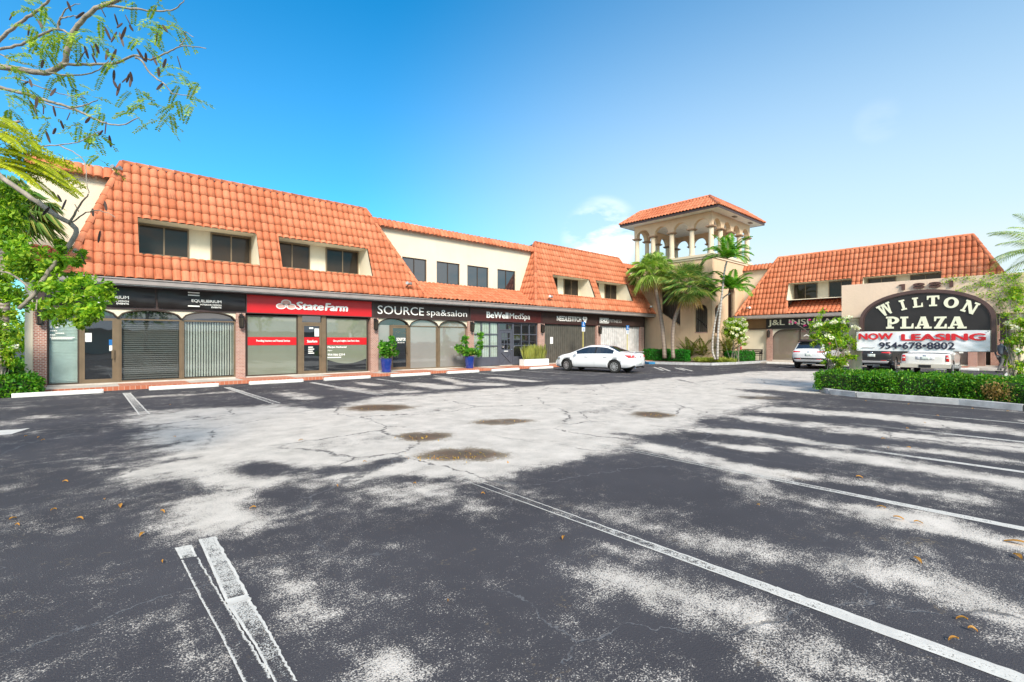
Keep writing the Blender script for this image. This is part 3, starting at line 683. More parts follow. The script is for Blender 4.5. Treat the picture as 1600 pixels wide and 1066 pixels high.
mb = MB(); a = onG(1001, 567.5); b = onG(1020, 569); mb.bar((a.x - .1, a.y, .06), (b.x - .1, b.y, .06), .5, .16); struct(mb, 'blue_painted_kerb', M['blue_paint'])
# island under the plaza sign
si = [onG(1282, 603), onG(1286, 612), onG(1300, 616), onG(1340, 620.5), onG(1400, 625), onG(1500, 632.5), onG(1600, 642)]
si = [(p.x, p.y) for p in si] + [(17.0, -6)]
mb = MB()
for i in range(len(si) - 1): mb.bar((*si[i], .05), (*si[i + 1], .05), .2, .20)
struct(mb, 'sign_island_kerb', M['curb'])
mb = MB(); mb.prism([(x + .08, y, -.2) for x, y in si] + [(20.6, -6, -.2), (20.6, 5.0, -.2)], (0, 0, .29)); struct(mb, 'sign_island_soil', M['soil'])
# street and verge on the camera's own side of the lot
mb = MB(); mb.box(-80, 90, -24, -12, -.2, .02); struct(mb, 'street', plain('street_asphalt', (.07, .07, .075), .9, var=.2))

# concrete wheel stops
def wheel_stop(x, y, along, L, label, group):
    mb = MB(); h, w = .12, .085
    pr = [(-w, 0), (-w, h * .6), (-w * .55, h), (w * .55, h), (w, h * .6), (w, 0)]
    def sec(t, k): return [((t, q * k, z) if along == 'x' else (q * k, t, z)) for q, z in pr]
    st = [(-L / 2, .8), (-L / 2 + .04, 1), (L / 2 - .04, 1), (L / 2, .8)]; n = len(pr); vs = []
    for t, k in st: vs += sec(t, k)
    fs = [(i * n + j, i * n + j + 1, (i + 1) * n + j + 1, (i + 1) * n + j) for i in range(3) for j in range(n - 1)] + [tuple(range(n)), tuple(range(4 * n - 1, 3 * n - 1, -1))]
    mb.add(vs, fs); o = mb.build('wheel_stop', M['stop']); o.location = (x, y, .003); ORG[o.name] = Vector((x, y, .003)); tag(o, label, 'wheel stop', group); return o
near = ['in front of the number 10 shop door', 'in front of the wide window with grey horizontal blinds', 'in front of the left red-striped window', 'in front of the right window lettered with a phone number',
        'below the salon window nearest the first blue pot', 'before the last arched window of the salon', 'in front of the slate blue door', 'by the nose of the parked white sedan']
for (a, b), nm in zip(((-1.55, .48), (1.64, 3.66), (4.66, 6.62), (7.46, 9.5), (10.5, 12.6), (13.6, 15.6), (16.5, 18.5), (19.4, 21.3)), near):
    wheel_stop((a + b) / 2, 20.05, 'x', b - a, 'white painted concrete wheel stop ' + nm, 'white wheel stops along the left shops')
for y, nm in ((12.6, 'left of the white compact SUV below the taupe arched shade'), (9.5, 'directly ahead of the white compact SUV'), (6.5, 'ahead of the dark SUV'), (3.4, 'ahead of the white pickup'), (.2, 'right of the white pickup near the entrance steps')):
    wheel_stop(37.1, y, 'y', 1.9, 'white painted concrete wheel stop ' + nm, 'white wheel stops along the right shops')
# ------------------------------------------------------------------ left wing of the plaza
YE, ZE, RD, RH = 21.6, 3.87, 1.9, 4.55      # eave line, eave height, mansard depth and rise
YW, YF = 23.5, 22.2                         # upper wall plane, shop-front plane
def rp(x, z): return Vector((x, YE + (z - ZE) * RD / RH, z))
LW = thing('shopping_plaza_wing', 'long two storey cream plaza wing with orange barrel tile mansards behind the white sedan', 'building', (17, 22.2, 0))
# stucco walls
holes = [(13.0, 14.55, 5.0, 6.28), (15.22, 16.85, 5.0, 6.28), (17.42, 19.08, 5.0, 6.28), (19.82, 21.38, 5.0, 6.28)]
mb = MB(); wall_holes(mb, 'x', YW, -1.45, 35.3, 3.7, 8.02, holes, .14)
mb.box(-1.45, -1.40, YW + .005, 33, 3.7, 8.02); mb.add([(-1.45, YW, 8.0), (35.3, YW, 8.0), (35.3, 33, 8.0), (-1.45, 33, 8.0)], [(0, 1, 2, 3)])
mb.box(-1.45, 35.2, 32.9, 33, 0, 8.0); mb.box(-1.40, -1.2, 22.25, 33, 0, 3.68)
mb.build('upper_wall', M['stucco'], LW)
for h in holes: window(LW, 'x', YW + .06, *h)
# parapet tile copings on the two recessed wall stretches
for k, (a, b) in enumerate(((-1.5, 1.3), (10.6, 23.4), (32.6, 35.3))):
    bm = bmesh.new(); tile_poly(bm, [(a, 23.26, 7.66), (b, 23.26, 7.66), (b, 23.55, 8.10), (a, 23.55, 8.10)], (1, 0, 0), (0, 23.26, 7.66), seed=40 + k, e=.52)
    tile_obj('parapet_tiles', bm, LW)
    mb = MB(); mb.box(a, b, 23.5, 23.8, 8.1, 8.16); mb.build('parapet_cap', M['curb'], LW)
# low tiled skirts under the recessed walls
for k, (a, b) in enumerate(((-1.5, .6), (12.6, 22.3))):
    bm = bmesh.new(); tile_poly(bm, [(a, YE - .05, ZE), (b, YE - .05, ZE), (b, YW, 4.93), (a, YW, 4.93)], (1, 0, 0), (0, YE - .05, ZE), seed=50 + k, e=.40)
    tile_obj('skirt_roof', bm, LW)
# the two projecting mansards, each with two window recesses
def mansard(bld, name, e0, e1, r0, r1, recs, place, side_tiles=(True, True), seed=0, axis='x', zo=0.0):
    """place(a, d, z): along the facade, depth behind the eave line, height"""
    def rpp(a, z): return place(a, (z - ZE) * RD / RH, z + zo)
    zt = ZE + RH
    bm = bmesh.new(); S = (place(1, 0, 0) - place(0, 0, 0)); O = place(0, 0, ZE + zo)
    def hl(z): return e0 + (r0 - e0) * (z - ZE) / RH
    def hr(z): return e1 + (r1 - e1) * (z - ZE) / RH
    zb, zu = recs[0][2], recs[0][3]
    def piece(p): tile_poly(bm, [rpp(a, z) for a, z in p], S, O, seed=seed)
    full_low = [r for r in recs if len(r) > 4]
    if full_low:   # first recess runs down to the eave as a low skirt
        r = full_low[0]
        piece([(hl(ZE), ZE), (r[0] + .15, ZE), (r[0], zb), (hl(zb), zb)])
        piece([(r[4], ZE), (hr(ZE), ZE), (hr(zb), zb), (r[4], zb)])
    else: piece([(hl(ZE), ZE), (hr(ZE), ZE), (hr(zb), zb), (hl(zb), zb)])
    piece([(hl(zu), zu), (hr(zu), zu), (r1, zt), (r0, zt)])
    xs_ = [None] + [x for r in recs for x in (r[0], r[1])] + [None]
    for i in range(0, len(xs_), 2):
        a, b = xs_[i], xs_[i + 1]
        p = [(hl(zb) if a is None else a, zb), (hr(zb) if b is None else b, zb), (hr(zu) if b is None else b, zu), (hl(zu) if a is None else a, zu)]
        piece(p)
    for s, (e, r) in enumerate(((e0, r0), (e1, r1))):
        tri = [place(e, 0, ZE + zo), place(e, RD + .1, ZE + zo), place(r, RD + .1, zt + zo), place(r, RD, zt + zo)]
        Sd = place(0, 1, 0) - place(0, 0, 0)
        if side_tiles[s]: tile_poly(bm, tri, Sd, place(e, 0, ZE + zo), seed=seed + 5 + s)
    ro = tile_obj(name, bm, bld)
    bc = bmesh.new(); bc.loops.layers.uv.new('UVMap')
    out = place(0, -1, 0) - place(0, 0, 0)
    for (e, r, sg) in ((e0, r0, -1), (e1, r1, 1)):
        nn = (S * sg + out * 1.0 + Vector((0, 0, .6)))
        ridge_caps(bc, place(e, -.03, ZE + zo), place(r, RD, zt + zo + .02), .11, nrm=nn)
    ridge_caps(bc, place(r0, RD, zt + zo + .03), place(r1, RD, zt + zo + .03), .10, .40, nrm=Vector((0, 0, 1)) + out * .4)
    oc = tile_obj('ridge_tiles', bc, ro)
    mb = MB(); mb.add([place(r0, RD + .02, zt + zo), place(r1, RD + .02, zt + zo), place(r1, RD + 3, 7.9 + zo), place(r0, RD + 3, 7.9 + zo)], [(0, 1, 2, 3)])
    mb.add([place(r0, RD + .03, zt + zo), place(r1, RD + .03, zt + zo), place(r1, RD + .03, 7.5 + zo), place(r0, RD + .03, 7.5 + zo)], [(0, 1, 2, 3)])
    mb.build('roof_back', M['curb'], ro)
    # recess boxes
    for r in recs:
        a, b = r[0], r[1]; mb = MB()
        dw = RD - .06; db = (zb - ZE) * RD / RH; du = (zu - ZE) * RD / RH
        for x in (a, b): mb.add([place(x, db, zb + zo), place(x, dw, zb + zo), place(x, dw, zu + .02 + zo), place(x, du, zu + .02 + zo)], [(0, 1, 2, 3)])
        mb.add([place(a, du - .02, zu + .02 + zo), place(b, du - .02, zu + .02 + zo), place(b, dw, zu + .02 + zo), place(a, dw, zu + .02 + zo)], [(0, 1, 2, 3)])
        mb.add([place(a, dw, zb + zo), place(b, dw, zb + zo), place(b, dw, zu + .02 + zo), place(a, dw, zu + .02 + zo)], [(0, 1, 2, 3)])
        mb.add([place(a, db - .03, zb + .03 + zo), place(b, db - .03, zb + .03 + zo), place(b, dw, zb + .2 + zo), place(a, dw, zb + .2 + zo)], [(0, 1, 2, 3)])
        mb.build('window_recess', M['stucco'], bld, fixn=False)
    return rpp
def placeL(a, d, z): return Vector((a, YE + d, z))
mansard(LW, 'mansard_roof', -.5, 13.42, 1.1, 10.88, [(1.5, 5.52, 4.79, 6.22), (6.38, 10.53, 4.79, 6.22)], placeL, seed=1)
mansard(LW, 'mansard_roof', 21.36, 35.25, 23.22, 32.85, [(23.86, 27.84, 4.79, 6.18), (28.62, 32.6, 4.79, 6.18)], placeL, seed=2)
for (a, b) in ((1.56, 3.22), (3.98, 5.5), (6.42, 8.04), (8.8, 10.45), (23.9, 25.35), (26.06, 27.63), (28.66, 30.1), (30.9, 32.44)):
    window(LW, 'x', YE + RD - .13, a, b, 5.02, 6.2, 'win_dark', frame='bronze')
# gutter, soffit, fascia beam
mb = MB(); mb.box(-.62, 35.25, YE - .10, YE - .02, 3.66, 3.86); mb.box(-.62, 35.25, YE - .14, YE - .02, 3.82, 3.86); mb.build('gutter', M['gutter'], LW)
mb = MB(); mb.box(-.6, 35.25, YE - .02, 22.2, 3.62, 3.66); mb.build('eave_soffit', M['soffit'], LW)
mb = MB(); mb.box(-1.2, 34.6, YF - .05, YF + .25, 2.80, 3.64); mb.box(-.7, 35.2, YE + .0, YE + .05, 3.58, 3.62); mb.build('fascia_beam', M['fascia'], LW)
# brick pillars
PIL = [(-1.22, -.90), (4.66, 5.0), (10.52, 10.92), (16.42, 16.88), (22.14, 22.74), (28.24, 28.72), (33.95, 34.5)]
for a, b in PIL:
    mb = MB(); mb.box(a, b, YF - .08, YF + .25, .12, 2.80); mb.build('brick_pillar', M['brick'], LW)
mb = MB(); mb.box(-1.42, -1.23, YF - .06, YF + .3, .12, 3.6); mb.build('corner_post', M['stucco'], LW)
mb = MB(); mb.box(-1.2, 34.4, YF + .02, YF + .2, .12, .17); mb.build('shop_sill', M['concrete'], LW)
mb = MB(); mb.box(-1.1, 35.2, 24.6, 24.7, .12, 3.6); mb.box(-1.1, 35.2, 22.5, 24.6, 3.55, 3.6); mb.box(-1.1, 35.2, 22.42, 24.6, .12, .16)
for a, b in PIL[1:]: mb.box((a + b) / 2 - .04, (a + b) / 2 + .04, YF + .26, 24.6, .16, 3.55)
mb.build('shop_interior', M['dark_in'], LW)
def fr(b, a0, a1, z0, z1, d0=.05, d1=.15): b.box(a0, a1, YF + d0, YF + d1, z0, z1)
def arch_panel(parent, bays, z0, z1, Y, t=.06, place=None):
    """cream spandrel with arched undersides over each bay (x0, x1)"""
    place = place or (lambda a, y, z: (a, y, z))
    mb = MB(); n = 14
    for (a, b) in bays:
        pts = [(a + (b - a) * k / n, z0 + (z1 - .03 - z0) * (max(0, 1 - (2 * k / n - 1) ** 2)) ** .5) for k in range(n + 1)]
        for k in range(n):
            (x1, q1), (x2, q2) = pts[k], pts[k + 1]
            vs = [place(x1, Y, q1), place(x2, Y, q2), place(x2, Y, z1), place(x1, Y, z1), place(x1, Y + t, q1), place(x2, Y + t, q2), place(x2, Y + t, z1), place(x1, Y + t, z1)]
            mb.add(vs, [(0, 1, 2, 3), (7, 6, 5, 4), (0, 4, 5, 1)])
    o = mb.build('arch_panel', M['stucco'], parent, fixn=False)
    tb = MB()
    for (a, b) in bays:
        pts = [Vector(place(a + (b - a) * k / n, Y - .01, z0 + (z1 - .03 - z0) * (max(0, 1 - (2 * k / n - 1) ** 2)) ** .5)) for k in range(n + 1)]
        tb.tube(pts, .028, 6)
    tb.build('arch_trim', M['bronze_dk'], o); return o
def shopwin(parent, a, b, z0, z1, pane, frame='bronze', w=.05, d=.09, name='shop_window'):
    mb = MB(); fr(mb, a, b, z0, z0 + w); fr(mb, a, b, z1 - w, z1); fr(mb, a, a + w, z0 + w, z1 - w); fr(mb, b - w, b, z0 + w, z1 - w)
    f = mb.build(name, M[frame], parent)
    g = MB(); g.box(a + w * .5, b - w * .5, YF + d, YF + d + .012, z0 + w * .5, z1 - w * .5); g.build('pane', M[pane], f); return f
def door(parent, a, b, z0, z1, pane='glass_dk', frame='bronze', hx=None):
    mb = MB(); w = .09; fr(mb, a, b, z0, z0 + .14, .04, .12); fr(mb, a, b, z1 - w, z1, .04, .12); fr(mb, a, a + w, z0 + .14, z1 - w, .04, .12); fr(mb, b - w, b, z0 + .14, z1 - w, .04, .12)
    d = mb.build('shop_door', M[frame], parent)
    g = MB(); g.box(a + w * .6, b - w * .6, YF + .075, YF + .09, z0 + .1, z1 - w * .6); g.build('pane', M[pane], d)
    h = MB(); hx = hx if hx is not None else b - .06; h.box(hx - .05, hx + .05, YF - .01, YF + .04, z0 + .85, z0 + 1.15); h.tube([(hx, YF - .05, z0 + .8), (hx, YF - .05, z0 + 1.2)], .015, 6); h.build('handle', M['bronze'], d)
    return d
ZB, ZS, ZT = .17, 2.46, 2.82
# --- shop 1: blinds behind clear glass, three arches
f1 = shopwin(LW, -.90, -.10, ZB, ZS, 'clear', 'bronze_dk')
mb = MB()
for k in range(44): mb.add([(-.86, YF + .155, ZB + .1 + k * .05), (-.14, YF + .155, ZB + .1 + k * .05), (-.14, YF + .175, ZB + .147 + k * .05), (-.86, YF + .175, ZB + .147 + k * .05)], [(0, 1, 2, 3)])
mb.box(-.88, -.12, YF + .18, YF + .19, ZB + .05, ZS - .05); mb.build('blinds', M['blind_t'], f1)
d1 = door(LW, -.05, .86, ZB, ZS, hx=.80)
mb = MB(); mb.box(.0, .22, YF + .065, YF + .072, 1.62, 1.93); mb.build('paper_notice', M['white'], d1)
mb = MB(); mb.box(.68, .78, YF + .062, YF + .07, 1.50, 1.70); mb.build('blue_sticker', M['sign_blue'], d1)
mb = MB(); mb.box(.69, .78, YF + .062, YF + .07, 1.30, 1.49); mb.build('white_sticker', M['white'], d1)
f2 = shopwin(LW, .98, 2.80, ZB, ZS, 'clear')
mb = MB()
for k in range(29): mb.add([(1.04, YF + .16, ZB + .1 + k * .077), (2.74, YF + .16, ZB + .1 + k * .077), (2.74, YF + .205, ZB + .155 + k * .077), (1.04, YF + .205, ZB + .155 + k * .077)], [(0, 1, 2, 3)])
mb.box(1.03, 2.75, YF + .23, YF + .24, ZB + .05, ZS - .05); mb.build('blinds', M['blind_h'], f2)
f3 = shopwin(LW, 2.86, 4.66, ZB, ZS, 'clear')
mb = MB()
for k in range(19): x = 2.94 + k * .091; mb.add([(x, YF + .16, ZB + .08), (x + .066, YF + .20, ZB + .08), (x + .066, YF + .20, ZS - .06), (x, YF + .16, ZS - .06)], [(0, 1, 2, 3)])
mb.build('blinds', M['blind_v'], f3)
for a, b in ((-.90, .92), (.92, 2.83), (2.83, 4.66)):
    mb = MB(); mb.box(a, b, YF + .10, YF + .11, ZS, ZT); mb.build('arched_transom', M['mirror'], LW)
arch_panel(LW, [(-.90, .92), (.92, 2.83), (2.83, 4.66)], ZS + .02, ZT, YF + .0)
def mull(*rows, mat='bronze'):
    for r in rows: mb = MB(); fr(mb, *r); mb.build('mullion', M[mat], LW)
mull((.86, .98, ZB, ZS, .03, .16), (-.10, -.05, ZB, ZS, .03, .16), (2.80, 2.86, ZB, ZS, .03, .16))
mb = txtY('10', -.82, -.62, 2.08, 2.27, YF + .08, depth=.004); mb.build('suite_number', M['letter'], f1)
mb = MB()
for (x0, x1, z) in ((-.83, -.66, 1.98), (-.70, -.48, 1.90), (-.83, -.70, 1.84), (-.83, -.22, 1.76), (-.80, -.28, 1.71)):
    x = x0
    while x < x1: mb.box(x, min(x + .035, x1), YF + .076, YF + .08, z, z + .03); x += .045
mb.build('small_lettering', M['letter'], f1)
# --- shop 2: red bands on frosted windows
f = shopwin(LW, 5.06, 7.12, ZB, ZT - .08, 'film', 'bronze_dk')
mb = MB(); mb.box(5.10, 7.08, YF + .078, YF + .088, 1.47, 1.82); b_ = mb.build('red_band', M['sign_red'], f)
txtY('Providing Insurance and Financial Services', 5.45, 6.80, 1.59, 1.71, YF + .077, depth=.004, bold=.02).build('lettering', M['letter'], f)
dd = door(LW, 7.30, 8.16, ZB, 2.42, 'glass_dk', hx=8.10)
mb = MB(); mb.box(7.38, 8.08, YF + .062, YF + .072, 1.47, 1.82); mb.build('red_band', M['sign_red'], dd)
txtY('StateFarm', 7.52, 7.98, 1.58, 1.70, YF + .060, depth=.003, bold=.03, shear=.15).build('lettering', M['letter'], dd)
mb = MB(); mb.box(7.86, 8.06, YF + .064, YF + .07, 1.86, 2.22); mb.box(7.62, 7.8, YF + .064, YF + .07, 2.2, 2.27); mb.build('paper_notice', M['white'], dd)
mb = MB()
for k in range(4): mb.box(7.58, 7.84 - .05 * (k % 2), YF + .064, YF + .07, 1.08 + k * .09, 1.12 + k * .09)
mb.build('opening_hours', M['letter'], dd)
mull((7.12, 7.30, ZB, ZT - .02, .02, .16), (8.16, 8.36, ZB, ZT - .02, .02, .16), (7.30, 8.16, 2.42, 2.50, .03, .15))
mb = MB(); mb.box(7.30, 8.16, YF + .09, YF + .10, 2.5, 2.78); mb.build('transom_pane', M['glass_dk'], LW)
f = shopwin(LW, 8.36, 10.42, ZB, ZT - .08, 'film', 'bronze_dk')
mb = MB(); mb.box(8.40, 10.38, YF + .078, YF + .088, 1.47, 1.82); mb.build('red_band', M['sign_red'], f)
txtY('Like a good neighbor, State Farm is there.', 8.72, 10.0, 1.59, 1.71, YF + .077, depth=.004, bold=.02).build('lettering', M['letter'], f)
txtY('Marjan Nathaniel', 8.46, 9.36, 1.30, 1.41, YF + .08, depth=.004, bold=.03).build('lettering', M['letter'], f)
txtY('Agent', 8.46, 8.68, 1.17, 1.24, YF + .08, depth=.004, bold=.01).build('lettering', M['letter'], f)
txtY('954-566-2214', 8.46, 9.28, .96, 1.06, YF + .08, depth=.004, bold=.03).build('lettering', M['letter'], f)
mb = MB(); mb.box(8.46, 9.1, YF + .08, YF + .085, .86, .90); mb.build('small_lettering', M['letter'], f)
# clear lower opening of the right window, where the film ends in a shallow curve
mb = MB(); n = 12; pts = [(8.45, YF + .082, .24), (10.35, YF + .082, .24)] + [(8.45 + 1.9 * (1 - k / n), YF + .082, .78 - .34 * math.sin(math.pi * (1 - k / n)) * .6) for k in range(n + 1)]
mb.add(pts, [tuple(range(len(pts)))]); mb.build('clear_lower_pane', M['glass_dk'], f, fixn=False)
# --- shop 3: salon with three arches
mb = MB(); mb.box(10.92, 11.62, YF + .10, YF + .11, ZB, ZS); mb.build('side_pane', M['film_g'], LW)
d3 = door(LW, 11.68, 12.64, ZB, 2.40, 'glass_dk')
txtY('source', 11.98, 12.50, 1.66, 1.82, YF + .06, depth=.004, bold=.02).build('lettering', M['letter'], d3)
txtY('SPA & SALON', 12.04, 12.44, 1.54, 1.60, YF + .06, depth=.004).build('lettering', M['letter'], d3)
mb = MB(); rr = random.Random(5)
for k in range(26):
    x, z = rr.uniform(11.8, 12.6), rr.uniform(1.95, 2.75); mb.lathe((x, YF + .065, z), [(.0, -.012), (.012, 0), (0, .012)], 6)
mb.build('string_lights', M['amber'], d3)
mull((12.64, 12.74, ZB, ZS, .02, .16), (11.62, 11.68, ZB, ZS, .02, .16), (14.44, 14.58, ZB, ZS, .02, .16), (11.68, 12.64, 2.40, 2.47, .03, .15))
shopwin(LW, 12.74, 14.44, ZB, ZS, 'film_g'); shopwin(LW, 14.58, 16.42, ZB, ZS, 'film_g')
for a, b, mt in ((10.92, 12.69, 'glass_dk'), (12.69, 14.51, 'film_g'), (14.51, 16.42, 'film_g')):
    mb = MB(); mb.box(a, b, YF + .10, YF + .11, ZS, ZT); mb.build('arched_transom', M[mt], LW)
arch_panel(LW, [(10.92, 12.69), (12.69, 14.51), (14.51, 16.42)], ZS - .06, ZT, YF)
# --- shop 4: slate blue gridded front and door
def grid_win(a, b, z0, z1, nx, nz, pane, sill):
    mb = MB(); w = .06
    fr(mb, a, b, .14, sill, .02, .15)
    for i in range(nx + 1): x = a + (b - a) * i / nx; fr(mb, x - w / 2, x + w / 2, sill, z1, .03, .12)
    for j in range(nz + 1): z = sill + (z1 - sill) * j / nz; fr(mb, a + .001, b - .001, z - w / 2, z + w / 2, .035, .115)
    f = mb.build('gridded_window', M['navy'], LW); g = MB(); g.box(a, b, YF + .085, YF + .095, sill, z1); g.build('pane', M[pane], f); return f
f = grid_win(16.88, 18.82, .14, 2.76, 3, 3, 'clear', .66); mb = MB(); mb.box(16.9, 18.8, YF + .11, YF + .12, .66, 2.76); mb.build('curtain', M['curtain'], f)
grid_win(20.06, 22.14, .14, 2.76, 3, 3, 'glass_dk', .66)
mb = MB(); fr(mb, 18.82, 18.92, .14, 2.76, .02, .16); fr(mb, 19.96, 20.06, .14, 2.76, .02, .16); fr(mb, 18.92, 19.96, 2.30, 2.36, .02, .16); fr(mb, 18.92, 19.96, 2.70, 2.76, .02, .16); mb.build('door_casing', M['navy'], LW)
mb = MB(); mb.box(18.92, 19.96, YF + .09, YF + .10, 2.36, 2.70); mb.build('transom_pane', M['glass_dk'], LW)
mb = MB(); fr(mb, 18.92, 19.96, .14, 2.30, .06, .12)
for x in (18.95, 19.83): fr(mb, x, x + .10, .16, 2.28, .04, .06)
for z in (.16, .95, 2.16): fr(mb, 19.05, 19.83, z, z + .12, .04, .06)
mb.bar((19.06, YF + .05, .30), (19.82, YF + .05, .94), .07, .02); mb.bar((19.06, YF + .047, .94), (19.82, YF + .047, .30), .07, .02)
dn = mb.build('panelled_door', M['navy'], LW)
for i in range(3):
    for j in range(3):
        g = MB(); g.box(19.10 + i * .245, 19.29 + i * .245, YF + .052, YF + .058, 1.14 + j * .35, 1.44 + j * .35); g.build('pane', M['glass_dk'], dn)
g = MB(); g.box(19.28, 19.60, YF + .03, YF + .04, 1.00, 1.05); g.build('mail_slot', M['white'], dn)
g = MB(); g.lathe((19.88, YF + .02, 1.12), [(0, -.05), (.035, -.03), (.04, 0), (.02, .05)], 10, axis=1); g.build('door_knob', M['chrome'], dn)
# --- shop 5 and 6: ribbed roller shutters
mb = MB()
def ribs(b, a0, a1, z0, z1, st, d):
    x = a0; k = 0
    while x < a1 - .001:
        q = min(x + st, a1); y = YF + (.06 if k % 2 else .06 + d); b.box(x, q - .004, y, YF + .16, z0, z1); x = q; k += 1
ribs(mb, 22.76, 25.16, .14, 2.78, .10, .02); ribs(mb, 25.24, 28.22, .14, 2.78, .10, .02); mb.box(25.16, 25.24, YF + .04, YF + .16, .14, 2.78)
s5 = mb.build('roller_shutter', plain('dark_olive_shutter', (.085, .08, .068), .5, var=.2), LW)
mb = MB(); mb.box(23.4, 23.66, YF + .03, YF + .055, 1.46, 1.92); mb.build('paper_notice', M['white'], s5)
mb = MB(); ribs(mb, 28.74, 33.94, .14, 2.78, .125, .045); mb.build('roller_shutter', plain('pale_grey_shutter', (.56, .55, .55), .5, var=.2), LW)
# --- dark passage beside the tower
mb = MB(); mb.box(34.52, 35.28, YF + .35, YF + .4, .12, 3.6); mb.build('passage_back', M['dark_in'], LW)

# shop signs (each its own thing, hung on the fascia beam)
YS = YF - .11
def sign_panel(a, b, z0, z1, mat, label, frame=True):
    t = thing('shop_sign', label, 'shop sign', ((a + b) / 2, YS, z0))
    mb = MB(); mb.box(a, b, YS + .02, YS + .058, z0, z1); mb.build('panel', M[mat], t)
    if frame:
        f = MB(); w = .035
        f.box(a - w, b + w, YS + .005, YS + .055, z0 - w, z0); f.box(a - w, b + w, YS + .005, YS + .055, z1, z1 + w); f.box(a - w, a, YS + .005, YS + .055, z0, z1); f.box(b, b + w, YS + .005, YS + .055, z0, z1); f.build('frame', M['fascia'], t)
    return t
def rag(t, a, b, z0, z1):     # soft vinyl banner with sagging folds
    n, m_ = 40, 8; mb = MB(); vs = []
    for j in range(m_ + 1):
        for i in range(n + 1):
            u, v = i / n, j / m_
            d = .018 * math.sin(u * 9 + v * 2) * math.sin(v * math.pi) + .014 * math.sin(u * 21 + 1 - v * 4) * math.sin(u * math.pi) + .02 * math.sin(v * 6.3)
            vs.append((a + (b - a) * u, YS - .01 - d, z0 + (z1 - z0) * v + .012 * math.sin(u * 11) * (1 if v > .5 else -1)))
    mb.add(vs, [(j * (n + 1) + i, j * (n + 1) + i + 1, (j + 1) * (n + 1) + i + 1, (j + 1) * (n + 1) + i) for j in range(m_) for i in range(n)])
    return mb.build('banner_cloth', M['banner_blk'], t, smooth=True, fixn=False)
for (a, b, lx, lab) in ((-.95, 1.98, 0.0, 'black vinyl banner lettered EQUILIBRIUM partly behind the green branch'), (2.06, 4.98, 2.9, 'black vinyl banner lettered EQUILIBRIUM beside the red sign')):
    t = thing('shop_banner', lab, 'banner', ((a + b) / 2, YS, 2.86)); rag(t, a, b, 2.90, 3.58)
    x = lx
    txtY('EQUILIBRIUM', x + .22, x + 1.22, 3.14, 3.27, YS - .05, depth=.004, bold=.005).build('lettering', M['letter'], t)
    txtY('INTERIOR DESIGN', x + .50, x + 1.22, 3.045, 3.105, YS - .05, depth=.004).build('lettering', M['letter'], t)
    txtY('EVENTS', x + .88, x + 1.22, 2.955, 3.015, YS - .05, depth=.004, bold=.02).build('lettering', M['letter'], t)
    mb = MB()
    for z in (3.50, 3.40, 2.98): mb.box(x + .1, x + .48, YS - .058, YS - .05, z, z + .045)
    mb.build('emblem', M['letter'], t)
t = sign_panel(5.05, 10.56, 2.84, 3.58, 'sign_red', 'bright red shop sign lettered StateFarm with three ovals')
txtY('State', 6.98, 8.22, 3.04, 3.40, YS + .01, depth=.012, bold=.045, shear=.12).build('lettering', M['letter'], t)
txtY('Farm', 8.26, 9.36, 3.04, 3.40, YS + .01, depth=.012, bold=.045, shear=.12).build('lettering', M['letter'], t)
for (cx_, cz) in ((6.38, 3.16), (6.80, 3.16), (6.59, 3.33)):
    mb = MB(); mb.lathe((cx_, YS + .008, cz), [(.205, 0), (.205, .01)], 24, axis=1); mb.v = [(v[0], v[1], cz + (v[2] - cz) * .62) for v in mb.v]; e = mb.build('oval_emblem', M['letter'], t)
    mb = MB(); mb.lathe((cx_, YS + .003, cz), [(.155, 0), (.155, .005)], 24, axis=1); mb.v = [(v[0], v[1], cz + (v[2] - cz) * .55) for v in mb.v]; mb.build('oval_centre', M['pink_egg'], e)
t = sign_panel(10.64, 16.48, 2.84, 3.57, 'sign_brown', 'dark brown shop sign lettered SOURCE spa&salon')
txtY('SOURCE', 10.86, 13.50, 3.00, 3.42, YS + .005, depth=.015, bold=.0).build('lettering', M['letter'], t)
txtY('spa&salon', 13.68, 16.34, 2.92, 3.36, YS + .005, depth=.015, bold=-.008).build('lettering', M['letter'], t)
t = sign_panel(16.62, 22.40, 2.84, 3.57, 'sign_maroon', 'glossy maroon shop sign lettered BeWell MedSpa')
txtY('BeWell', 17.78, 19.50, 3.02, 3.40, YS + .005, depth=.015, bold=.03).build('lettering', M['letter'], t)
txtY('MedSpa', 19.62, 21.36, 2.92, 3.38, YS + .005, depth=.015, bold=-.012).build('lettering', M['letter'], t)
t = sign_panel(22.52, 28.34, 2.84, 3.57, 'sign_brown', 'maroon brown shop sign lettered NEEDLESTITCH over the dark shutter')
t.children[0].data.materials[0] = plain('plum_brown_sign', (.062, .02, .022), .3)
txtY('NEEDLESTITCH', 23.9, 26.42, 3.02, 3.36, YS + .005, depth=.015, bold=.006).build('lettering', M['letter'], t)
mb = MB()
for sx in (-.12, .12): mb.lathe((26.86 + sx, YS + .004, 3.26), [(.13, 0), (.13, .012)], 16, axis=1)
mb.box(26.74, 26.98, YS - .002, YS + .012, 2.96, 3.12); mb.box(26.76, 26.80, YS - .002, YS + .012, 3.12, 3.2); mb.box(26.92, 26.96, YS - .002, YS + .012, 3.12, 3.2); mb.build('emblem', M['letter'], t)
mb = MB()
for sx in (-.10, .10): mb.lathe((26.86 + sx, YS - .006, 3.25), [(.045, 0), (.045, .005)], 12, axis=1)
mb.build('emblem_hole', M['sign_maroon'], t)
t = sign_panel(28.44, 34.4, 2.84, 3.57, 'sign_brown', 'nearly black shop sign lettered DIZ FITNESS over the pale shutter')
t.children[0].data.materials[0] = M['black']
mb = MB()
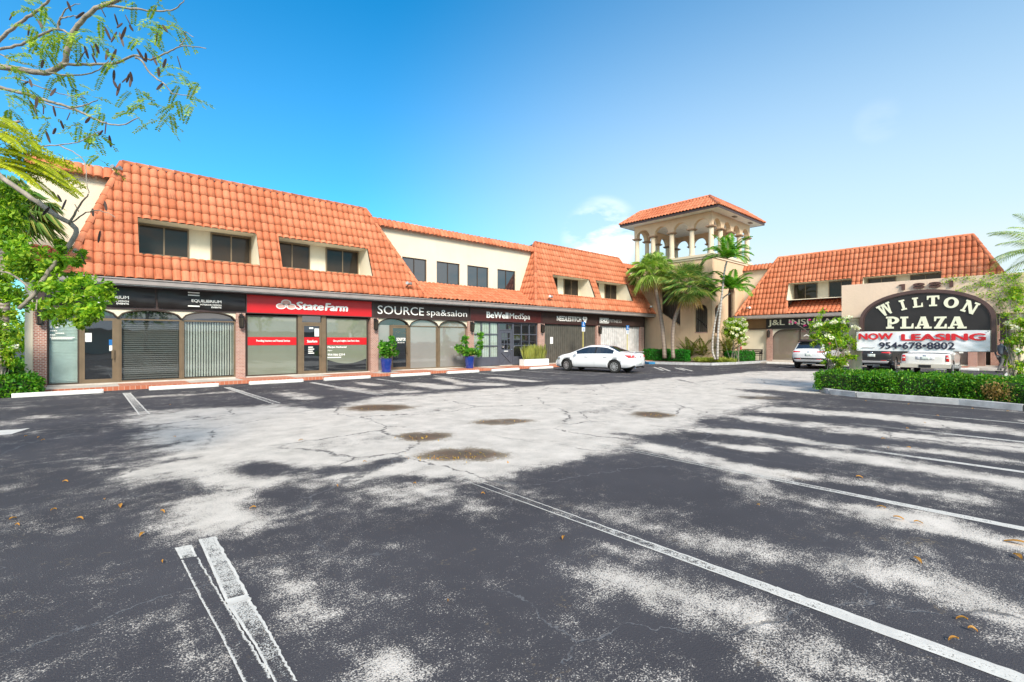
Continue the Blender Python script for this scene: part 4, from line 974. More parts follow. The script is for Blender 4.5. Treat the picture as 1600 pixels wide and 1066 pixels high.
for a, b, z0, z1 in ((28.58, 29.66, 3.33, 3.37), (28.58, 29.66, 2.99, 3.03), (28.58, 28.61, 3.03, 3.33), (29.63, 29.66, 3.03, 3.33)): mb.box(a, b, YS + .005, YS + .018, z0, z1)
mb.build('logo_frame', M['letter'], t)
txtY('DIZ', 28.66, 29.58, 3.07, 3.29, YS + .005, depth=.013, bold=.05).build('lettering', M['letter'], t)
txtY('FITNESS', 29.76, 31.3, 3.05, 3.30, YS + .005, depth=.013, bold=-.01).build('lettering', plain('grey_sign_letter', (.48, .47, .45), .5), t)

# wall lanterns on the pillars
def lantern(x, y, z, face, label, group='black wall lanterns on the brick pillars'):
    t = thing('wall_lantern', label, 'lantern', (x, y, z), group)
    d = Vector((0, -1, 0)) if face == 'y' else Vector((-1, 0, 0))
    c = Vector((x, y, z)) + d * .17; mb = MB()
    mb.lathe(c + Vector((0, 0, .42)), [(.01, .16), (.03, .1), (.06, .06), (.13, 0), (.13, -.02)], 6)
    for k in range(6):
        a = math.pi / 3 * k; p = c + Vector((.115 * math.cos(a), .115 * math.sin(a), .40)); q = c + Vector((.085 * math.cos(a), .085 * math.sin(a), 0)); mb.bar(p, q, .018)
    mb.lathe(c, [(.05, -.06), (.09, -.02), (.095, .02)], 6); mb.bar(Vector((x, y, z + .5)) - d * .02, c + Vector((0, 0, .5)), .03); mb.bar(c + Vector((0, 0, .5)), c + Vector((0, 0, .56)), .025)
    p = Vector((x, y, z + .2)); mb.bar(p - Vector((0, 0, .2)), p + Vector((0, 0, .35)), .11, .025); mb.build('lantern_cage', M['black'], t)
    g = MB(); g.lathe(c, [(.07, .02), (.098, .39)], 6); g.build('lantern_glass', plain('smoky_lamp_glass', (.05, .04, .03), .2), t)
    b = MB(); b.lathe(c + Vector((0, 0, .1)), [(.0, 0), (.02, .01), (.025, .07), (0, .12)], 8); b.build('bulb', M['amber'], t)
for (x, w) in ((-1.05, 'the far left pillar half under the branch'), (4.83, 'the pillar left of the red-banded windows'), (10.72, 'the pillar behind the first cobalt pot'), (16.65, 'the pillar behind the second cobalt pot'), (22.42, 'the pillar right of the striped snake plants'), (28.48, 'the pillar between the dark and pale shutters')):
    lantern(x, YF - .08, 2.22, 'y', 'black hexagonal wall lantern on ' + w)
# floodlights standing on the tiles
def flood(p, label, axis='y'):
    t = thing('floodlight', label, 'floodlight', p, 'small floodlights on the tile roofs'); p = Vector(p); o = Vector((0, -1, 0)) if axis == 'y' else Vector((-1, 0, 0)); s = Vector((1, 0, 0)) if axis == 'y' else Vector((0, 1, 0))
    mb = MB(); mb.tube([p, p + o * .14 + Vector((0, 0, .05)), p + o * .2 + Vector((0, 0, .12))], .022, 6); mb.build('bracket', M['black'], t)
    for k in (-1, 1):
        h = MB(); c = p + o * .2 + Vector((0, 0, .13)); e = c + s * (.13 * k) + o * .12 + Vector((0, 0, .05)); h.tube([c, c + (e - c) * .4, e], [.03, .06, .085], 10); h.build('lamp_head', M['galv'], t)
def onroof(px, py):
    d = ray(px, py); k = RD / RH; t = (YE + (CAMH - ZE) * k) / (d.y - d.z * k); return d * t + Vector((0, -.05, CAMH))
for px, w in (((125, 403), 'low on the left mansard near the overhanging branch'), ((181, 273), 'near the left top corner of the left mansard'), ((634, 449), 'low on the right end of the left mansard'), ((855, 468), 'low on the left end of the far mansard'), ((1012, 483), 'low at the right end of the far mansard beside the tower')):
    flood(onroof(*px), 'small twin floodlight ' + w)
# ------------------------------------------------------------------ stair tower in the corner
def fill2d(outer, holes, place, thick, dirn):
    """flat plate with holes: outlines are (a, z) lists; place maps to world; thick along dirn"""
    cu = bpy.data.curves.new('outline', 'CURVE'); cu.dimensions = '2D'; cu.fill_mode = 'BOTH'
    for pl in [outer] + holes:
        sp = cu.splines.new('POLY'); sp.points.add(len(pl) - 1); sp.use_cyclic_u = True
        for p, q in zip(sp.points, pl): p.co = (q[0], q[1], 0, 1)
    ob = bpy.data.objects.new('outline', cu); COL.objects.link(ob); dg = bpy.context.evaluated_depsgraph_get()
    me = bpy.data.meshes.new_from_object(ob.evaluated_get(dg)); mb = MB(); D = Vector(dirn) * thick
    base = [Vector(place(v.co.x, v.co.y)) for v in me.vertices]; fs = [tuple(p.vertices) for p in me.polygons]
    mb.add(base, fs); mb.add([b + D for b in base], fs)
    for pl in [outer] + holes:
        n = len(pl); a = [Vector(place(*p)) for p in pl]
        mb.add(a + [q + D for q in a], [(i, (i + 1) % n, n + (i + 1) % n, n + i) for i in range(n)])
    bpy.data.objects.remove(ob); bpy.data.meshes.remove(me); return mb
def archpts(a0, a1, z0, zs, n=14):
    r = (a1 - a0) / 2; c = (a0 + a1) / 2
    return [(a0, z0), (a1, z0)] + [(c + r * math.cos(math.pi * k / n), zs + r * math.sin(math.pi * k / n)) for k in range(n + 1)]
TX, TY, TL = 35.3, 16.75, 6.85
TW = thing('stair_tower', 'tan stucco stair tower with an arcaded open top and tiled hip roof in the corner', 'tower', (TX + TL / 2, TY + TL / 2, 0))
plL = lambda a, z: (TX, a, z); plR = lambda a, z: (a, TY, z)
diag = [(21.1, 4.0), (19.35, 2.85), (19.35, 4.9), (20.2, 6.0), (21.1, 6.0)]
mb = fill2d([(TY + .31, 0), (TY + TL, 0), (TY + TL, 8.1), (TY + .31, 8.1)], [archpts(17.12, 18.15, 2.25, 3.95), diag], plL, .3, (1, 0, 0))
mb.build('tower_wall', M['tan'], TW)
mb = fill2d([(TX, 0), (TX + TL, 0), (TX + TL, 8.1), (TX, 8.1)], [archpts(35.75, 36.66, 2.25, 3.95), archpts(38.0, 39.25, 2.9, 5.4)], plR, .3, (0, 1, 0))
mb.build('tower_wall', M['tan'], TW)
mb = MB(); mb.box(TX + TL - .3, TX + TL, TY + .31, TY + TL, 0, 8.1); mb.build('tower_wall', M['tan'], TW)
mb = MB(); mb.box(TX + .3, TX + TL - .3, TY + TL - .3, TY + TL, 0, 8.1); mb.build('tower_wall', M['tan'], TW)
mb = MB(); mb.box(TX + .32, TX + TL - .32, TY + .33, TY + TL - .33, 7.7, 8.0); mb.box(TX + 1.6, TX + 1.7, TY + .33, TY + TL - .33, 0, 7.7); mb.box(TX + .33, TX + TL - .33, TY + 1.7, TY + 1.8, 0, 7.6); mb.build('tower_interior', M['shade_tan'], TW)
mb = MB(); mb.box(TX - .14, TX + TL + .14, TY - .14, TY + TL + .14, 8.1, 8.28); mb.box(TX - .07, TX + TL + .07, TY - .07, TY + TL + .07, 7.95, 8.1); mb.build('ledge', M['tan_lt'], TW)
# iron grilles and handrails in the openings
for k in range(6):
    y = 17.2 + k * .175
    mb = MB(); mb.bar((TX + .12, y, 2.25), (TX + .12, y, 4.30), .025); mb.build('grille_bar', M['bronze_dk'], TW)
for k in range(5):
    x = 35.82 + k * .19; mb = MB(); mb.bar((x, TY + .12, 2.25), (x, TY + .12, 4.25), .025); mb.build('grille_bar', M['bronze_dk'], TW)
for k in range(7):
    x = 38.09 + k * .18; mb = MB(); mb.bar((x, TY + .12, 2.9), (x, TY + .12, 5.75), .025); mb.build('grille_bar', M['bronze_dk'], TW)
for k in range(9):
    y = 19.45 + k * .19; mb = MB(); mb.bar((TX + .14, y, 2.8 + .55 * (y - 19.3)), (TX + .14, y, 5.9), .025); mb.build('grille_bar', M['bronze_dk'], TW)
for a, b in (((TX + .5, 17.0, 2.5), (TX + .5, 18.2, 3.4)), ((TX + .8, 17.9, 3.0), (TX + .8, 17.2, 2.3))):
    mb = MB(); mb.tube([a, b], .03, 6); mb.build('handrail', M['black'], TW)
mb = MB(); mb.box(TX + .02, TX + .28, 17.13, 18.14, 2.25, 2.34); mb.build('brick_sill', M['brick'], TW)
# arcade: arch bands on four sides and columns
nb = 4; bw = TL / nb; zs_, zt_ = 10.42, 11.46
def band(place, dirn, ext=0.0):
    holes = []
    outer = [(ext, zs_)]
    for i in range(nb):
        c = (i + .5) * bw; r = bw / 2 - .23
        outer += [(c - r, zs_)] + [(c + r * math.cos(math.pi - math.pi * k / 14), zs_ + r * math.sin(math.pi * k / 14)) for k in range(1, 14)] + [(c + r, zs_)]
    outer += [(TL - ext, zs_), (TL - ext, zt_), (ext, zt_)]
    return fill2d(outer, [], place, .34, dirn)
band(lambda a, z: (TX, TY + a, z), (1, 0, 0)).build('arch_band', M['tan'], TW)
band(lambda a, z: (TX + TL, TY + a, z), (-1, 0, 0)).build('arch_band', M['tan'], TW)
band(lambda a, z: (TX + a, TY, z), (0, 1, 0), .342).build('arch_band', M['tan'], TW)
band(lambda a, z: (TX + a, TY + TL, z), (0, -1, 0), .342).build('arch_band', M['tan'], TW)
spots = set()
for i in range(nb + 1):
    d = min(max(i * bw, .17), TL - .17)
    for p in ((.17, d), (TL - .17, d), (d, .17), (d, TL - .17)): spots.add((round(p[0], 3), round(p[1], 3)))
for (dx, dy) in sorted(spots):
    mb = MB(); c = (TX + dx, TY + dy, 0); mb.lathe(c, [(.235, 8.28), (.235, 8.4), (.20, 8.42), (.18, 10.30)], 14); col = mb.build('column', M['tan_lt'], TW, smooth=False)
    k = MB(); k.box(c[0] - .30, c[0] + .30, c[1] - .30, c[1] + .30, 10.32, 10.41); k.box(c[0] - .23, c[0] + .23, c[1] - .23, c[1] + .23, 10.26, 10.318); k.build('capital', plain('brown_capital', (.30, .19, .12), .8) if 'brown_capital' not in bpy.data.materials else bpy.data.materials['brown_capital'], col)
mb = MB(); mb.box(TX + .35, TX + TL - .35, TY + .35, TY + TL - .35, 11.40, 11.455); mb.build('belvedere_ceiling', M['soffit'], TW)
oh = .82; x0, x1, y0, y1 = TX - oh, TX + TL + oh, TY - oh, TY + TL + oh
mb = MB(); mb.box(x0, x1, y0, y1, 11.47, 11.54); mb.build('eave_soffit', M['soffit'], TW)
mb = MB()
for bx_ in ((x0 - .05, x1 + .05, y0 - .05, y0), (x0 - .05, x1 + .05, y1, y1 + .05), (x0 - .05, x0, y0, y1), (x1, x1 + .05, y0, y1)): mb.box(*bx_, 11.45, 11.60)
mb.build('eave_fascia', M['fascia'], TW)
ze, ztp, ins = 11.60, 12.70, 1.2
bm = bmesh.new(); E0 = .08
c = [Vector(p) for p in ((x0 - E0, y0 - E0, ze), (x1 + E0, y0 - E0, ze), (x1 + E0, y1 + E0, ze), (x0 - E0, y1 + E0, ze))]
tpts = [Vector(p) for p in ((x0 + ins, y0 + ins, ztp), (x1 - ins, y0 + ins, ztp), (x1 - ins, y1 - ins, ztp), (x0 + ins, y1 - ins, ztp))]
for i in range(4):
    j = (i + 1) % 4; S = (c[j] - c[i]).normalized(); tile_poly(bm, [c[i], c[j], tpts[j], tpts[i]], S, c[i], seed=80 + i, seg=6)
tr_ = tile_obj('hip_roof', bm, TW)
bc = bmesh.new(); bc.loops.layers.uv.new('UVMap')
for i in range(4):
    ridge_caps(bc, c[i] + Vector((0, 0, .05)), tpts[i] + Vector((0, 0, .05)), .12); ridge_caps(bc, tpts[i] + Vector((0, 0, .04)), tpts[(i + 1) % 4] + Vector((0, 0, .04)), .11)
tile_obj('ridge_tiles', bc, tr_)
mb = MB(); mb.box(x0 + ins, x1 - ins, y0 + ins, y1 - ins, ztp - .15, ztp - .05); mb.build('flat_roof', M['curb'], TW)
for (xx, yy) in ((38.2, y0 + .4), (41.2, y0 + .4)):
    mb = MB(); mb.box(xx - .22, xx + .22, yy - .12, yy + .12, 11.40, 11.465); mb.build('soffit_vent', M['shade_tan'], TW)
# ------------------------------------------------------------------ right wing
XE2, ZO = 39.1, -.22; XF = 39.7; XW = XE2 + RD
RW = thing('shopping_plaza_wing', 'two storey plaza wing with a red tile mansard behind the arched plaza sign', 'building', (41, 8, 0))
def placeR(a, d, z): return Vector((XE2 + d, -a, z))
mansard(RW, 'mansard_roof', -16.62, -.62, -14.1, -3.0, [(-13.05, -9.0, 4.90, 6.24, -8.9), (-8.38, -4.33, 4.90, 6.24)], placeR, seed=5, zo=ZO)
bm = bmesh.new(); tile_poly(bm, [placeR(-12.98, -.04, ZE + ZO), placeR(-8.85, -.04, ZE + ZO), placeR(-8.85, RD - .1, 4.95 + ZO), placeR(-12.98, RD - .1, 4.95 + ZO)], (0, -1, 0), placeR(0, -.04, ZE + ZO), seed=61, e=.4); sk = tile_obj('skirt_roof', bm, RW)
bc = bmesh.new(); bc.loops.layers.uv.new('UVMap'); ridge_caps(bc, placeR(-12.9, -.02, ZE + ZO + .02), placeR(-13.04, .5, 4.9 + ZO), .09, nrm=(-1, 0, .5)); ridge_caps(bc, placeR(-12.84, -.02, ZE + ZO + .02), placeR(-12.5, 1.1, 4.5 + ZO), .09); tile_obj('ridge_tiles', bc, sk)
for (a, b) in ((11.38, 12.97), (9.08, 10.64), (6.73, 8.30), (4.41, 5.99)):
    window(RW, 'y', XW - .13, a, b, 4.76, 6.0, 'win_dark', frame='bronze')
mb = MB(); mb.box(XW, XW + .2, 2.95, 16.75, 3.4, 7.85); mb.box(XW + .2, 50, 2.95, 3.15, 0, 7.8); mb.box(XW + .2, 50, 16.5, 16.75, 0, 7.8); mb.box(XW + .2, 50, 3.15, 16.5, 7.7, 7.8); mb.build('upper_wall', M['stucco'], RW)
for a, b in ((13.8, 16.75),):
    bm = bmesh.new(); tile_poly(bm, [(XW - .24, a, 7.40), (XW - .24, b, 7.40), (XW + .05, b, 7.85), (XW + .05, a, 7.85)], (0, -1, 0), (XW - .24, 0, 7.40), seed=66, e=.52); tile_obj('parapet_tiles', bm, RW)
mb = MB(); mb.box(XE2 - .10, XE2 - .02, .5, 16.7, 3.44, 3.64); mb.build('gutter', M['gutter'], RW)
mb = MB(); mb.box(XE2 - .02, XF + .3, .5, 16.7, 3.40, 3.44); mb.build('eave_soffit', M['soffit'], RW)
mb = MB(); mb.box(XF + .0, XF + .3, .5, 14.5, 2.58, 3.40); mb.build('fascia_beam', M['fascia'], RW)
mb = MB(); mb.box(XF + .1, XF + .35, 14.52, 16.7, .12, 2.56); mb.build('ground_floor_wall', M['stucco'], RW)
mb = MB(); mb.box(XF + .06, XF + .30, 14.52, 16.7, 2.64, 3.40); mb.build('timber_panel', plain('brown_panel', (.20, .115, .05), .6), RW)
mb = MB(); mb.box(XF + .0, XF + .30, 14.52, 16.7, 2.56, 2.64); mb.build('timber_beam', M['fascia'], RW)
for a, b in ((14.08, 14.50), (8.05, 8.45), (2.72, 3.10)):
    mb = MB(); mb.box(XF - .06, XF + .3, a, b, .12, 2.58); mb.build('brick_pillar', M['brick'], RW)
for xx, a in ((41.2, 2.45), (42.6, 1.9)):
    mb = MB(); mb.box(xx, xx + .4, a, a + .4, .12, 3.3); mb.build('brick_pillar', M['brick'], RW)
mb = MB(); mb.box(43.0, 43.1, .6, 14.4, .12, 3.4); mb.build('ground_floor_interior', M['dark_in'], RW)
def bay(a0, a1, mats, lab=None):
    h = [(a0, .2), (a1, .2), (a1, 1.75)] + [(a1 - .8 + .8 * math.cos(math.pi / 2 * k / 8), 1.72 + .8 * math.sin(math.pi / 2 * k / 8)) for k in range(9)] + [(a0 + .8 - .8 * math.sin(math.pi / 2 * k / 8), 1.72 + .8 * math.cos(math.pi / 2 * k / 8)) for k in range(9)]
    mb = fill2d([(a0 - .02, .14), (a1 + .02, .14), (a1 + .02, 2.58), (a0 - .02, 2.58)], [h], lambda a, z: (XF + .05, a, z), .06, (1, 0, 0)); ap = mb.build('arch_panel', M['stucco'], RW)
    pts = [(XF + .04, a, z) for a, z in h[2:]]; tb = MB(); tb.tube(pts, .03, 6); tb.tube([(XF + .04, a1, .2), (XF + .04, a1, 1.75)], .03, 6); tb.build('arch_trim', M['fascia'], ap)
    n = 3; w = (a1 - a0) / n
    for i in range(n):
        p = MB(); p.box(XF + .14, XF + .15, a0 + w * i, a0 + w * (i + 1), .15, 2.56); f = p.build('shop_window', M[mats], RW)
        if i:
            q = MB(); q.box(XF + .07, XF + .16, a0 + w * i - .04, a0 + w * i + .04, .15, 2.56); q.build('mullion', M['bronze_dk'], f)
bay(8.45, 14.08, 'shade_glass'); bay(3.10, 8.05, 'shade_glass')
mb = MB(); mb.box(XF - .02, XF + .02, 8.45, 14.08, .12, .2); mb.build('shop_sill', M['concrete'], RW)
# shop sign over the taupe shaded window
t = thing('shop_sign', 'black shop sign with cream capitals J&L INSURANCE behind the flowering shrub', 'shop sign', (XF - .1, 11.3, 2.6))
mb = MB(); mb.box(XF - .08, XF - .02, 8.2, 14.52, 2.60, 3.38); mb.build('panel', M['black'], t)
txtX('J&L INSURANCE', 14.36, 8.5, 2.74, 3.28, XF - .085, depth=.02, bold=.015).build('lettering', M['letter_cr'], t)
txtX('A.J.', 12.0, 11.2, 1.95, 2.15, XF + .135, depth=.004, bold=.02).build('window_lettering', M['letter'], RW)
lantern(XF - .06, 14.3, 1.98, 'x', 'black hexagonal wall lantern on the pillar left of the taupe arched shade')
flood(Vector((39.25, 15.6, 4.1)), 'small twin floodlight low on the right mansard above the bench', 'x')
# ------------------------------------------------------------------ plaza sign: wall on two columns, arched cabinet, vinyl banner
XS = 19.2
WT = thing('sign_wall', 'peach stucco sign wall numbered 1881 standing on two round columns in the hedge', 'sign wall', (19.45, 1.5, 0.09))
mb = MB(); mb.box(XS, XS + .5, -3.2, 4.62, 2.43, 3.54); mb.build('wall', M['pinkst'], WT)
for y in (4.28, .52):
    mb = MB(); mb.lathe((XS + .25, y, 0), [(.24, .05), (.24, .2), (.19, .22), (.17, 2.3), (.2, 2.34), (.2, 2.425)], 20); mb.build('column', M['tan_lt'], WT, smooth=False)
num = plain('brown_numeral', (.10, .045, .035), .6)
def slab(ch):   # heavy slab-serif capitals as overlapping pieces in a unit box
    t = .27; s = .15; P = []
    def bx(a, b, c, d): P.append([(a, c), (b, c), (b, d), (a, d)])
    def dg(x0, x1, w, z0=0, z1=1): P.append([(x0, z0), (x0 + w, z0), (x1 + w, z1), (x1, z1)])
    if ch == 'I': bx(.32, .68, 0, 1); bx(.12, .88, 0, s); bx(.12, .88, 1 - s, 1)
    if ch == 'L': bx(.14, .44, 0, 1); bx(0, .60, 1 - s, 1); bx(0, 1, 0, s); P.append([(.76, 0), (1, 0), (1, .42), (.9, .42)])
    if ch == 'T': bx(.35, .65, 0, 1); bx(.18, .82, 0, s); bx(0, 1, 1 - s * 1.1, 1); P.append([(0, .62), (.1, .62), (.22, 1), (0, 1)]); P.append([(.9, .62), (1, .62), (1, 1), (.78, 1)])
    if ch == 'W': dg(.22, .05, .17); dg(.22, .40, .13); dg(.62, .45, .16); dg(.62, .82, .12); bx(0, .32, 1 - s, 1); bx(.36, .64, 1 - s, 1); bx(.72, 1, 1 - s, 1)
    if ch == 'N': bx(.08, .24, 0, 1); bx(.76, .92, 0, 1); dg(.66, .02, .28); bx(0, .36, 0, s); bx(.62, 1, 1 - s, 1); bx(0, .2, 1 - s, 1)
    if ch == 'P':
        bx(.12, .42, 0, 1); bx(0, .58, 0, s); bx(0, .2, 1 - s, 1); n = 12
        o = [(.42 + .56 * math.sin(math.pi * k / n), .68 + .32 * math.cos(math.pi * k / n)) for k in range(n + 1)]; i = [(.42 + .26 * math.sin(math.pi * k / n), .68 + .17 * math.cos(math.pi * k / n)) for k in range(n + 1)]
        for k in range(n): P.append([o[k], o[k + 1], i[k + 1], i[k]])
        bx(.2, .5, .84, 1); bx(.3, .5, .36, .51)
    if ch == 'A': dg(.06, .36, .16); dg(.60, .34, .30); bx(.3, .7, .26, .40); bx(0, .36, 0, s); bx(.50, 1, 0, s)
    if ch == 'Z': bx(.04, .96, 1 - s, 1); bx(.04, .98, 0, s); dg(.04, .62, .32); P.append([(.04, .62), (.16, .62), (.28, 1), (.04, 1)]); P.append([(.86, .38), (.98, .38), (.98, 0), (.74, 0)])
    if ch == 'O':
        n = 24
        for k in range(n):
            a, b = 2 * math.pi * k / n, 2 * math.pi * (k + 1) / n
            P.append([(.5 + .5 * math.cos(a), .5 + .5 * math.sin(a)), (.5 + .5 * math.cos(b), .5 + .5 * math.sin(b)), (.5 + .22 * math.cos(b), .5 + .33 * math.sin(b)), (.5 + .22 * math.cos(a), .5 + .33 * math.sin(a))])
    if ch == '1': bx(.36, .72, 0, 1); P.append([(.08, .78), (.36, .72), (.36, 1), (.08, .92)])
    if ch == '8':
        n = 20
        for cz, rz in ((.27, .27), (.74, .26)):
            for k in range(n):
                a, b = 2 * math.pi * k / n, 2 * math.pi * (k + 1) / n
                P.append([(.5 + .5 * math.cos(a), cz + rz * math.sin(a)), (.5 + .5 * math.cos(b), cz + rz * math.sin(b)), (.5 + .16 * math.cos(b), cz + rz * .36 * math.sin(b)), (.5 + .16 * math.cos(a), cz + rz * .36 * math.sin(a))])
    return P
def slab_letter(parent, ch, X, y, z, w, h, rot, mat, depth=.02, name='letter'):
    """centre (y, z) of the letter on the plane x = X facing -X"""
    mb = MB(); cr, sr = math.cos(rot), math.sin(rot)
    for k, P in enumerate(slab(ch)):
        q = []
        for (a, b) in P:
            u, v = (a - .5) * w, (b - .5) * h; u, v = u * cr - v * sr, u * sr + v * cr
            q.append((X - depth - .0008 * k, y - u, z + v))
        mb.prism(q, (depth + .0008 * k, 0, 0))
    return mb.build(name, mat, parent)
for ch, px, py in (('1', 1411, 448.6), ('8', 1436, 446.8), ('8', 1461, 445.2), ('1', 1486, 443.6)):
    p = onX(px, py, XS); slab_letter(WT, ch, XS, p.y, p.z, .28 if ch == '8' else .24, .175, 0, num, .05, 'numeral')
# arched cabinet
CB = thing('plaza_sign', 'charcoal arched sign with cream letters WILTON PLAZA in a brown frame', 'sign', (18.95, 2.45, 1.33))
ya, yb, zb_, zspr, ztop = .90, 4.04, 1.34, 2.20, 3.20
def arch(y0, y1, z0, zs, zt, n=40):
    c, r = (y0 + y1) / 2, (y1 - y0) / 2
    return [(y0, z0)] + [(c - r * math.cos(math.pi * k / n), zs + (zt - zs) * max(0, math.sin(math.pi * k / n)) ** .85) for k in range(n + 1)] + [(y1, z0)]
o_ = arch(ya, yb, zb_, zspr, ztop); i_ = arch(ya + .10, yb - .10, 1.96, zspr + .02, ztop - .10); i2 = arch(ya + .10, yb - .10, zb_ + .05, zspr + .02, ztop - .10)
mb = fill2d(o_, [i2], lambda a, z: (18.80, a, z), .40, (1, 0, 0)); mb.build('frame', M['cab_frame'], CB)
mb = MB(); mb.prism([(18.84, a, z) for a, z in i_], (.3, 0, 0)); mb.build('sign_face', M['cab_face'], CB)
mb = MB(); mb.box(18.845, 19.1, ya + .10, yb - .10, zb_ + .05, 1.955); mb.build('lower_strip', M['cab_cream'], CB)
mb = MB(); n0 = [(18.832, a, z) for a, z in arch(ya + .115, yb - .115, 1.98, zspr + .01, ztop - .115)]; mb.tube(n0, .012, 5); mb.build('inner_trim', M['cab_frame'], CB)
mb = MB(); mb.box(18.834, 18.842, ya + .1, yb - .1, 2.605, 2.615); mb.build('panel_joint', M['black'], CB)
def from_crop(x, y): return onX(1300 + x / 5.33, 440 + y / 5.33, 18.83)
for ch, x, y, w, h, r in (('W', 445, 232, 120, 96, 27), ('I', 590, 196, 62, 86, 14), ('L', 712, 174, 84, 84, 5), ('T', 842, 162, 104, 88, 0), ('O', 993, 176, 126, 92, -9), ('N', 1152, 214, 128, 100, -25)):
    p = from_crop(x, y); q = from_crop(x + w / 2, y); q0 = from_crop(x - w / 2, y); u = from_crop(x, y + h / 2); u0 = from_crop(x, y - h / 2)
    slab_letter(CB, ch, 18.835, p.y, p.z, abs(q.y - q0.y), abs(u.z - u0.z), R(r), M['letter_cr'])
for ch, x, w in (('P', 506, 112), ('L', 624, 110), ('A', 760, 140), ('Z', 902, 112), ('A', 1042, 158)):
    p = from_crop(x, 342); q = from_crop(x + w / 2, 342); q0 = from_crop(x - w / 2, 342)
    hh = abs(from_crop(x, 292).z - from_crop(x, 392).z); slab_letter(CB, ch, 18.835, p.y, p.z, abs(q.y - q0.y), hh, 0, M['letter_cr'])
mb = MB(); mb.box(19.0, 19.3, .98, 1.1, zb_ - .01, zb_ + .02); mb.bar((19.0, 1.2, 2.5), (19.3, 1.2, 2.5), .08); mb.build('mounting_bracket', M['cab_frame'], CB)
# leasing banner tied over the lower strip
BN = thing('leasing_banner', 'white vinyl banner reading NOW LEASING 954-678-8802 tied across the plaza sign', 'banner', (18.74, 2.5, 1.33))
mb = MB(); n, m_ = 50, 10; vs = []
y0, y1, z0, z1 = 4.10, 1.02, 1.34, 1.945
def bz(u, v): return z0 + (z1 - z0) * v + .012 * math.sin(u * 16) * v - .02 * math.sin(u * math.pi) * (1 - v) * .6 + (.02 * u if v < .5 else 0) * (1 - 2 * v)
for j in range(m_ + 1):
    for i in range(n + 1):
        u, v = i / n, j / m_; d = .006 * math.sin(u * 30 + v * 5) + .010 * math.sin(u * 11 - v * 6) + (.012 * math.sin((u * 8 + v * 3) * 6) if u > .72 else 0) * (1 - v)
        vs.append((18.76 - d, y0 + (y1 - y0) * u, bz(u, v)))
mb.add(vs, [(j * (n + 1) + i, j * (n + 1) + i + 1, (j + 1) * (n + 1) + i + 1, (j + 1) * (n + 1) + i) for j in range(m_) for i in range(n)]); cl_ = mb.build('cloth', M['vinyl'], BN, smooth=True, fixn=False)
p = from_crop(256, 470)
txtX('NOW', 4.045, 3.155, 1.69, 1.90, 18.735, depth=.004, bold=.05).build('lettering', M['ink_red'], BN)
txtX('LEASING', 2.96, 1.10, 1.66, 1.87, 18.735, depth=.004, bold=.05).build('lettering', M['ink_red'], BN)
txtX('954\u2022678\u20228802', 3.51, 1.74, 1.405, 1.615, 18.735, depth=.004, bold=.03).build('lettering', M['ink_navy'], BN)
mb = MB(); mb.box(18.733, 18.737, 3.62, 3.95, 1.43, 1.455); mb.build('small_print', M['curb'], BN)
for (y, z) in ((4.06, 1.92), (4.06, 1.38), (1.06, 1.92), (1.06, 1.37)):
    mb = MB(); mb.lathe((18.735, y, z), [(.018, 0), (.018, .006)], 8, axis=0); mb.build('grommet', M['galv'], BN)
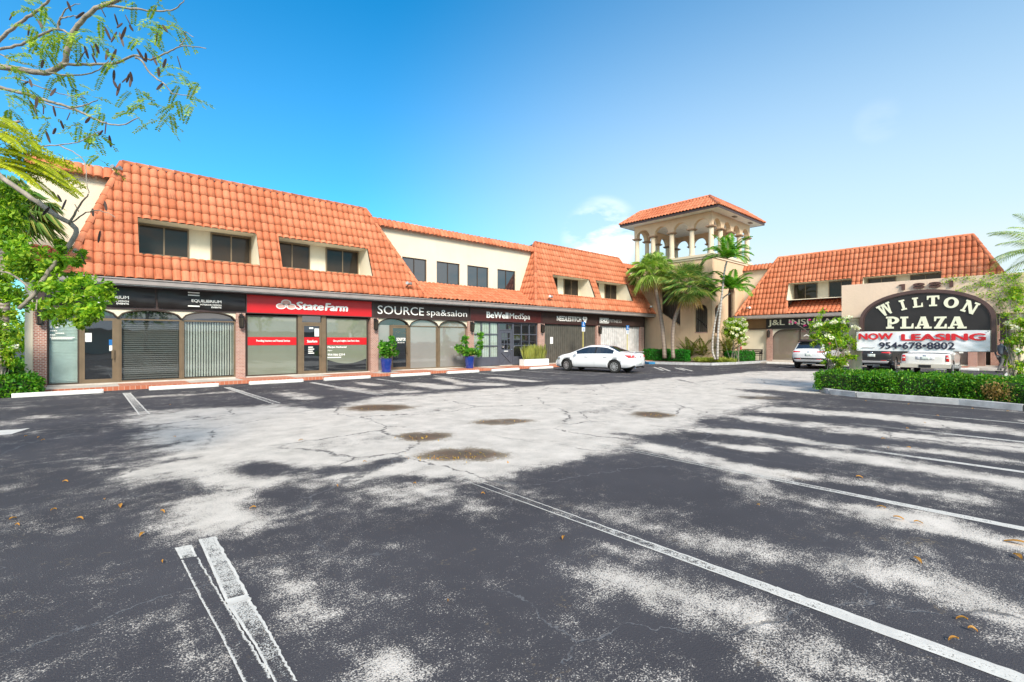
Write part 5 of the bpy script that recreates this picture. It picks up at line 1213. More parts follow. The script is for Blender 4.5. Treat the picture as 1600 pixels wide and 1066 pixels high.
# ------------------------------------------------------------------ vehicles
from mathutils.bvhtree import BVHTree
def curve(keys, x, sm=.06):
    kx = [k[0] for k in keys]; kz = [k[1] for k in keys]
    xx = np.linspace(x - 2 * sm, x + 2 * sm, 9); w = np.exp(-((xx - x) / sm) ** 2); return float((np.interp(xx, kx, kz) * w).sum() / w.sum())
def vehicle(name, label, cat, L, top, belt, wid, roofw, zb, glass_side, ws, rg, wheels, wr_, paint, group=None, black_top=None, roof_mat=None, rimcol='rim', low_trim=None, sm=.06):
    t = thing(name, label, cat, (0, 0, 0), group)
    st = sorted(set(np.round(np.concatenate([np.linspace(0, .3, 9), np.linspace(.3, L - .3, 62), np.linspace(L - .3, L, 9), np.array([a for g in glass_side for a in g]), np.array(ws), np.array(rg)]), 3)))
    rings = []
    for x in st:
        T, B, w, rw, z0 = curve(top, x, sm), curve(belt, x, sm), curve(wid, x, .05), curve(roofw, x), curve(zb, x, .04)
        T = max(T, B + .015); g = min(1, max(0, (T - B - .14) / .16)); g = g * g * (3 - 2 * g)
        y6 = (w * .84) * (1 - g) + rw * g; z6 = (B + (T - B) * .62) * (1 - g) + (T - .055) * g
        p5 = (w * .945, B); p6 = (y6, z6); lr = lambda a, b, k: (a[0] + (b[0] - a[0]) * k, a[1] + (b[1] - a[1]) * k)
        p7 = (y6 * .78, T - .014)
        h = [(0, z0), (w * .80, z0), (w * .955, z0 + .06), (w, z0 + (B - z0) * .35), (w * .995, z0 + (B - z0) * .62), (w * .985, B - .07), p5, lr(p5, p6, .10), lr(p5, p6, .5), lr(p5, p6, .88), p6, lr(p6, p7, .4), p7, (y6 * .4, T - .003), (0, T)]
        rings.append(h)
    nh = len(rings[0]); n = 2 * nh - 2
    bm = bmesh.new(); V = []
    for x, h in zip(st, rings):
        full = [(y, z) for y, z in h] + [(-y, z) for y, z in h[-2:0:-1]]; V.append([bm.verts.new((x, y, z)) for y, z in full])
    def strip_of(j): return j if j < nh - 1 else n - 1 - j
    for i in range(len(st) - 1):
        xm = (st[i] + st[i + 1]) / 2
        for j in range(n):
            f = bm.faces.new((V[i][j], V[i + 1][j], V[i + 1][(j + 1) % n], V[i][(j + 1) % n])); f.smooth = True
            s = strip_of(j); m = 0
            if s in (7, 8) and any(a <= xm <= b for a, b in glass_side): m = 1
            if s >= 11 and (ws[0] <= xm <= ws[1] or rg[0] <= xm <= rg[1]): m = 1
            if black_top and s >= 10 and black_top[0] <= xm <= black_top[1]: m = 2
            if s in (7, 8) and glass_side[0][0] < xm < glass_side[-1][1] and m == 0: m = 2
            if s in (0, 1): m = 2
            if low_trim and s in (2,) : m = 2
            f.material_index = m
    for r_, fl in ((V[0], 0), (V[-1], 1)):
        cc = sum((v.co for v in r_), Vector()) / n; cc.x += (-.03 if fl == 0 else .03); cv = bm.verts.new(cc)
        mid = [bm.verts.new(v.co.lerp(cc, .35) + Vector((-.02 if fl == 0 else .02, 0, 0))) for v in r_]
        for j in range(n):
            k = (j + 1) % n
            f = bm.faces.new((r_[j], r_[k], mid[k], mid[j])); f.smooth = True
            f = bm.faces.new((mid[j], mid[k], cv)); f.smooth = True
    bmesh.ops.recalc_face_normals(bm, faces=bm.faces)
    bvh = BVHTree.FromBMesh(bm)
    me = bpy.data.meshes.new('body'); bm.to_mesh(me); bm.free()
    for k in (paint, 'car_glass', 'car_blk'): me.materials.append(M[k] if isinstance(k, str) else k)
    ob = bpy.data.objects.new('body', me); COL.objects.link(ob)
    cut = MB(); Wm = max(k[1] for k in wid)
    for x in wheels:
        for s in (-1, 1): cut.lathe((x, s * (Wm - .10), wr_), [(wr_ + .05, -.17), (wr_ + .06, .3)] if s > 0 else [(wr_ + .06, -.3), (wr_ + .05, .17)], 28, axis=1)
    co_ = cut.build('arch_cutter', [M['car_blk']]); md = ob.modifiers.new('arches', 'BOOLEAN'); md.object = co_; md.operation = 'DIFFERENCE'; md.solver = 'EXACT'
    try: md.material_mode = 'TRANSFER'
    except Exception: pass
    dg = bpy.context.evaluated_depsgraph_get(); m2 = bpy.data.meshes.new_from_object(ob.evaluated_get(dg))
    bpy.data.objects.remove(ob); bpy.data.objects.remove(co_)
    src = bmesh.new(); src.from_mesh(m2); mats = list(m2.materials); gi = [i for i, m in enumerate(mats) if m and m.name.startswith('tinted_car_glass')]
    # body without the glass, then every pane its own part
    def sub(faces, nm, par):
        b = bmesh.new(); mp_ = {}
        for f in faces:
            nf = b.faces.new([mp_.setdefault(v, None) or mp_.__setitem__(v, b.verts.new(v.co)) or mp_[v] for v in f.verts]); nf.material_index = f.material_index; nf.smooth = f.smooth
        q = bpy.data.meshes.new(nm); b.to_mesh(q); b.free()
        for m in mats: q.materials.append(m)
        o = bpy.data.objects.new(nm, q); COL.objects.link(o); o.parent = par; ORG[o.name] = Vector(); return o
    gl = [f for f in src.faces if f.material_index in gi]; bd = [f for f in src.faces if f.material_index not in gi]
    body = sub(bd, 'body', t)
    left = set(gl)
    while left:
        q = [left.pop()]; isl_ = [q[0]]
        while q:
            f = q.pop()
            for e in f.edges:
                for g in e.link_faces:
                    if g in left: left.remove(g); q.append(g); isl_.append(g)
        if len(isl_) > 3:
            cc = sum((f.calc_center_median() for f in isl_), Vector()) / len(isl_)
            sub(isl_, 'windscreen' if abs(cc.y) < .12 and cc.x > L / 2 else 'rear_window' if abs(cc.y) < .12 else 'side_window', t)
    src.free()
    # wheels
    for x in wheels:
        for s in (-1, 1):
            y = s * (Wm - .125); w = MB(); a = wr_
            w.lathe((x, y, wr_), [(a * .64, -.095), (a * .92, -.105), (a, -.07), (a, .07), (a * .92, .105), (a * .64, .095)], 28, axis=1)
            wo_ = thing('wheel', None, None); 
            if 'label' in wo_: del wo_['label']
            wo_.parent = t
            tyre = w.build('tyre', M['tyre'], wo_, smooth=False)
            r = MB(); f0 = .085 * s
            r.lathe((x, y + f0, wr_), [(a * .655, -.012), (a * .655, .012), (a * .60, .012), (a * .60, -.012)], 28, axis=1)
            for k in range(10):
                an = 2 * math.pi * k / 10 + .2; c0 = Vector((x, y + f0 + .01 * s, wr_)); e0_ = Vector((math.cos(an), 0, math.sin(an)))
                r.bar(c0 + e0_ * a * .08, c0 + e0_ * a * .62, .034, .02, up=(0, 1, 0))
            r.lathe((x, y + f0, wr_), [(a * .14, -.02), (a * .12, .02)], 12, axis=1); r.build('rim', M[rimcol], wo_)
            d = MB(); d.lathe((x, y + f0 - .05 * s, wr_), [(a * .6, -.01), (a * .6, .01)], 24, axis=1); d.build('brake_disc', M['car_blk'], wo_)
    def decal(nm, mat, pts, nu=8, nv=4, dirn=(1, 0, 0), off=.008, th=None):
        """patch over quad pts (4 corners in space) cast onto the body along dirn"""
        p = [Vector(q) for q in pts]; D = Vector(dirn).normalized(); mb = MB(); vs = []
        for j in range(nv + 1):
            for i in range(nu + 1):
                u, v = i / nu, j / nv; q = p[0].lerp(p[1], u).lerp(p[3].lerp(p[2], u), v)
                h = bvh.ray_cast(q - D * .4, D, 3); vs.append((h[0] - D * off) if h[0] else q)
        mb.add(vs, [(j * (nu + 1) + i, j * (nu + 1) + i + 1, (j + 1) * (nu + 1) + i + 1, (j + 1) * (nu + 1) + i) for j in range(nv) for i in range(nu)])
        back = [tuple(Vector(v) + D * .015) for v in vs]; N = (nu + 1) * (nv + 1); per = [i for i in range(nu + 1)] + [(j + 1) * (nu + 1) - 1 for j in range(1, nv + 1)] + [nv * (nu + 1) + i for i in range(nu - 1, -1, -1)] + [j * (nu + 1) for j in range(nv - 1, 0, -1)]
        n0 = len(mb.v); mb.v += back
        for a, b in zip(per, per[1:] + per[:1]): mb.f.append((a, b, b + n0, a + n0)); mb.mi.append(0)
        return mb.build(nm, M[mat] if isinstance(mat, str) else mat, t, smooth=True)
    def box(nm, mat, *a, parent=None):
        b = MB(); b.box(*a); return b.build(nm, M[mat] if isinstance(mat, str) else mat, parent or t)
    return t, decal, box, bvh
def place(t, x, y, heading, s=1.0):
    t.location = (x, y, .003); t.rotation_euler = (0, 0, heading); t.scale = (s, s, s)

# white sedan, nose to the shops
t, decal, box, bvh = vehicle('parked_sedan', 'white four door sedan with turned front wheels parked nose in before the shutters', 'car', 4.75,
    [(0, .92), (.06, 1.03), (.2, 1.065), (.72, 1.085), (1.0, 1.19), (1.55, 1.395), (2.05, 1.45), (2.6, 1.435), (3.0, 1.335), (3.75, 1.02), (4.3, .90), (4.58, .78), (4.75, .62)],
    [(0, .86), (.15, .97), (.8, .975), (2, .94), (3.6, .91), (4.3, .82), (4.6, .70), (4.75, .56)],
    [(0, .66), (.06, .74), (.25, .83), (.9, .875), (2, .888), (3.2, .885), (4.0, .872), (4.35, .82), (4.6, .72), (4.75, .54)],
    [(.72, .66), (1.5, .53), (2.1, .56), (2.6, .565), (3.0, .56), (3.75, .70)], [(0, .36), (.15, .27), (.4, .22), (4.4, .19), (4.75, .24)],
    [(1.12, 2.10), (2.19, 3.36)], (2.93, 3.62), (.80, 1.50), (1.02, 3.87), .325, 'car_white')
decal('tail_lamp', 'lamp_red', [(.42, .95, .93), (.02, .60, .93), (.0, .42, .80), (.20, .95, .79)], 12, 5, (.35, -1, 0)); decal('tail_lamp', 'lamp_red', [(-.2, -.42, .92), (-.2, -.72, .93), (-.2, -.74, .80), (-.2, -.42, .82)], 8, 4)
decal('licence_plate', 'plate', [(-.2, .16, .60), (-.2, -.16, .60), (-.2, -.16, .46), (-.2, .16, .46)], 4, 3, off=.012)
decal('badge', 'chrome', [(-.2, .05, .86), (-.2, -.05, .86), (-.2, -.05, .81), (-.2, .05, .81)], 3, 2)
decal('head_lamp', 'chrome', [(4.30, 1.0, .74), (4.62, .9, .72), (4.62, .9, .62), (4.36, 1.0, .62)], 6, 3, (0, -1, 0))
for x0, x1 in ((1.42, 1.62), (2.52, 2.74)): decal('door_handle', 'car_white', [(x0, 1.1, .83), (x1, 1.1, .83), (x1, 1.1, .80), (x0, 1.1, .80)], 4, 1, (0, -1, 0), off=.03)
for s in (1, -1):
    for x in (1.30, 2.155, 3.42): decal('door_seam', 'car_grey', [(x, s, .90), (x + .008, s, .90), (x + .008, s, .32), (x, s, .32)], 1, 10, (0, -s, 0), off=.003)
    m_ = MB(); m_.tube([(3.28, s * .84, .95), (3.26, s * .93, .99)], [.03, .03], 6); m_.lathe((3.22, s * .97, 1.0), [(.03, -.05), (.09, -.02), (.085, .03), (.03, .06)], 10, axis=0); m_.v = [tuple(v) for v in m_.v]; m_.build('wing_mirror', M['car_white'], t)
b = MB(); b.add([(.02, -.58, 1.06), (.02, .58, 1.06), (.16, .60, 1.10), (.16, -.60, 1.10), (.0, -.56, 1.10), (.0, .56, 1.10)], [(0, 1, 5, 4), (4, 5, 2, 3), (0, 3, 2, 1), (0, 4, 3), (1, 2, 5)]); b.build('boot_spoiler', M['car_white'], t)
for y in (.52, -.52): b = MB(); b.lathe((.03, y, .27), [(.045, -.06), (.045, .08)], 12, axis=0); b.build('exhaust_tip', M['chrome'], t)
p0 = onG(930, 580); place(t, 21.35, 13.95, R(100), 1.0)
for ch in t.children:
    if ch.name.startswith('wheel'):
        xs_w = [v.co.x for c in ch.children if c.name.startswith('tyre') for v in c.data.vertices]; ysw = [v.co.y for c in ch.children if c.name.startswith('tyre') for v in c.data.vertices]
        cx_, cy_ = sum(xs_w) / len(xs_w), sum(ysw) / len(ysw)
        if cx_ > 2.5:   # front wheels turned to the left
            for c in ch.children: c.data.transform(Matrix.Translation((-cx_, -cy_, 0)))
            ch.location = (cx_, cy_, 0); ch.rotation_euler = (0, 0, R(-16))

# compact SUVs seen from behind
def suv(label, paint, x, y, heading, s=1.0):
    t, decal, box, bvh = vehicle('parked_suv', label, 'car', 4.6,
        [(0, .98), (.05, 1.10), (.14, 1.22), (.46, 1.58), (.62, 1.655), (1.2, 1.685), (2.2, 1.685), (2.75, 1.62), (3.55, 1.13), (4.2, 1.03), (4.5, .9), (4.6, .7)],
        [(0, .92), (.08, 1.05), (.6, 1.08), (2, 1.03), (3.5, 1.0), (4.2, .92), (4.5, .8), (4.6, .62)],
        [(0, .80), (.05, .86), (.2, .90), (.9, .93), (3.6, .925), (4.2, .86), (4.5, .74), (4.6, .6)], [(0, .8), (.4, .66), (.7, .62), (2.7, .62), (3.5, .76)], [(0, .42), (.12, .34), (.4, .27), (4.4, .25), (4.6, .3)],
        [(.55, 1.05), (1.12, 2.02), (2.10, 3.12)], (2.75, 3.45), (.13, .46), (.95, 3.62), .36, paint, low_trim=True, sm=.045)
    for s_ in (1, -1):
        decal('tail_lamp', 'lamp_red', [(-.3, s_ * .86, 1.07), (-.3, s_ * .42, 1.04), (-.3, s_ * .42, .99), (-.3, s_ * .86, .97)], 8, 3)
        b = MB(); b.tube([(.7, s_ * .60, 1.66), (.9, s_ * .60, 1.73), (2.4, s_ * .61, 1.73), (2.6, s_ * .61, 1.66)], .022, 6); b.build('roof_rail', M['car_blk'], t)
        m_ = MB(); m_.lathe((3.0, s_ * 1.02, 1.08), [(.04, -.06), (.11, -.02), (.10, .04), (.03, .08)], 10, axis=0); m_.bar((3.02, s_ * .85, 1.04), (3.02, s_ * .98, 1.06), .05); m_.build('wing_mirror', M['car_blk'], t)
        for x0 in (1.5, 2.6): decal('door_handle', 'car_blk', [(x0, s_ * 1.2, .93), (x0 + .2, s_ * 1.2, .93), (x0 + .2, s_ * 1.2, .89), (x0, s_ * 1.2, .89)], 4, 1, (0, -s_, 0), off=.03)
        for xx in (1.08, 2.06, 3.2): decal('door_seam', 'car_blk', [(xx, s_ * 1.2, 1.0), (xx + .008, s_ * 1.2, 1.0), (xx + .008, s_ * 1.2, .42), (xx, s_ * 1.2, .42)], 1, 8, (0, -s_, 0), off=.003)
    b = MB(); b.add([(.30, -.60, 1.60), (.30, .60, 1.60), (.66, .62, 1.665), (.66, -.62, 1.665), (.28, -.58, 1.635), (.28, .58, 1.635), (.66, .62, 1.70), (.66, -.62, 1.70)], [(0, 3, 2, 1), (4, 5, 6, 7), (0, 1, 5, 4), (1, 2, 6, 5), (3, 0, 4, 7)]); b.build('roof_spoiler', M['car_blk'], t)
    decal('licence_plate', 'plate', [(-.3, .17, .93), (-.3, -.17, .93), (-.3, -.17, .77), (-.3, .17, .77)], 4, 3, off=.01)
    decal('bumper_trim', 'car_blk', [(-.3, .86, .66), (-.3, -.86, .66), (-.3, -.80, .56), (-.3, .80, .56)], 16, 3, off=.012); decal('lower_bumper', 'car_grey', [(-.3, .78, .56), (-.3, -.78, .56), (-.3, -.72, .42), (-.3, .72, .42)], 16, 3, off=.02)
    for s_ in (1, -1):
        decal('bumper_corner', 'car_blk', [(-.3, s_ * .89, .72), (-.3, s_ * .74, .60), (-.3, s_ * .70, .40), (-.3, s_ * .86, .40)], 4, 4, off=.016); decal('reflector', 'lamp_red', [(-.3, s_ * .66, .60), (-.3, s_ * .40, .60), (-.3, s_ * .40, .57), (-.3, s_ * .66, .57)], 4, 2, off=.02)
    decal('badge', 'chrome', [(-.3, .06, 1.03), (-.3, -.06, 1.03), (-.3, -.06, .98), (-.3, .06, .98)], 3, 2)
    b = MB(); b.box(.10, .16, -.35, .35, .30, .38); b.build('exhaust_pipe', M['galv'], t)
    place(t, x, y, heading, s); return t
suv('white compact SUV with black roof and trim parked behind the flowering shrub', 'car_silver', 31.6, 9.25, R(3))
suv('dark SUV mostly hidden behind the left sign column and banner', 'car_blk', 32.4, 6.4, 0)
# pickup
t, decal, box, bvh = vehicle('parked_pickup', 'pearl white crew cab pickup parked behind the leasing banner', 'pickup', 5.3,
    [(0, 1.06), (.03, 1.13), (1.45, 1.13), (1.56, 1.30), (1.74, 1.70), (1.95, 1.80), (3.0, 1.80), (3.25, 1.74), (4.0, 1.20), (4.9, 1.08), (5.2, .95), (5.3, .8)],
    [(0, 1.0), (.05, 1.09), (1.5, 1.10), (3.9, 1.08), (4.9, 1.0), (5.2, .85), (5.3, .7)], [(0, .86), (.04, .89), (.2, .905), (1.2, .92), (4.3, .92), (5.0, .86), (5.3, .7)],
    [(0, .8), (1.8, .64), (3.2, .64), (4.0, .78)], [(0, .50), (.1, .46), (.3, .42), (5.0, .34), (5.3, .4)], [(1.86, 2.55), (2.64, 3.55)], (3.28, 3.92), (1.58, 1.78), (1.08, 4.25), .38, 'car_cream', black_top=(.06, 1.46), sm=.03)
for s_ in (1, -1):
    decal('tail_lamp', 'lamp_red', [(-.3, s_ * .88, 1.06), (-.3, s_ * .72, 1.06), (-.3, s_ * .72, .76), (-.3, s_ * .88, .76)], 4, 6, off=.012)
    decal('lamp_band', 'white', [(-.3, s_ * .875, .95), (-.3, s_ * .735, .95), (-.3, s_ * .735, .90), (-.3, s_ * .875, .90)], 3, 2, off=.016)
    for xx in (1.62, 2.6, 3.6): decal('door_seam', 'car_grey', [(xx, s_ * 1.2, 1.05), (xx + .01, s_ * 1.2, 1.05), (xx + .01, s_ * 1.2, .5), (xx, s_ * 1.2, .5)], 1, 8, (0, -s_, 0), off=.003)
    b = MB(); b.bar((1.6, s_ * .93, .42), (3.7, s_ * .93, .42), .16, .06); b.build('side_step', M['galv'], t)
    m_ = MB(); m_.box(3.5, 3.62, s_ * .95 - .08 + .05 * s_, s_ * .95 + .08 + .05 * s_, 1.10, 1.28); m_.build('wing_mirror', M['car_cream'], t)
for z0, z1, y0, y1 in ((1.06, 1.052, .70, -.70), (.645, .637, .70, -.70)): decal('tailgate_seam', 'car_grey', [(-.3, y0, z0), (-.3, y1, z0), (-.3, y1, z1), (-.3, y0, z1)], 8, 1, off=.003)
for y in (.705, -.705): decal('tailgate_seam', 'car_grey', [(-.3, y + .004, 1.05), (-.3, y - .004, 1.05), (-.3, y - .004, .64), (-.3, y + .004, .64)], 1, 8, off=.003)
decal('handle_panel', 'car_silver', [(-.3, .34, .99), (-.3, -.34, .99), (-.3, -.34, .84), (-.3, .34, .84)], 6, 3, off=.01); decal('licence_plate', 'plate', [(-.3, .16, .98), (-.3, -.16, .98), (-.3, -.16, .84), (-.3, .16, .84)], 4, 3, off=.02)
decal('badge', 'chrome', [(-.3, .07, 1.045), (-.3, -.07, 1.045), (-.3, -.07, 1.0), (-.3, .07, 1.0)], 3, 2, off=.014)
b = MB(); b.box(-.12, .06, -.90, .90, .46, .64); b.build('rear_bumper', M['car_tan'], t); b = MB(); b.box(-.135, -.11, -.22, .22, .48, .60); b.build('bumper_recess', M['car_blk'], t)
b = MB(); b.box(-.02, .0, .42, .66, .70, .735); b.build('name_badge', M['car_grey'], t)
place(t, 28.3, 3.62, R(1), .96)

# ------------------------------------------------------------------ street furniture, pots, bench, person
def acc_sign(x, y, h, label):
    t = thing('parking_sign', label, 'sign', (x, y, 0), 'accessible parking signs on posts')
    mb = MB(); mb.box(x - .03, x + .03, y - .02, y + .02, 0, h - .5); mb.build('post', M['post_y'], t)
    mb = MB(); mb.box(x - .17, x + .17, y - .045, y - .025, h - .36, h); s = mb.build('blue_plate', M['sign_blue'], t)
    mb = MB(); mb.box(x - .16, x + .16, y - .045, y - .025, h - .64, h - .37); mb.build('white_plate', M['white'], t)
    mb = MB(); c = Vector((x, y - .05, h - .17)); mb.lathe(c + Vector((-.01, 0, .11)), [(.028, 0), (.028, .006)], 10, axis=1); mb.tube([c + Vector((-.01, 0, .08)), c + Vector((0, 0, -.02)), c + Vector((.07, 0, -.03)), c + Vector((.09, 0, -.11))], .014, 5)
    mb.tube([c + Vector((.06 * math.cos(a) - .005, 0, .06 * math.sin(a) - .05)) for a in [R(100 + 22 * k) for k in range(11)]], .011, 5); mb.build('wheelchair_symbol', M['white'], s)
    mb = MB()
    for k in range(3): mb.box(x - .12, x + .12, y - .05, y - .046, h - .46 - .06 * k, h - .435 - .06 * k)
    mb.build('notice_lines', M['sign_blue'], t)
p = onY(911, 503, 20.6); acc_sign(p.x, 20.6, 2.93, 'accessible parking sign on a yellow post before the dark shutter')
p = onY(980, 509, 20.6); acc_sign(p.x, 20.6, 2.80, 'accessible parking sign before the pale grey shutter')
# bench and red standpipe by the tower
BX, BY = 39.1, 15.5
t = thing('bench', 'dark slatted bench against the cream wall behind the small round hedge', 'bench', (BX, BY, .12))
for z in (.62, .76, .90):
    mb = MB(); mb.box(BX + .22, BX + .25, BY - .85, BY + .85, z, z + .10); mb.build('back_slat', M['wood'], t)
for x in (-.18, -.04, .10):
    mb = MB(); mb.box(BX + x, BX + x + .11, BY - .85, BY + .85, .52, .555); mb.build('seat_slat', M['wood'], t)
for s in (-1, 1):
    mb = MB(); y = BY + s * .78; mb.bar((BX - .15, y, .12), (BX - .15, y, .52), .06); mb.bar((BX + .19, y, .12), (BX + .23, y, 1.0), .06); mb.bar((BX - .2, y, .75), (BX + .22, y, .75), .06, .05); mb.bar((BX - .15, y, .52), (BX - .15, y, .75), .05); mb.build('side_frame', M['black'], t)
p = onX(1155, 556, 38.2)
t = thing('standpipe', 'faded red twin standpipe in front of the tower corner plants', 'standpipe', (p.x, p.y, .1))
for s in (-.12, .12):
    mb = MB(); mb.lathe((p.x, p.y + s, .1), [(.075, 0), (.075, 1.0), (.095, 1.0), (.095, 1.06), (.06, 1.12), (.02, 1.14)], 12); mb.build('riser', M['standpipe'], t)
# person walking up to the entrance, half hidden by the shrub on the sign column
def skin_fig(name, joints, edges, mat, parent, lev=2):
    me = bpy.data.meshes.new(name); me.from_pydata([j[0] for j in joints], edges, []); o = bpy.data.objects.new(name, me); COL.objects.link(o)
    o.modifiers.new('s', 'SKIN'); o.modifiers.new('u', 'SUBSURF').levels = lev
    for v, j in zip(me.skin_vertices[0].data, joints): v.radius = (j[1], j[1] if len(j) < 3 else j[2])
    me.skin_vertices[0].data[0].use_root = True
    dg = bpy.context.evaluated_depsgraph_get(); m2 = bpy.data.meshes.new_from_object(o.evaluated_get(dg)); bpy.data.objects.remove(o)
    for p_ in m2.polygons: p_.use_smooth = True
    m2.materials.clear(); m2.materials.append(mat); q = bpy.data.objects.new(name, m2); COL.objects.link(q); q.parent = parent; ORG[q.name] = Vector(); return q
PT = thing('person', 'person in a slate jacket, grey trousers and dark cap walking towards the entrance steps', 'person', (0, 0, 0))
# facing +x; left is +y
skin_fig('body', [((0, 0, .93), .125, .10), ((.0, 0, 1.15), .13, .10), ((.02, 0, 1.36), .155, .10), ((.03, 0, 1.47), .06), ((.05, 0, 1.56), .055),
                  ((.02, .17, 1.40), .062), ((-.05, .24, 1.14), .045), ((.06, .25, .90), .034), ((.10, .25, .82), .035), ((.02, -.17, 1.40), .062), ((.08, -.23, 1.14), .045), ((.26, -.22, .97), .034), ((.33, -.21, .93), .035)],
         [(0, 1), (1, 2), (2, 3), (3, 4), (2, 5), (5, 6), (6, 7), (7, 8), (2, 9), (9, 10), (10, 11), (11, 12)], M['jacket'], PT)
skin_fig('trousers', [((0, 0, .95), .135, .105), ((.01, .09, .85), .095), ((.16, .10, .50), .066), ((.14, .10, .10), .05), ((.01, -.09, .85), .095), ((-.06, -.10, .50), .066), ((-.30, -.10, .14), .05)], [(0, 1), (1, 2), (2, 3), (0, 4), (4, 5), (5, 6)], M['trousers'], PT)
mb = MB(); mb.lathe((.06, 0, 1.66), [(.02, -.125), (.055, -.11), (.075, -.05), (.083, .02), (.078, .07), (.05, .11), (.01, .125)], 14); mb.v = [(.06 + (v[0] - .06) * 1.18, v[1], v[2]) for v in mb.v]
mb.add([(.155, -.012, 1.67), (.155, .012, 1.67), (.185, 0, 1.635), (.155, 0, 1.625)], [(0, 1, 2), (1, 3, 2), (3, 0, 2)]); mb.box(.04, .07, -.095, -.08, 1.63, 1.69); mb.box(.04, .07, .08, .095, 1.63, 1.69)
mb.build('head', M['skin'], PT, smooth=True)
mb = MB(); mb.lathe((.055, 0, 1.70), [(.098, 0), (.095, .05), (.06, .095), (.01, .105)], 14); mb.v = [(.055 + (v[0] - .055) * 1.12, v[1], v[2]) for v in mb.v]; mb.prism([(.12, -.07, 1.70), (.24, -.05, 1.695), (.24, .05, 1.695), (.12, .07, 1.70)], (0, 0, .012)); mb.build('cap', M['black'], PT)
for (x, y, z) in ((.18, .10, .03), (-.30, -.10, .06)):
    mb = MB(); mb.prism([(x - .10, y - .045, z - .03), (x + .12, y - .05, z - .03), (x + .18, y, z - .03), (x + .12, y + .05, z - .03), (x - .10, y + .045, z - .03)], (0, 0, .08)); mb.build('shoe', M['black'], PT)
for (x, y, z, dx) in ((.115, .25, .79, .01), (.36, -.205, .91, .05)):
    mb = MB(); mb.box(x - .02, x + .03, y - .018, y + .018, z - .05, z + .03)
    for k in range(4): mb.tube([(x - .012 + .014 * k, y, z - .05), (x - .008 + .014 * k + dx * .3, y + .004, z - .085 - .008 * (1 if k in (1, 2) else 0)), (x + .014 * k + dx * .3, y + .014, z - .115 - .008 * (1 if k in (1, 2) else 0))], [.0085, .008, .006], 6)
    mb.tube([(x + .025, y, z), (x + .05, y + .01, z - .035), (x + .055, y + .014, z - .065)], [.010, .009, .007], 6); mb.build('hand', M['skin'], PT)
p = onX(1563.5, 545, 35.6); PT.location = (35.6, p.y, .0); PT.rotation_euler = (0, 0, R(-35)); PT.scale = (.98, .98, .98)
# ------------------------------------------------------------------ plants
def quads_obj(name, V, mat, parent=None, F=None):
    V = np.asarray(V, float).reshape(-1, 3); org = ORG.get(parent.name, Vector()) if parent else Vector(); V = V - np.array(org[:])
    n = len(V) // 4; me = bpy.data.meshes.new(name); me.vertices.add(len(V)); me.vertices.foreach_set('co', V.reshape(-1))
    me.loops.add(n * 4); me.loops.foreach_set('vertex_index', np.arange(n * 4)); me.polygons.add(n); me.polygons.foreach_set('loop_start', np.arange(0, n * 4, 4)); me.polygons.foreach_set('loop_total', np.full(n, 4))
    me.update(calc_edges=True); me.materials.append(mat); o = bpy.data.objects.new(name, me); COL.objects.link(o)
    if parent: o.parent = parent
    ORG[o.name] = org; return o
def nrm_(a): return a / (np.linalg.norm(a, axis=-1, keepdims=True) + 1e-9)
def leaf_quads(C, size, rng, up=.5, ar=.45, out=None, hang=0.0):
    """C: centres (n,3) -> folded kite leaves"""
    n = len(C); d = rng.normal(size=(n, 3)); 
    if out is not None: d = d * .8 + out * .9
    d[:, 2] -= hang; d = nrm_(d); up_ = nrm_(rng.normal(size=(n, 3)) * (1 - up) + np.array([0, 0, 1.0]) * up * 1.6)
    s = nrm_(np.cross(d, up_)); nn = np.cross(s, d); L = size * rng.uniform(.6, 1.25, (n, 1))
    b = C - d * L * .5; t = C + d * L * .5; m = C + nn * L * .10 - d * L * .05
    return np.stack([b, m + s * L * ar * .5, t, m - s * L * ar * .5], 1)
def blob_pts(c, r, n, rng, shell=.55):
    v = nrm_(rng.normal(size=(n, 3))); k = (shell + (1 - shell) * rng.uniform(size=(n, 1))) ** .8
    return np.array(c) + v * k * np.array(r), v
def clump_crown(name, blobs, n, size, mat, parent, seed, up=.5, ar=.45, sub=.0):
    rng = np.random.default_rng(seed); Q = []
    tot = sum(b[1][0] * b[1][1] + b[1][2] * b[1][0] for b in blobs)
    for c, r in blobs:
        k = int(n * (r[0] * r[1] + r[2] * r[0]) / tot)
        # small sub-clumps give an uneven outline with gaps
        m = max(4, k // 40); cc, vv = blob_pts(c, r, m, rng, .35); idx = rng.integers(0, m, k); rad = np.mean(r) * .30
        P = cc[idx] + rng.normal(size=(k, 3)) * rad * .55; out = nrm_(P - np.array(c)); Q.append(leaf_quads(P, size, rng, up, ar, out))
    return quads_obj(name, np.concatenate(Q), mat, parent)
def limb(mb, pts, r0, r1, n=7, sub=4, jit=.0, rng=random):
    P = [Vector(p) for p in pts]; out = []
    for i in range(len(P) - 1):
        a, b, c, d = P[max(i - 1, 0)], P[i], P[i + 1], P[min(i + 2, len(P) - 1)]
        for k in range(sub):
            t = k / sub; q = .5 * ((2 * b) + (c - a) * t + (2 * a - 5 * b + 4 * c - d) * t * t + (3 * b - a - 3 * c + d) * t ** 3); out.append(q + Vector((rng.uniform(-1, 1), rng.uniform(-1, 1), rng.uniform(-1, 1))) * jit)
    out.append(P[-1]); m = len(out); mb.tube(out, [r0 + (r1 - r0) * i / (m - 1) for i in range(m)], n); return out
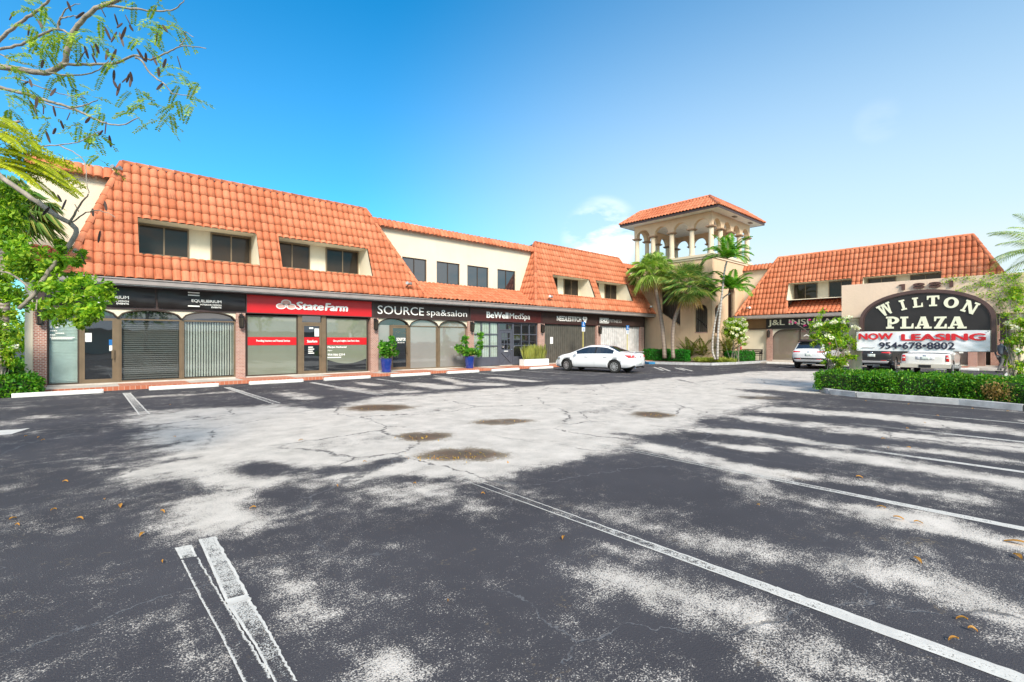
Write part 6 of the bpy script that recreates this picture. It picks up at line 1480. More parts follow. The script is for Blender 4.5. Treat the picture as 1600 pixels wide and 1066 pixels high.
def pinnate_frond(mb, o, dirn, L, lf, n=26, droop=.9, w=.035, vee=.35, rng=random, tip=.35, rmat=0, rad=.018):
    """arching feather frond; returns nothing, adds rachis and leaflets"""
    o = Vector(o); d = Vector(dirn).normalized(); P = []; p = o.copy(); st = L / n
    for i in range(n + 1): P.append(p.copy()); p = p + d * st; d = (d + Vector((0, 0, -droop / n * (.4 + 1.2 * i / n)))).normalized()
    mb.tube(P[::3] + [P[-1]], [rad * (1 - .8 * i / (len(P[::3]))) for i in range(len(P[::3]) + 1)], 4, rmat)
    for i in range(2, n + 1):
        t = i / n; dd = (P[i] - P[i - 1]).normalized(); side = dd.cross(Vector((0, 0, 1)))
        if side.length < .05: side = Vector((1, 0, 0))
        side.normalize(); upv = side.cross(dd); ll = lf * (math.sin(math.pi * min(1, .18 + .80 * t)) ** .6) * rng.uniform(.85, 1.1)
        for s in (-1, 1):
            v = (side * s + dd * (.45 + .5 * t) + upv * vee).normalized(); a = P[i]; m = a + v * ll * .5 + Vector((0, 0, -.03 * ll)); e = a + v * ll * .95 + Vector((0, 0, -.34 * ll)); q = dd * w * .5
            mb.add([a, m + q, e, m - q], [(0, 1, 2, 3)])
def fan_frond(mb, o, dirn, pet, r, n=22, droop=.6, w=.05, rng=random):
    o = Vector(o); d = Vector(dirn).normalized(); c = o + d * pet + Vector((0, 0, -.10 * pet)); mb.tube([o, o.lerp(c, .5) + Vector((0, 0, .05 * pet)), c], [.02, .016, .012], 4)
    side = d.cross(Vector((0, 0, 1)));
    if side.length < .05: side = Vector((1, 0, 0))
    side.normalize(); up = side.cross(d)
    for i in range(n):
        a = R(-125 + 250 * (i + .5) / n); v = (d * math.cos(a) + side * math.sin(a) + up * .12).normalized(); ll = r * (.78 + .22 * math.cos(a * .7)) * rng.uniform(.9, 1.08)
        q = v.cross(up).normalized() * w * .5; m1 = c + v * ll * .5 + Vector((0, 0, -droop * ll * .10)); e = c + v * ll * .86 + Vector((0, 0, -droop * ll * (.42 + .2 * rng.random())))
        mb.add([c, c + v * ll * .22 + q * .8, m1 + q, e, m1 - q, c + v * ll * .22 - q * .8], [(0, 1, 2, 3, 4, 5)])
def fan_palm(label, path, r0, r1, nf, fr, pet, mat, seed, group, dead=8, bark='palmbark', droop=.7):
    rng = random.Random(seed); base = Vector(path[0]); t = thing('fan_palm', label, 'palm tree', base, group)
    mb = MB(); limb(mb, path, r0, r1, 12, 5, .012, rng); mb.build('trunk', M[bark], t, smooth=True)
    top = Vector(path[-1]); mb = MB(); dm = MB()
    for k in range(nf):
        az = k * 2.39996 + rng.uniform(-.25, .25); el = R(78 - 118 * (k / nf) ** 1.05 + rng.uniform(-9, 9)); d = (math.cos(az) * math.cos(el), math.sin(az) * math.cos(el), math.sin(el))
        fan_frond(mb, top + Vector((0, 0, .1)), d, pet * rng.uniform(.85, 1.15), fr * rng.uniform(.85, 1.1), rng=rng, droop=droop * rng.uniform(.7, 1.3))
    mb.build('crown', M[mat], t, fixn=False)
    for k in range(dead):
        az = k * 2.4 + .5; d = (math.cos(az) * .55, math.sin(az) * .55, -.85); fan_frond(dm, top - Vector((0, 0, .1)), d, pet * .7, fr * .75, n=14, rng=rng, droop=1.0)
    if dead: dm.build('dry_fronds', M['leaf_dead'], t, fixn=False)
    return t
# tower palms
fan_palm('tall fan palm with a full drooping crown beside the far mansard', [onX(1039, 560, 33.3), onX(1036, 520, 33.3), onX(1030, 480, 33.4), onX(1024, 450, 33.5), onX(1021, 424, 33.6)], .17, .13, 56, 1.25, 1.05, 'leaf_palm', 11, None, 7, droop=1.1)
fan_palm('leaning fan palm with a broad grey green crown before the tower', [onX(1052, 560, 33.0), onX(1051, 530, 33.0), onX(1054, 500, 33.0), onX(1062, 478, 33.0), onX(1072, 460, 33.0), onX(1078, 446, 33.0)], .14, .12, 60, 1.25, 1.15, 'leaf_palm2', 12, None, 9, droop=.6)
def feather_palm(label, paths, crowns, seed, mat='leaf_feather', bark='palmgrey', nm='feather_palm'):
    rng = random.Random(seed); t = thing(nm, label, 'palm tree', Vector(paths[0][0]))
    for p, r0, r1 in [(q, a, b) for q, a, b in paths_rad(paths)]:
        mb = MB(); limb(mb, p, r0, r1, 10, 5, .008, rng); mb.build('trunk', M[bark], t, smooth=True)
    for (top, L, nf, lf) in crowns:
        mb = MB(); top = Vector(top)
        for k in range(nf):
            az = k * 2.39996 + rng.uniform(-.3, .3); el = R(72 - 62 * k / nf + rng.uniform(-8, 8)); d = (math.cos(az) * math.cos(el), math.sin(az) * math.cos(el), math.sin(el)); pinnate_frond(mb, top, d, L * rng.uniform(.85, 1.1), lf, 26, 1.5, .11, .25, rng)
        mb.build('crown', M[mat], t, fixn=False)
    return t
def paths_rad(ps): return [(p, .085 - .01 * i, .06 - .01 * i) for i, p in enumerate(ps)]
feather_palm('slender multi trunk feather palm at the tower corner', [[onX(1121, 562, 33.4), onX(1122, 520, 33.4), onX(1127, 470, 33.5), onX(1132, 425, 33.5), onX(1136, 408, 33.5)], [onX(1118, 562, 33.4), onX(1113, 545, 33.4), onX(1117, 505, 33.5), onX(1127, 470, 34.0), onX(1141, 458, 34.3)]],
             [(onX(1137, 404, 33.5), 2.0, 16, .62), (onX(1143, 452, 34.3), 1.9, 16, .6)], 21)
def hedge(name, label, pts, h, w, n, mat, seed, cat='hedge', size=.07, bot=.08, rough=.05, group=None):
    """clipped hedge along a polyline of base points"""
    rng = np.random.default_rng(seed); P = [Vector(p) for p in pts]; c = sum(P, Vector()) / len(P); t = thing(name, label, cat, (c.x, c.y, bot), group)
    mb = MB()
    for a, b in zip(P[:-1], P[1:]):
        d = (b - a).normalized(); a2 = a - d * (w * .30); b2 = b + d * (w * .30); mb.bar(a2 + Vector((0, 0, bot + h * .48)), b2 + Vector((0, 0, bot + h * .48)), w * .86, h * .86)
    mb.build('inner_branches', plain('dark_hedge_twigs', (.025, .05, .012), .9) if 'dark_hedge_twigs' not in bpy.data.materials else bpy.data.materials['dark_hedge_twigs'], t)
    L = [(b - a).length for a, b in zip(P[:-1], P[1:])]; Q = []
    for (a, b), l in zip(zip(P[:-1], P[1:]), L):
        k = int(n * l / sum(L)); d = np.array(((b - a) / l)[:]); s = np.array([-d[1], d[0], 0]); u = rng.uniform(-.4 * w / l, 1 + .4 * w / l, k); face = rng.uniform(size=k); tw = w / (w + 2 * h)
        off = np.where(face < tw, rng.uniform(-.5, .5, k), np.where(face < (1 + tw) / 2, -.5, .5)) * w; z = np.where(face < tw, h, rng.uniform(.02, 1, k) * h)
        lump = .035 * np.sin(u * l * 5.0 + off * 6) + .03 * np.sin(u * l * 11 + 2); z = z + np.where(face < tw, lump + rng.normal(size=k) * rough, 0); rc = np.clip((z / h - .75) / .25, 0, 1); off = off * (1 - .12 * rc ** 2) + np.where(face >= tw, rng.normal(size=k) * rough + lump * .7, 0)
        C = np.array(a[:]) + np.outer(u * l, d) + np.outer(off, s); C[:, 2] = bot + z; out = np.where((face < tw)[:, None], np.array([0, 0, 1.0]), np.outer(np.sign(off), s)); Q.append(leaf_quads(C, size, rng, .35, .55, out))
    for pe, sg in ((P[0], -1), (P[-1], 1)):
        d = np.array(((P[1] - P[0]) if sg < 0 else (P[-1] - P[-2])).normalized()[:]); s = np.array([-d[1], d[0], 0]); k = int(n * .8 * w / (sum(L) + w)); C = np.array(pe[:]) + np.outer(np.full(k, sg * .40 * w) + rng.normal(size=k) * rough, d) + np.outer(rng.uniform(-.48, .48, k) * w, s); C[:, 2] = bot + rng.uniform(.02, 1, k) * h; Q.append(leaf_quads(C, size, rng, .35, .55, np.tile(d * sg, (k, 1))))
    quads_obj('leaves', np.concatenate(Q), M[mat], t); return t
g0 = lambda x, y: onG(x, y)
hedge('hedge', 'clipped bright green hedge at the foot of the two fan palms', [onG(1014, 565), onG(1068, 567)], .85, .8, 6500, 'leaf_trim', 31, size=.10, bot=.1, rough=.03)
hedge('hedge', 'small rounded clipped hedge left of the bench', [onG(1146, 567), onG(1166, 566)], .70, 1.0, 3000, 'leaf_trim', 32, size=.10, bot=.1, rough=.04)
hedge('hedge', 'smallest clipped hedge directly before the bench', [onG(1177, 565), onG(1185, 564.6)], .60, .8, 1800, 'leaf_trim', 33, size=.10, bot=.1, rough=.04)
H = hedge('hedge', 'long leafy hedge in front of the plaza sign', [(18.15, 4.42, 0), (18.0, 3.2, 0), (17.85, 1.5, 0), (17.75, -.5, 0), (17.7, -3.5, 0)], .56, 1.15, 30000, 'leaf_hedge', 34, size=.072, bot=.08, rough=.05)
rng = np.random.default_rng(5); p = onX(1556, 612, 17.15); quads_obj('dry_patch', leaf_quads(np.array(p[:]) + rng.normal(size=(500, 3)) * np.array([.06, .13, .13]), .06, rng, .2), M['leaf_dead'], H)['kind'] = 'stuff'
# rosettes and ground cover by the tower
def rosette(label, c, nf, L, lf, seed, mat='leaf_cycad', el0=82, el1=25, stem=.4, w=.10, nm='cycad'):
    rng = random.Random(seed); c = Vector(c); t = thing(nm, label, 'plant', c); mb = MB(); mb.tube([c, c + Vector((0, 0, stem))], [.14, .11], 8); mb.build('stem', M['palmbark'], t); mb = MB()
    for k in range(nf):
        az = k * 2.39996; el = R(el0 - (el0 - el1) * k / nf + rng.uniform(-6, 6)); pinnate_frond(mb, c + Vector((0, 0, stem)), (math.cos(az) * math.cos(el), math.sin(az) * math.cos(el), math.sin(el)), L * rng.uniform(.8, 1.1), lf, 20, .8, w, .3, rng)
    mb.build('fronds', M[mat], t, fixn=False); return t
rosette('bronze green cycad at the right end of the clipped palm hedge', onG(1078, 566), 18, 1.7, .34, 41, el1=30)
rosette('spreading cycad with pale fronds under the arched tower window', onG(1099, 566.5), 22, 1.9, .40, 42, el1=22)
rosette('tall cycad clump between the slim palm trunks and the round hedge', onG(1134, 566), 24, 2.3, .42, 43, el1=35)
def tufts(name, label, cat, c, rx, ry, n, L, mat, seed, rot=0, w=.02, spread=.7, z=0.0, parent=None, kind=None):
    rng = np.random.default_rng(seed); a = rng.uniform(0, 6.283, n); r = np.sqrt(rng.uniform(0, 1, n)); x = rx * r * np.cos(a); y = ry * r * np.sin(a); cr, sr = math.cos(rot), math.sin(rot); B = np.stack([c[0] + x * cr - y * sr, c[1] + x * sr + y * cr, np.full(n, c[2] + z)], 1)
    d = nrm_(np.stack([rng.normal(size=n) * spread, rng.normal(size=n) * spread, np.ones(n)], 1)); ll = L * rng.uniform(.6, 1.15, (n, 1)); s = nrm_(np.cross(d, rng.normal(size=(n, 3)))) * w; bend = np.stack([d[:, 0], d[:, 1], -np.ones(n) * .5], 1) * ll * .18 * spread
    V = np.stack([B, B + d * ll * .55 + s, B + d * ll + bend, B + d * ll * .55 - s], 1)
    if parent is None: parent = thing(name, label, cat, c); return quads_obj('blades', V, M[mat], parent)
    return quads_obj(name, V, M[mat], parent)
p = onG(1117, 569); tufts('ground_cover', 'low yellow green grassy ground cover at the tower kerb', 'plant', (p.x + .35, p.y + .2, .1), .45, 1.5, 1500, .45, 'leaf_yg', 51, rot=0, w=.025)
# shrubs: bare stems below, leaf clumps and flower heads above
def shrub(label, base, stems, blobs, nleaf, size, flowers, seed, mat='leaf_bush', spread=.3, nm='flowering_shrub', petals=26, fr=.09, psize=.07):
    rng = random.Random(seed); nr = np.random.default_rng(seed); b = Vector(base); t = thing(nm, label, 'shrub', b); mb = MB()
    for k in range(stems):
        bl = blobs[k % len(blobs)]; e = Vector(bl[0]) + Vector([rng.uniform(-.7, .7) * q for q in bl[1]]); s = b + Vector((rng.uniform(-spread, spread) * .5, rng.uniform(-spread, spread), 0)); m = s.lerp(e, .5) + Vector((rng.uniform(-.1, .1), rng.uniform(-.1, .1), .05)); limb(mb, [s, m, e], .020, .006, 5, 4, .008, rng)
    mb.build('stems', M['bark'], t); clump_crown('leaves', blobs, nleaf, size, M[mat], t, seed, .4, .45)
    for mt, pts in flowers:
        for c in pts:
            P, v = blob_pts(c[:3], (fr, fr, fr * .7), petals, nr, .5); quads_obj('flower_head', leaf_quads(P, psize, nr, .5, .8, v), M[mt], t)
    return t
X1 = 18.6
bl = [(tuple(onX(px, py, X1 + dx)), r) for px, py, dx, r in ((1285, 515, .0, (.35, .36, .30)), (1312, 512, .1, (.35, .36, .30)), (1300, 535, .0, (.40, .42, .28)), (1325, 535, .2, (.3, .3, .25)), (1278, 530, 0, (.25, .25, .25)), (1318, 560, .0, (.28, .26, .22)), (1297, 562, -.1, (.2, .2, .2)), (1330, 552, .1, (.18, .18, .2)), (1312, 575, .0, (.22, .22, .16)))]
S1 = shrub('sprawling shrub with white flower heads and a magenta sprig left of the sign column', onX(1303, 592, X1), 16, bl, 4200, .105, [('petal_w', [tuple(onX(a, b, X1 - .25)) for a, b in ((1280, 507), (1300, 504), (1304, 503), (1322, 497), (1328, 496), (1335, 511), (1340, 513), (1300, 528), (1293, 524), (1324, 551), (1284, 547), (1318, 503), (1275, 510))])], 61)
mb = MB(); pts_ = limb(mb, [onX(1296, 545, X1), onX(1270, 520, X1 - .1), onX(1278, 500, X1 - .2), onX(1287, 484, X1 - .25)], .010, .004, 5, 5); limb(mb, [onX(1275, 530, X1), onX(1258, 515, X1 - .2), onX(1238, 503, X1 - .3)], .008, .003, 5, 5); mb.build('arching_stem', M['bark'], S1)
rng = np.random.default_rng(8); P = np.array([tuple(p) for p in pts_]); P = np.repeat(P, 14, 0) + rng.normal(size=(len(P) * 14, 3)) * .05; quads_obj('sprig_leaves', leaf_quads(P, .09, rng, .4), M['leaf_bush'], S1)
for a, b, k in ((1235, 503, .045), (1243, 504, .03), (1258, 509, .045), (1265, 500, .035), (1288, 484, .025), (1297, 537, .03)):
    P, v = blob_pts(onX(a, b, X1 - .3)[:], (k, k * 1.2, k), 16, rng, .4); quads_obj('flower_head', leaf_quads(P, .045, rng, .4, .9, v), M['petal_p'], S1)
X2 = 18.55
bl = [(tuple(onX(px, py, X2 + dx)), r) for px, py, dx, r in ((1585, 500, 0, (.25, .22, .3)), (1592, 540, 0, (.3, .25, .35)), (1583, 470, .3, (.2, .22, .2)), (1590, 575, 0, (.25, .22, .2)), (1574, 520, .1, (.12, .1, .3)), (1610, 520, 0, (.4, .3, .5)), (1572, 560, .0, (.1, .08, .2)))]
S2 = shrub('loose climbing shrub with white blooms covering the right sign column', onX(1588, 606, X2), 14, bl, 2600, .085, [('petal_w', [tuple(onX(a, b, X2 - .2)) for a, b in ((1578, 508), (1585, 512), (1575, 505), (1583, 594), (1590, 548))])], 62)
VN = thing('wall_vine', 'climbing vine spreading over the top right of the sign wall', 'vine', onX(1575, 560, 19.1)); mb = MB(); rr = random.Random(4); VP = []
for a in ([(1580, 500), (1560, 460), (1530, 440), (1500, 434), (1475, 440)], [(1585, 480), (1570, 450), (1548, 444), (1520, 448), (1498, 455)], [(1590, 470), (1575, 440), (1560, 430), (1540, 432)], [(1590, 500), (1590, 450), (1585, 432), (1600, 425)], [(1560, 520), (1562, 480), (1550, 462), (1530, 462)], [(1600, 480), (1595, 445), (1575, 430)]):
    VP += limb(mb, [onX(x, y, 19.17) for x, y in a], .008, .003, 5, 8, .01, rr)
mb.build('vine_stems', M['bark'], VN); rng = np.random.default_rng(9); P = np.array([tuple(p) for p in VP]); P = np.repeat(P, 9, 0) + rng.normal(size=(len(P) * 9, 3)) * np.array([.03, .07, .07]); P[:, 0] = np.minimum(P[:, 0], 19.17)
Pc, _ = blob_pts(onX(1588, 455, 19.12)[:], (.08, .30, .24), 480, rng, .1); quads_obj('vine_leaves', leaf_quads(np.concatenate([P, Pc]), .05, rng, .3, .6), M['leaf_bush'], VN)
p = onX(1148, 563, 35.2); shrub('rounded white flowering shrub beside the tower and the red standpipe', (p.x, p.y, .1), 12, [(tuple(onX(px, py, 35.0)), r) for px, py, r in ((1148, 512, (.9, .75, .55)), (1140, 520, (.6, .5, .5)), (1157, 518, (.6, .5, .5)), (1160, 532, (.45, .35, .4)), (1150, 503, (.6, .6, .3)))], 3600, .17, [('petal_w', [tuple(onX(a, b, 34.35)) for a, b in ((1143, 505), (1149, 502), (1156, 504), (1162, 508), (1137, 511), (1146, 512), (1153, 514), (1159, 520), (1165, 517), (1144, 520), (1160, 530), (1162, 500), (1135, 503), (1152, 524), (1167, 527), (1166, 507))])], 63, fr=.16, psize=.13)
# cobalt pots with broad-leaved plants, white trough with snake plants
def pot(label, x, y, blobs, n, size, seed):
    t = thing('potted_plant', label, 'potted plant', (x, y, .126)); mb = MB(); mb.lathe((x, y, .126), [(.20, 0), (.22, .02), (.275, .62), (.29, .64), (.29, .67), (.25, .67), (.25, .60)], 24); mb.build('pot', M['pot'], t, smooth=False)
    s = MB(); s.lathe((x, y, .126), [(.25, .58), (.25, .60)], 16); s.build('potting_soil', M['soil'], t); st = MB(); rr = random.Random(seed)
    for k in range(9):
        b = blobs[k % len(blobs)]; limb(st, [(x + rr.uniform(-.1, .1), y + rr.uniform(-.1, .1), .72), Vector((x, y, 1.0)).lerp(Vector(b[0]), .5), b[0]], .014, .006, 5, 3, .01, rr)
    st.build('stems', M['bark'], t); nr = np.random.default_rng(seed); Q = []
    for c, r in blobs: P, v = blob_pts(c, r, int(n * r[0] / sum(b[1][0] for b in blobs)), nr, .3); Q.append(leaf_quads(P, size, nr, .45, .85, v))
    quads_obj('leaves', np.concatenate(Q), M['leaf_pot'], t); return t
pot('cobalt blue pot with a broad leaved bush before the salon pillar', 11.0, 21.45, [((10.85, 21.35, 1.25), (.33, .28, .30)), ((11.2, 21.4, 1.45), (.32, .28, .28)), ((11.0, 21.4, .98), (.38, .30, .22)), ((11.3, 21.4, 1.75), (.18, .15, .2)), ((10.75, 21.4, 1.5), (.2, .2, .2)), ((11.4, 21.35, 1.1), (.22, .2, .2))], 300, .20, 71)
pot('cobalt blue pot with a taller broad leaved bush left of the slate blue door', 16.05, 21.45, [((15.55, 21.35, 1.15), (.42, .3, .30)), ((15.7, 21.4, 1.65), (.25, .25, .35)), ((16.2, 21.4, 1.1), (.35, .3, .25)), ((16.75, 21.4, 1.45), (.22, .22, .40)), ((15.95, 21.35, 1.0), (.4, .3, .22)), ((16.8, 21.4, 1.95), (.2, .2, .22)), ((15.2, 21.4, 1.3), (.2, .2, .2)), ((16.6, 21.4, .95), (.25, .2, .2))], 430, .22, 72)
t = thing('planter_trough', 'long white trough of striped snake plants beside the slate blue door', 'planter', (21.2, 21.55, .126)); mb = MB()
for a in ((20.15, 22.3, 21.32, 21.38), (20.15, 22.3, 21.72, 21.78), (20.15, 20.21, 21.38, 21.72), (22.24, 22.3, 21.38, 21.72)): mb.box(*a, .126, .52)
mb.box(20.2, 22.25, 21.37, 21.73, .13, .46); mb.build('trough', M['white'], t); tufts('snake_plants', '', '', (21.22, 21.55, .46), .98, .16, 520, .95, 'leaf_snake', 73, w=.035, spread=.16, parent=t)

# ------------------------------------------------------------------ left edge: flame tree boughs overhead, bushes and palm by the building corner
FT = thing('flame_tree', 'sparse tree with dark seed pods reaching in overhead at the upper left', 'tree', (-3.4, 7.2, 0)); rr = random.Random(17)
def A(pts, w0, w1=None): w1 = w1 or w0; n = len(pts); return [at(x, y, w0 + (w1 - w0) * i / max(1, n - 1)) for i, (x, y) in enumerate(pts)]
mb = MB(); limb(mb, [(-3.4, 7.2, -.1), (-3.3, 7.25, 1.2), (-3.0, 7.4, 2.4), (-2.6, 7.7, 3.5)], .20, .14, 12); mb.build('trunk', M['bark'], FT, smooth=True)
TW_ = []
def bough(pts, w0, w1, r0, r1, pre=None, nm='bough'):
    P = ([Vector(q) for q in pre] if pre else []) + A(pts, w0, w1); b = MB(); TW_.append(limb(b, P, r0, r1, 8, 5, .006, rr)); b.build(nm, M['bark'], FT, smooth=True)
bough([(-40, 96), (0, 104), (45, 111), (72, 113), (98, 101), (105, 82), (113, 55), (125, 36), (150, 14), (185, 0), (240, -30)], 6.2, 5.6, .042, .020, [(-2.6, 7.7, 3.5), (-1.9, 8.0, 4.4)])
bough([(-60, 120), (0, 137), (40, 147), (75, 158), (110, 168), (140, 182), (165, 193), (190, 195), (218, 184)], 6.0, 5.4, .028, .005, [(-2.6, 7.7, 3.5), (-2.0, 8.0, 4.2)])
bough([(-60, 110), (0, 62), (25, 40), (55, 20), (72, 5), (85, -15)], 6.4, 6.0, .028, .012, [(-2.6, 7.7, 3.5), (-2.1, 8.1, 4.6)])
bough([(-50, 84), (0, 77), (40, 67), (65, 54), (90, 46), (113, 55)], 6.3, 5.9, .018, .012)
bough([(98, 101), (130, 101), (180, 99), (210, 87), (235, 93), (262, 82), (285, 72), (322, 76)], 5.9, 5.3, .018, .004)
bough([(212, 90), (222, 96), (235, 115), (255, 130), (270, 146), (302, 150)], 5.6, 5.3, .013, .003)
bough([(90, 45), (95, 30), (110, 26), (130, 24)], 6.0, 5.9, .012, .004); bough([(92, 40), (98, 20), (112, 9), (125, 6)], 6.0, 5.8, .010, .003)
bough([(160, 8), (215, 15), (250, 18), (275, 13), (288, 0)], 5.7, 5.4, .014, .004); bough([(72, 113), (110, 118), (150, 112), (170, 94)], 5.9, 5.6, .012, .004)
bough([(110, 168), (135, 164), (153, 156)], 5.7, 5.6, .010, .004); bough([(280, 72), (290, 60), (288, 50), (303, 58)], 5.3, 5.2, .006, .003); bough([(-40, 215), (0, 195), (30, 190)], 5.4, 5.2, .02, .012)
bough([(60, 229), (95, 226), (125, 221), (155, 205)], 5.2, 5.0, .008, .003); bough([(92, 227), (118, 240), (131, 252), (135, 280), (139, 302)], 5.1, 5.0, .006, .004); bough([(20, 120), (60, 135), (100, 148), (132, 152)], 5.9, 5.6, .008, .003)
bough([(0, 85), (30, 98), (60, 104)], 6.0, 6.0, .008, .004); bough([(45, 150), (80, 165), (115, 172)], 5.6, 5.5, .008, .004)
bough([(-60, 235), (0, 276), (50, 310), (85, 335), (118, 358), (106, 385), (82, 418), (64, 442), (55, 458), (30, 483)], 5.4, 5.2, .030, .020, [(-3.1, 7.35, 2.1), (-2.0, 7.6, 2.7)], 'broken_bough')
bough([(108, 350), (122, 325), (138, 303)], 5.2, 5.1, .014, .006); bough([(112, 348), (135, 332), (160, 330), (180, 340)], 5.2, 5.0, .008, .003); bough([(62, 445), (90, 455), (120, 462), (150, 465)], 5.3, 5.1, .014, .005); bough([(55, 458), (58, 470), (56, 485)], 5.3, 5.2, .010, .006); bough([(55, 458), (20, 430), (0, 425)], 5.3, 5.3, .012, .008)
mb = MB()
def feather_leaf(mb, o, d, L, lf, rng, n=12):
    o = Vector(o); d = Vector(d).normalized(); P = [o]; 
    for i in range(n): P.append(P[-1] + d * (L / n)); d = (d + Vector((0, 0, -.06))).normalized()
    mb.tube([P[0], P[n // 2], P[-1]], [.0025, .002, .001], 3)
    for i in range(1, n + 1):
        dd = (P[i] - P[i - 1]).normalized(); s = dd.cross(Vector((rng.uniform(-.3, .3), rng.uniform(-.3, .3), 1))).normalized()
        for k in (-1, 1):
            v = (s * k + dd * .35 + Vector((0, 0, rng.uniform(-.25, .1)))).normalized(); a = P[i]; q = dd * lf * .26; l = lf * (1 - .45 * abs(i / n - .45)); mb.add([a, a + v * l * .5 + q, a + v * l, a + v * l * .5 - q], [(0, 1, 2, 3)])
clumps = [(55, 14), (70, 10), (40, 12), (75, 62), (90, 48), (108, 52), (130, 52), (145, 60), (150, 68), (85, 58), (65, 75), (45, 88), (55, 68), (75, 70), (28, 125), (15, 150), (40, 140), (50, 160), (10, 100), (30, 108), (42, 88), (85, 118), (110, 118), (120, 135), (140, 148), (205, 4), (238, 32), (245, 42), (252, 52), (232, 60), (215, 66), (262, 108), (278, 118), (272, 132), (213, 140), (230, 158), (222, 168), (205, 176), (295, 150), (308, 134), (270, 176), (250, 188), (120, 210), (145, 214), (120, 198), (80, 190), (160, 182), (150, 168), (150, 247), (172, 103), (160, 38), (115, 72), (190, 98), (240, 4), (10, 170), (20, 180), (62, 50), (98, 62), (120, 68), (5, 145), (265, 40), (280, 45), (285, 160), (300, 165), (140, 208)]
fq = random.Random(23)
for (x, y) in clumps:
    for k in range(3): o = at(x + fq.uniform(-9, 9), y + fq.uniform(-6, 4), fq.uniform(5.3, 6.0)); az = fq.uniform(0, 6.28); feather_leaf(mb, o, (math.cos(az), math.sin(az), fq.uniform(-.9, .25)), fq.uniform(.16, .32), .044, fq)
mb.build('feathery_leaves', M['leaf_sky'], FT, fixn=False)
for k, (x, y) in enumerate([(18, 25), (45, 47), (63, 38), (66, 100), (48, 130), (108, 10), (125, 24), (160, 17), (187, 40), (193, 52), (168, 52), (178, 58), (190, 62), (178, 86), (205, 44), (182, 32), (200, 32), (128, 88), (147, 92), (145, 78), (167, 85), (135, 82), (152, 76), (245, 58), (258, 45), (228, 90), (220, 86), (242, 95), (257, 99), (280, 98), (248, 113), (250, 135), (178, 118), (200, 122), (204, 128), (195, 125), (185, 140), (180, 132), (68, 172), (62, 156), (57, 160), (55, 172), (107, 182), (83, 144), (85, 174), (75, 214), (85, 205), (97, 195), (137, 188), (165, 200), (157, 208), (172, 221), (40, 130), (52, 168), (205, 120), (93, 310), (100, 320), (85, 305), (120, 325), (145, 332), (155, 370), (130, 405), (165, 322), (72, 330), (52, 340)]):
    b = MB(); c = at(x, y, fq.uniform(5.2, 5.9)); d = Vector((fq.uniform(-.6, .6), fq.uniform(-.6, .6), -1)).normalized(); l = fq.uniform(.045, .085); s = d.cross(Vector((fq.uniform(-1, 1), fq.uniform(-1, 1), .2))).normalized(); n_ = s.cross(d) * .004
    o = [c + d * (l * math.cos(a)) + s * (.014 * math.sin(a)) for a in [math.pi * 2 * q / 10 for q in range(10)]]; b.prism([p - n_ for p in o], n_ * 2); b.build('seed_pod', M['pod'], FT)
mb = MB()
for (x, y, tx, ty, w) in ((-30, 185, 60, 222, 4.6), (-30, 210, 70, 235, 4.7), (-20, 230, 95, 262, 4.6), (-10, 240, 115, 262, 4.8), (0, 245, 128, 288, 4.7), (20, 262, 120, 296, 4.9), (-30, 200, 35, 230, 4.4), (-20, 250, 60, 285, 4.5), (10, 250, 105, 280, 4.6), (-20, 180, 30, 200, 4.5), (-10, 255, 90, 300, 4.8), (-20, 262, 55, 262, 4.6)):
    a = at(x, y, w); b = at(tx, ty, w - .25); d = b - a; pinnate_frond(mb, a, d + Vector((0, 0, .10)), d.length * 1.05, .12, 52, .5, .028, .2, fq, rad=.005)
mb.build('yellow_fronds', M['leaf_yel'], FT, fixn=False)
rng = np.random.default_rng(44); Q = []
for (x0, y0, x1, y1, k) in ((-10, 195, 58, 222, 260), (-10, 215, 75, 240, 300), (-10, 235, 112, 264, 420), (0, 250, 130, 292, 420), (10, 262, 118, 300, 300), (-10, 250, 60, 285, 260), (30, 240, 128, 270, 200), (0, 205, 30, 260, 300)):
    t_ = rng.uniform(0, 1, k); P = np.array([tuple(at(x0 + (x1 - x0) * q, y0 + (y1 - y0) * q - 9 * math.sin(q * 3.1), 4.75)) for q in t_]) + rng.normal(size=(k, 3)) * np.array([.028, .028, .016]); Q.append(leaf_quads(P, .055, rng, .5, .22, np.tile(np.array([.6, -.4, -.2]), (k, 1))))
quads_obj('yellow_leaflets', np.concatenate(Q), M['leaf_yel'], FT)
clump_crown('dense_leaves', [(tuple(at(x, y, w)), r) for x, y, w, r in ((85, 435, 5.3, (.20, .20, .16)), (120, 455, 5.2, (.22, .2, .16)), (145, 470, 5.1, (.18, .18, .14)), (160, 450, 5.0, (.10, .1, .07)), (115, 490, 5.2, (.2, .2, .12)), (80, 480, 5.3, (.18, .18, .12)), (150, 492, 5.1, (.16, .16, .09)), (60, 410, 5.4, (.2, .2, .16)), (100, 400, 5.3, (.16, .16, .12)), (30, 410, 5.5, (.22, .2, .2)), (10, 430, 5.6, (.2, .2, .2)), (128, 505, 5.1, (.12, .12, .06)), (95, 378, 5.4, (.10, .10, .07)), (165, 465, 5.0, (.08, .08, .1)), (20, 380, 5.7, (.2, .2, .15)), (8, 300, 5.8, (.2, .2, .16)), (20, 335, 5.8, (.18, .18, .14)), (2, 350, 5.8, (.2, .2, .2)), (35, 310, 5.7, (.1, .1, .07)), (12, 470, 5.6, (.18, .18, .16)), (5, 520, 5.7, (.14, .14, .14)))], 8800, .072, M['leaf_tree'], FT, 77, .35, .42)
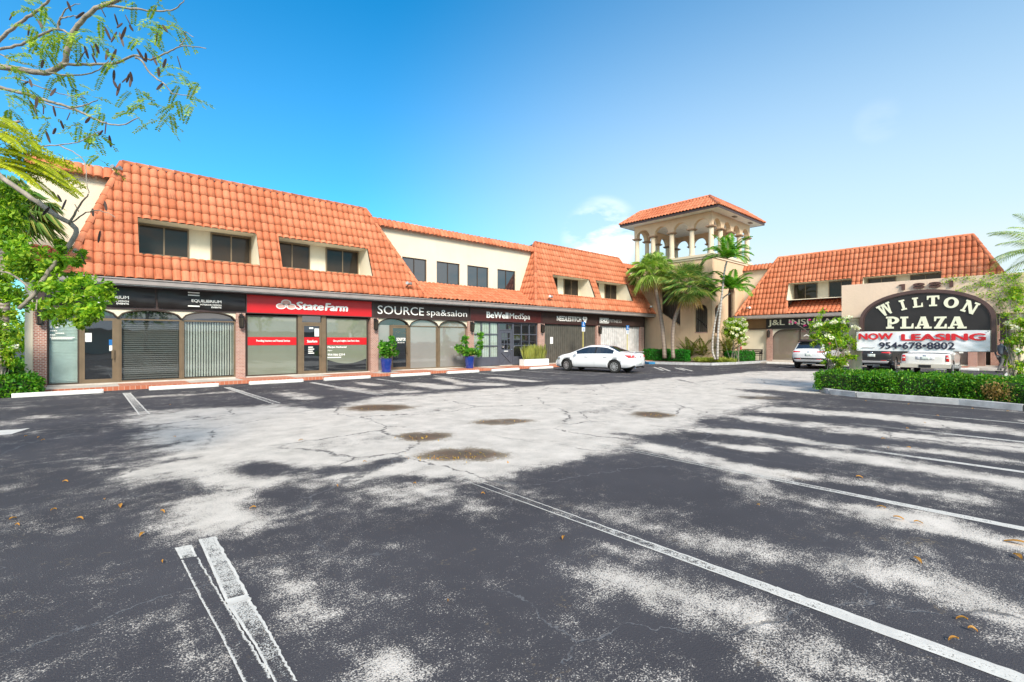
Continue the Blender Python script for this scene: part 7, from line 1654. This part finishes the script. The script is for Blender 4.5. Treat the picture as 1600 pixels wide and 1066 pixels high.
# bushes, palm and trees past the building corner
def simple_tree(label, base, h, blobs, n, size, mat, seed, nm='broadleaf_tree', group=None, r=.2):
    b = Vector(base); t = thing(nm, label, 'tree', b, group); mb = MB(); rr = random.Random(seed); limb(mb, [b, b + Vector((.1, .05, h * .3)), b + Vector((0, .1, h * .55))], r, r * .6, 10)
    for c, q in blobs[:7]: limb(mb, [b + Vector((0, .1, h * .5)), (b + Vector((0, 0, h * .6))).lerp(Vector(c), .6), c], r * .4, r * .1, 6)
    mb.build('trunk', M['bark'], t, smooth=True); clump_crown('crown', blobs, n, size, M[mat], t, seed, .4); return t
simple_tree('bushy green tree just past the left corner of the plaza', (-3.0, 24.5, 0), 5.5, [((-2.9, 24.2, 4.6), (1.0, 1.0, .9)), ((-2.3, 24.4, 5.6), (.8, .8, .7)), ((-3.6, 24.6, 5.6), (1.1, 1, .9)), ((-2.5, 24, 3.4), (.9, .9, .7)), ((-3.6, 24.4, 3.4), (1, 1, .8)), ((-2.0, 24.1, 6.4), (.5, .5, .4))], 5200, .16, 'leaf_tree', 81, r=.16)
fan_palm('small fan palm half hidden behind the leafy bough at the left edge', [(-1.95, 21.4, 0), (-1.85, 21.4, 2.0), (-1.72, 21.3, 5.6)], .16, .13, 40, .85, .7, 'leaf_palm2', 82, None, 0, droop=1.1)
shrub('bushy shrub with a few white flowers beside the left corner post', (-1.85, 20.6, .0), 12, [((-1.75, 20.5, 1.5), (.30, .4, .35)), ((-1.95, 20.5, 2.0), (.35, .4, .35)), ((-1.62, 20.6, 1.1), (.2, .3, .3)), ((-2.1, 20.5, 1.2), (.3, .3, .4)), ((-1.8, 20.4, 2.5), (.25, .3, .25))], 2600, .12, [('petal_w', [(-1.6, 20.2, 1.9), (-1.55, 20.25, 1.45), (-1.75, 20.1, 2.1), (-1.5, 20.4, 1.5)])], 83)
hedge('ground_bush', 'low dark green leafy bush at the foot of the far left brick pillar', [(-2.3, 20.45, 0), (-1.35, 20.55, 0)], .55, .75, 3200, 'leaf_hedge', 84, cat='bush', size=.11, bot=.0, rough=.06)
hedge('hedge', 'dark hedge running along the side of the plaza behind the left corner post', [(-1.75, 21.6, 0), (-1.8, 24.5, 0)], .9, .5, 2600, 'leaf_hedge', 85, size=.12, bot=.0, rough=.07)
simple_tree('pale green tree far behind the left corner', (-6.5, 40, 0), 7, [((-5.5, 39, 5.5), (2, 2, 1.6)), ((-4.6, 40, 3.5), (1.6, 1.6, 1.4)), ((-6.5, 40, 6.8), (2, 2, 1.4)), ((-4.2, 40, 1.8), (1.4, 1.4, 1.4))], 3500, .3, 'leaf_bush', 86)
for k_, (x_, y_, h_) in enumerate(((-11, 60, 8), (-7, 64, 7))): simple_tree(('wide' if k_ else 'tall') + ' pale green tree on the skyline beyond the left corner', (x_, y_, 0), h_, [((x_ + 2, y_, h_ * .5), (3, 2, 2)), ((x_ + .5, y_, h_ * .75), (3, 2, 1.6)), ((x_ + 3, y_, h_ * .25), (2.5, 2, 1.6)), ((x_ + 5, y_, h_ * .2), (2, 2, 1.4))], 2600, .5, 'leaf_bush', 186 + k_, group=None)
# right edge: coconut fronds and greenery beyond the sign wall
t = thing('coconut_palm', 'tall palm at the right edge with long feathery fronds above the sign wall', 'palm tree', tuple(at(1665, 585, 26).xy) + (0,)); c = at(1650, 392, 26); mb = MB(); limb(mb, [Vector((c.x + .5, c.y - .3, 0)), Vector((c.x + .3, c.y - .1, 3)), c], .2, .13, 10, 6); mb.build('trunk', M['palmgrey'], t, smooth=True); rr = random.Random(91); mb = MB()
for k in range(20):
    az = k * 2.39996; el = R(70 - 85 * k / 20 + rr.uniform(-8, 8)); pinnate_frond(mb, c, (math.cos(az) * math.cos(el), math.sin(az) * math.cos(el), math.sin(el)), rr.uniform(2.9, 3.6), .75, 34, 1.3, .05, .15, rr)
for (px, py) in ((1550, 362), (1556, 408), (1562, 385)):
    e = at(px, py, 26); d = e - c; pinnate_frond(mb, c, d + Vector((0, 0, 1.0)), d.length * 1.05, .8, 36, .75, .05, .1, rr)
mb.build('crown', M['leaf_palm'], t, fixn=False)
simple_tree('yellow green leafy tree beyond the entrance steps', (45, -2.2, 0), 4.5, [((44, -1.6, 3.0), (1.6, 1.6, 1.2)), ((45, -2.5, 4.2), (1.7, 1.8, 1.0)), ((44.5, -3.5, 2.8), (1.6, 1.6, 1.2)), ((44, -1.2, 1.6), (1.2, 1.4, .9))], 4200, .24, 'leaf_yel', 92)
simple_tree('dark green bushy tree at the far right behind the sign wall', (38, -5, 0), 4, [((37, -3.8, 2.2), (1.6, 1.6, 1.3)), ((38, -5, 3.3), (2, 2, 1.2)), ((37.5, -2.9, 1.2), (1, 1, .9))], 3600, .22, 'leaf_bush', 93)
# across the street, behind the camera: what the shop windows mirror
T0 = simple_tree('broad street tree across the road, seen mirrored in the shop windows', (-8, -30, 0), 9, [((-8, -30, 6), (3.2, 3.2, 2.4)), ((-6, -29, 7.5), (2.6, 2.6, 1.8)), ((-10, -30, 7.5), (2.6, 2.6, 2)), ((-8, -31, 8.8), (2.4, 2.4, 1.6))], 3000, .5, 'leaf_tree', 95, group='street trees across the road', r=.3)
for (x, y) in ((6, -32), (19, -31), (34, -33), (50, -30), (-22, -33)): dup(T0, (x, y, 0), x * .7)
t = thing('low_building', 'low white roofed building across the road, seen mirrored in the shop windows', 'building', (10, -44, 0)); mb = MB(); mb.box(-14, 36, -50, -40, 0, 3.2); mb.build('wall', M['stucco'], t); mb = MB(); mb.prism([(-15, -39, 3.2), (-15, -51, 3.2), (-15, -45, 5.2)], (52, 0, 0)); mb.build('roof', M['roof_white'], t)

# fallen leaves on the asphalt
LV = []
rr = random.Random(99)
for (x, y, big) in ((102, 753, 1), (188, 791, 1.3), (125, 811, 1), (84, 797, .8), (20, 811, 1), (27, 821, .7), (222, 836, 1.1), (254, 800, .9), (163, 781, .7), (253, 879, .6), (470, 688, 1.2), (395, 794, 1), (273, 683, .8), (60, 684, .8), (67, 688, .8), (40, 682, .6), (266, 633, .6), (880, 841, 1), (1343, 746, 1.2), (1377, 793, 1.2), (1404, 810, 1.3), (1435, 817, 1.2), (1434, 876, 1.2), (1588, 848, 2.4), (1590, 870, 1.4), (1420, 700, 1), (1388, 700, .9), (1380, 686, .9), (1465, 650, .9), (1445, 661, .9), (1418, 670, .9), (1353, 627, .8), (1420, 632, .9), (1520, 639, 1), (1575, 643, 1), (1490, 1000, .9), (1503, 968, .9), (1520, 985, .7), (755, 772, .7), (570, 722, .8), (648, 756, .7), (527, 760, .6), (700, 940, .5), (1185, 790, .6)):
    c = onG(x, y, .012); a = rr.uniform(0, 6.28); L = .030 * big; d = Vector((math.cos(a), math.sin(a), rr.uniform(.0, .25))); s = Vector((-d.y, d.x, rr.uniform(-.2, .2))); mb = MB(); n = 6; row = []
    for k in range(n + 1):
        t_ = k / n; w = L * .42 * math.sin(math.pi * min(.98, .04 + t_ * .95)) ** .8; ctr = c + d * L * (t_ - .5) * 2 + Vector((0, 0, .012 * math.sin(t_ * 3.1))); row += [ctr - s * w + Vector((0, 0, .010)), ctr, ctr + s * w + Vector((0, 0, .008))]
    mb.add(row, [(3 * k + j, 3 * k + j + 1, 3 * k + 4 + j, 3 * k + 3 + j) for k in range(n) for j in (0, 1)]); own(mb, 'fallen_leaf', M['dry'], 'curled dry leaf lying on the asphalt', 'leaf', 'fallen leaves scattered on the asphalt', loc=c, fixn=False)
nr = np.random.default_rng(3); Q = []
for (x, y, a, b, n) in ((725, 712, .62, .30, 46), (690, 716, .45, .12, 44), (662, 684, .45, .25, 26), (1020, 648, .4, .3, 22), (785, 658, .5, .2, 14), (592, 636, .5, .4, 10)):
    o = onG(x, y, .008); u = np.array([math.sin(TH), -math.cos(TH), 0]); v = np.array([math.cos(TH), math.sin(TH), 0]); q = nr.normal(size=(n, 2)) * .5; Q.append(np.array(o[:]) + np.outer(q[:, 0] * a, u) + np.outer(q[:, 1] * b, v))
o = quads_obj('leaf_litter', leaf_quads(np.concatenate(Q), .042, nr, .92, .4), M['dry']); tag(o, 'small dry leaves collected in the damp hollows of the asphalt', 'leaf litter', kind='stuff')
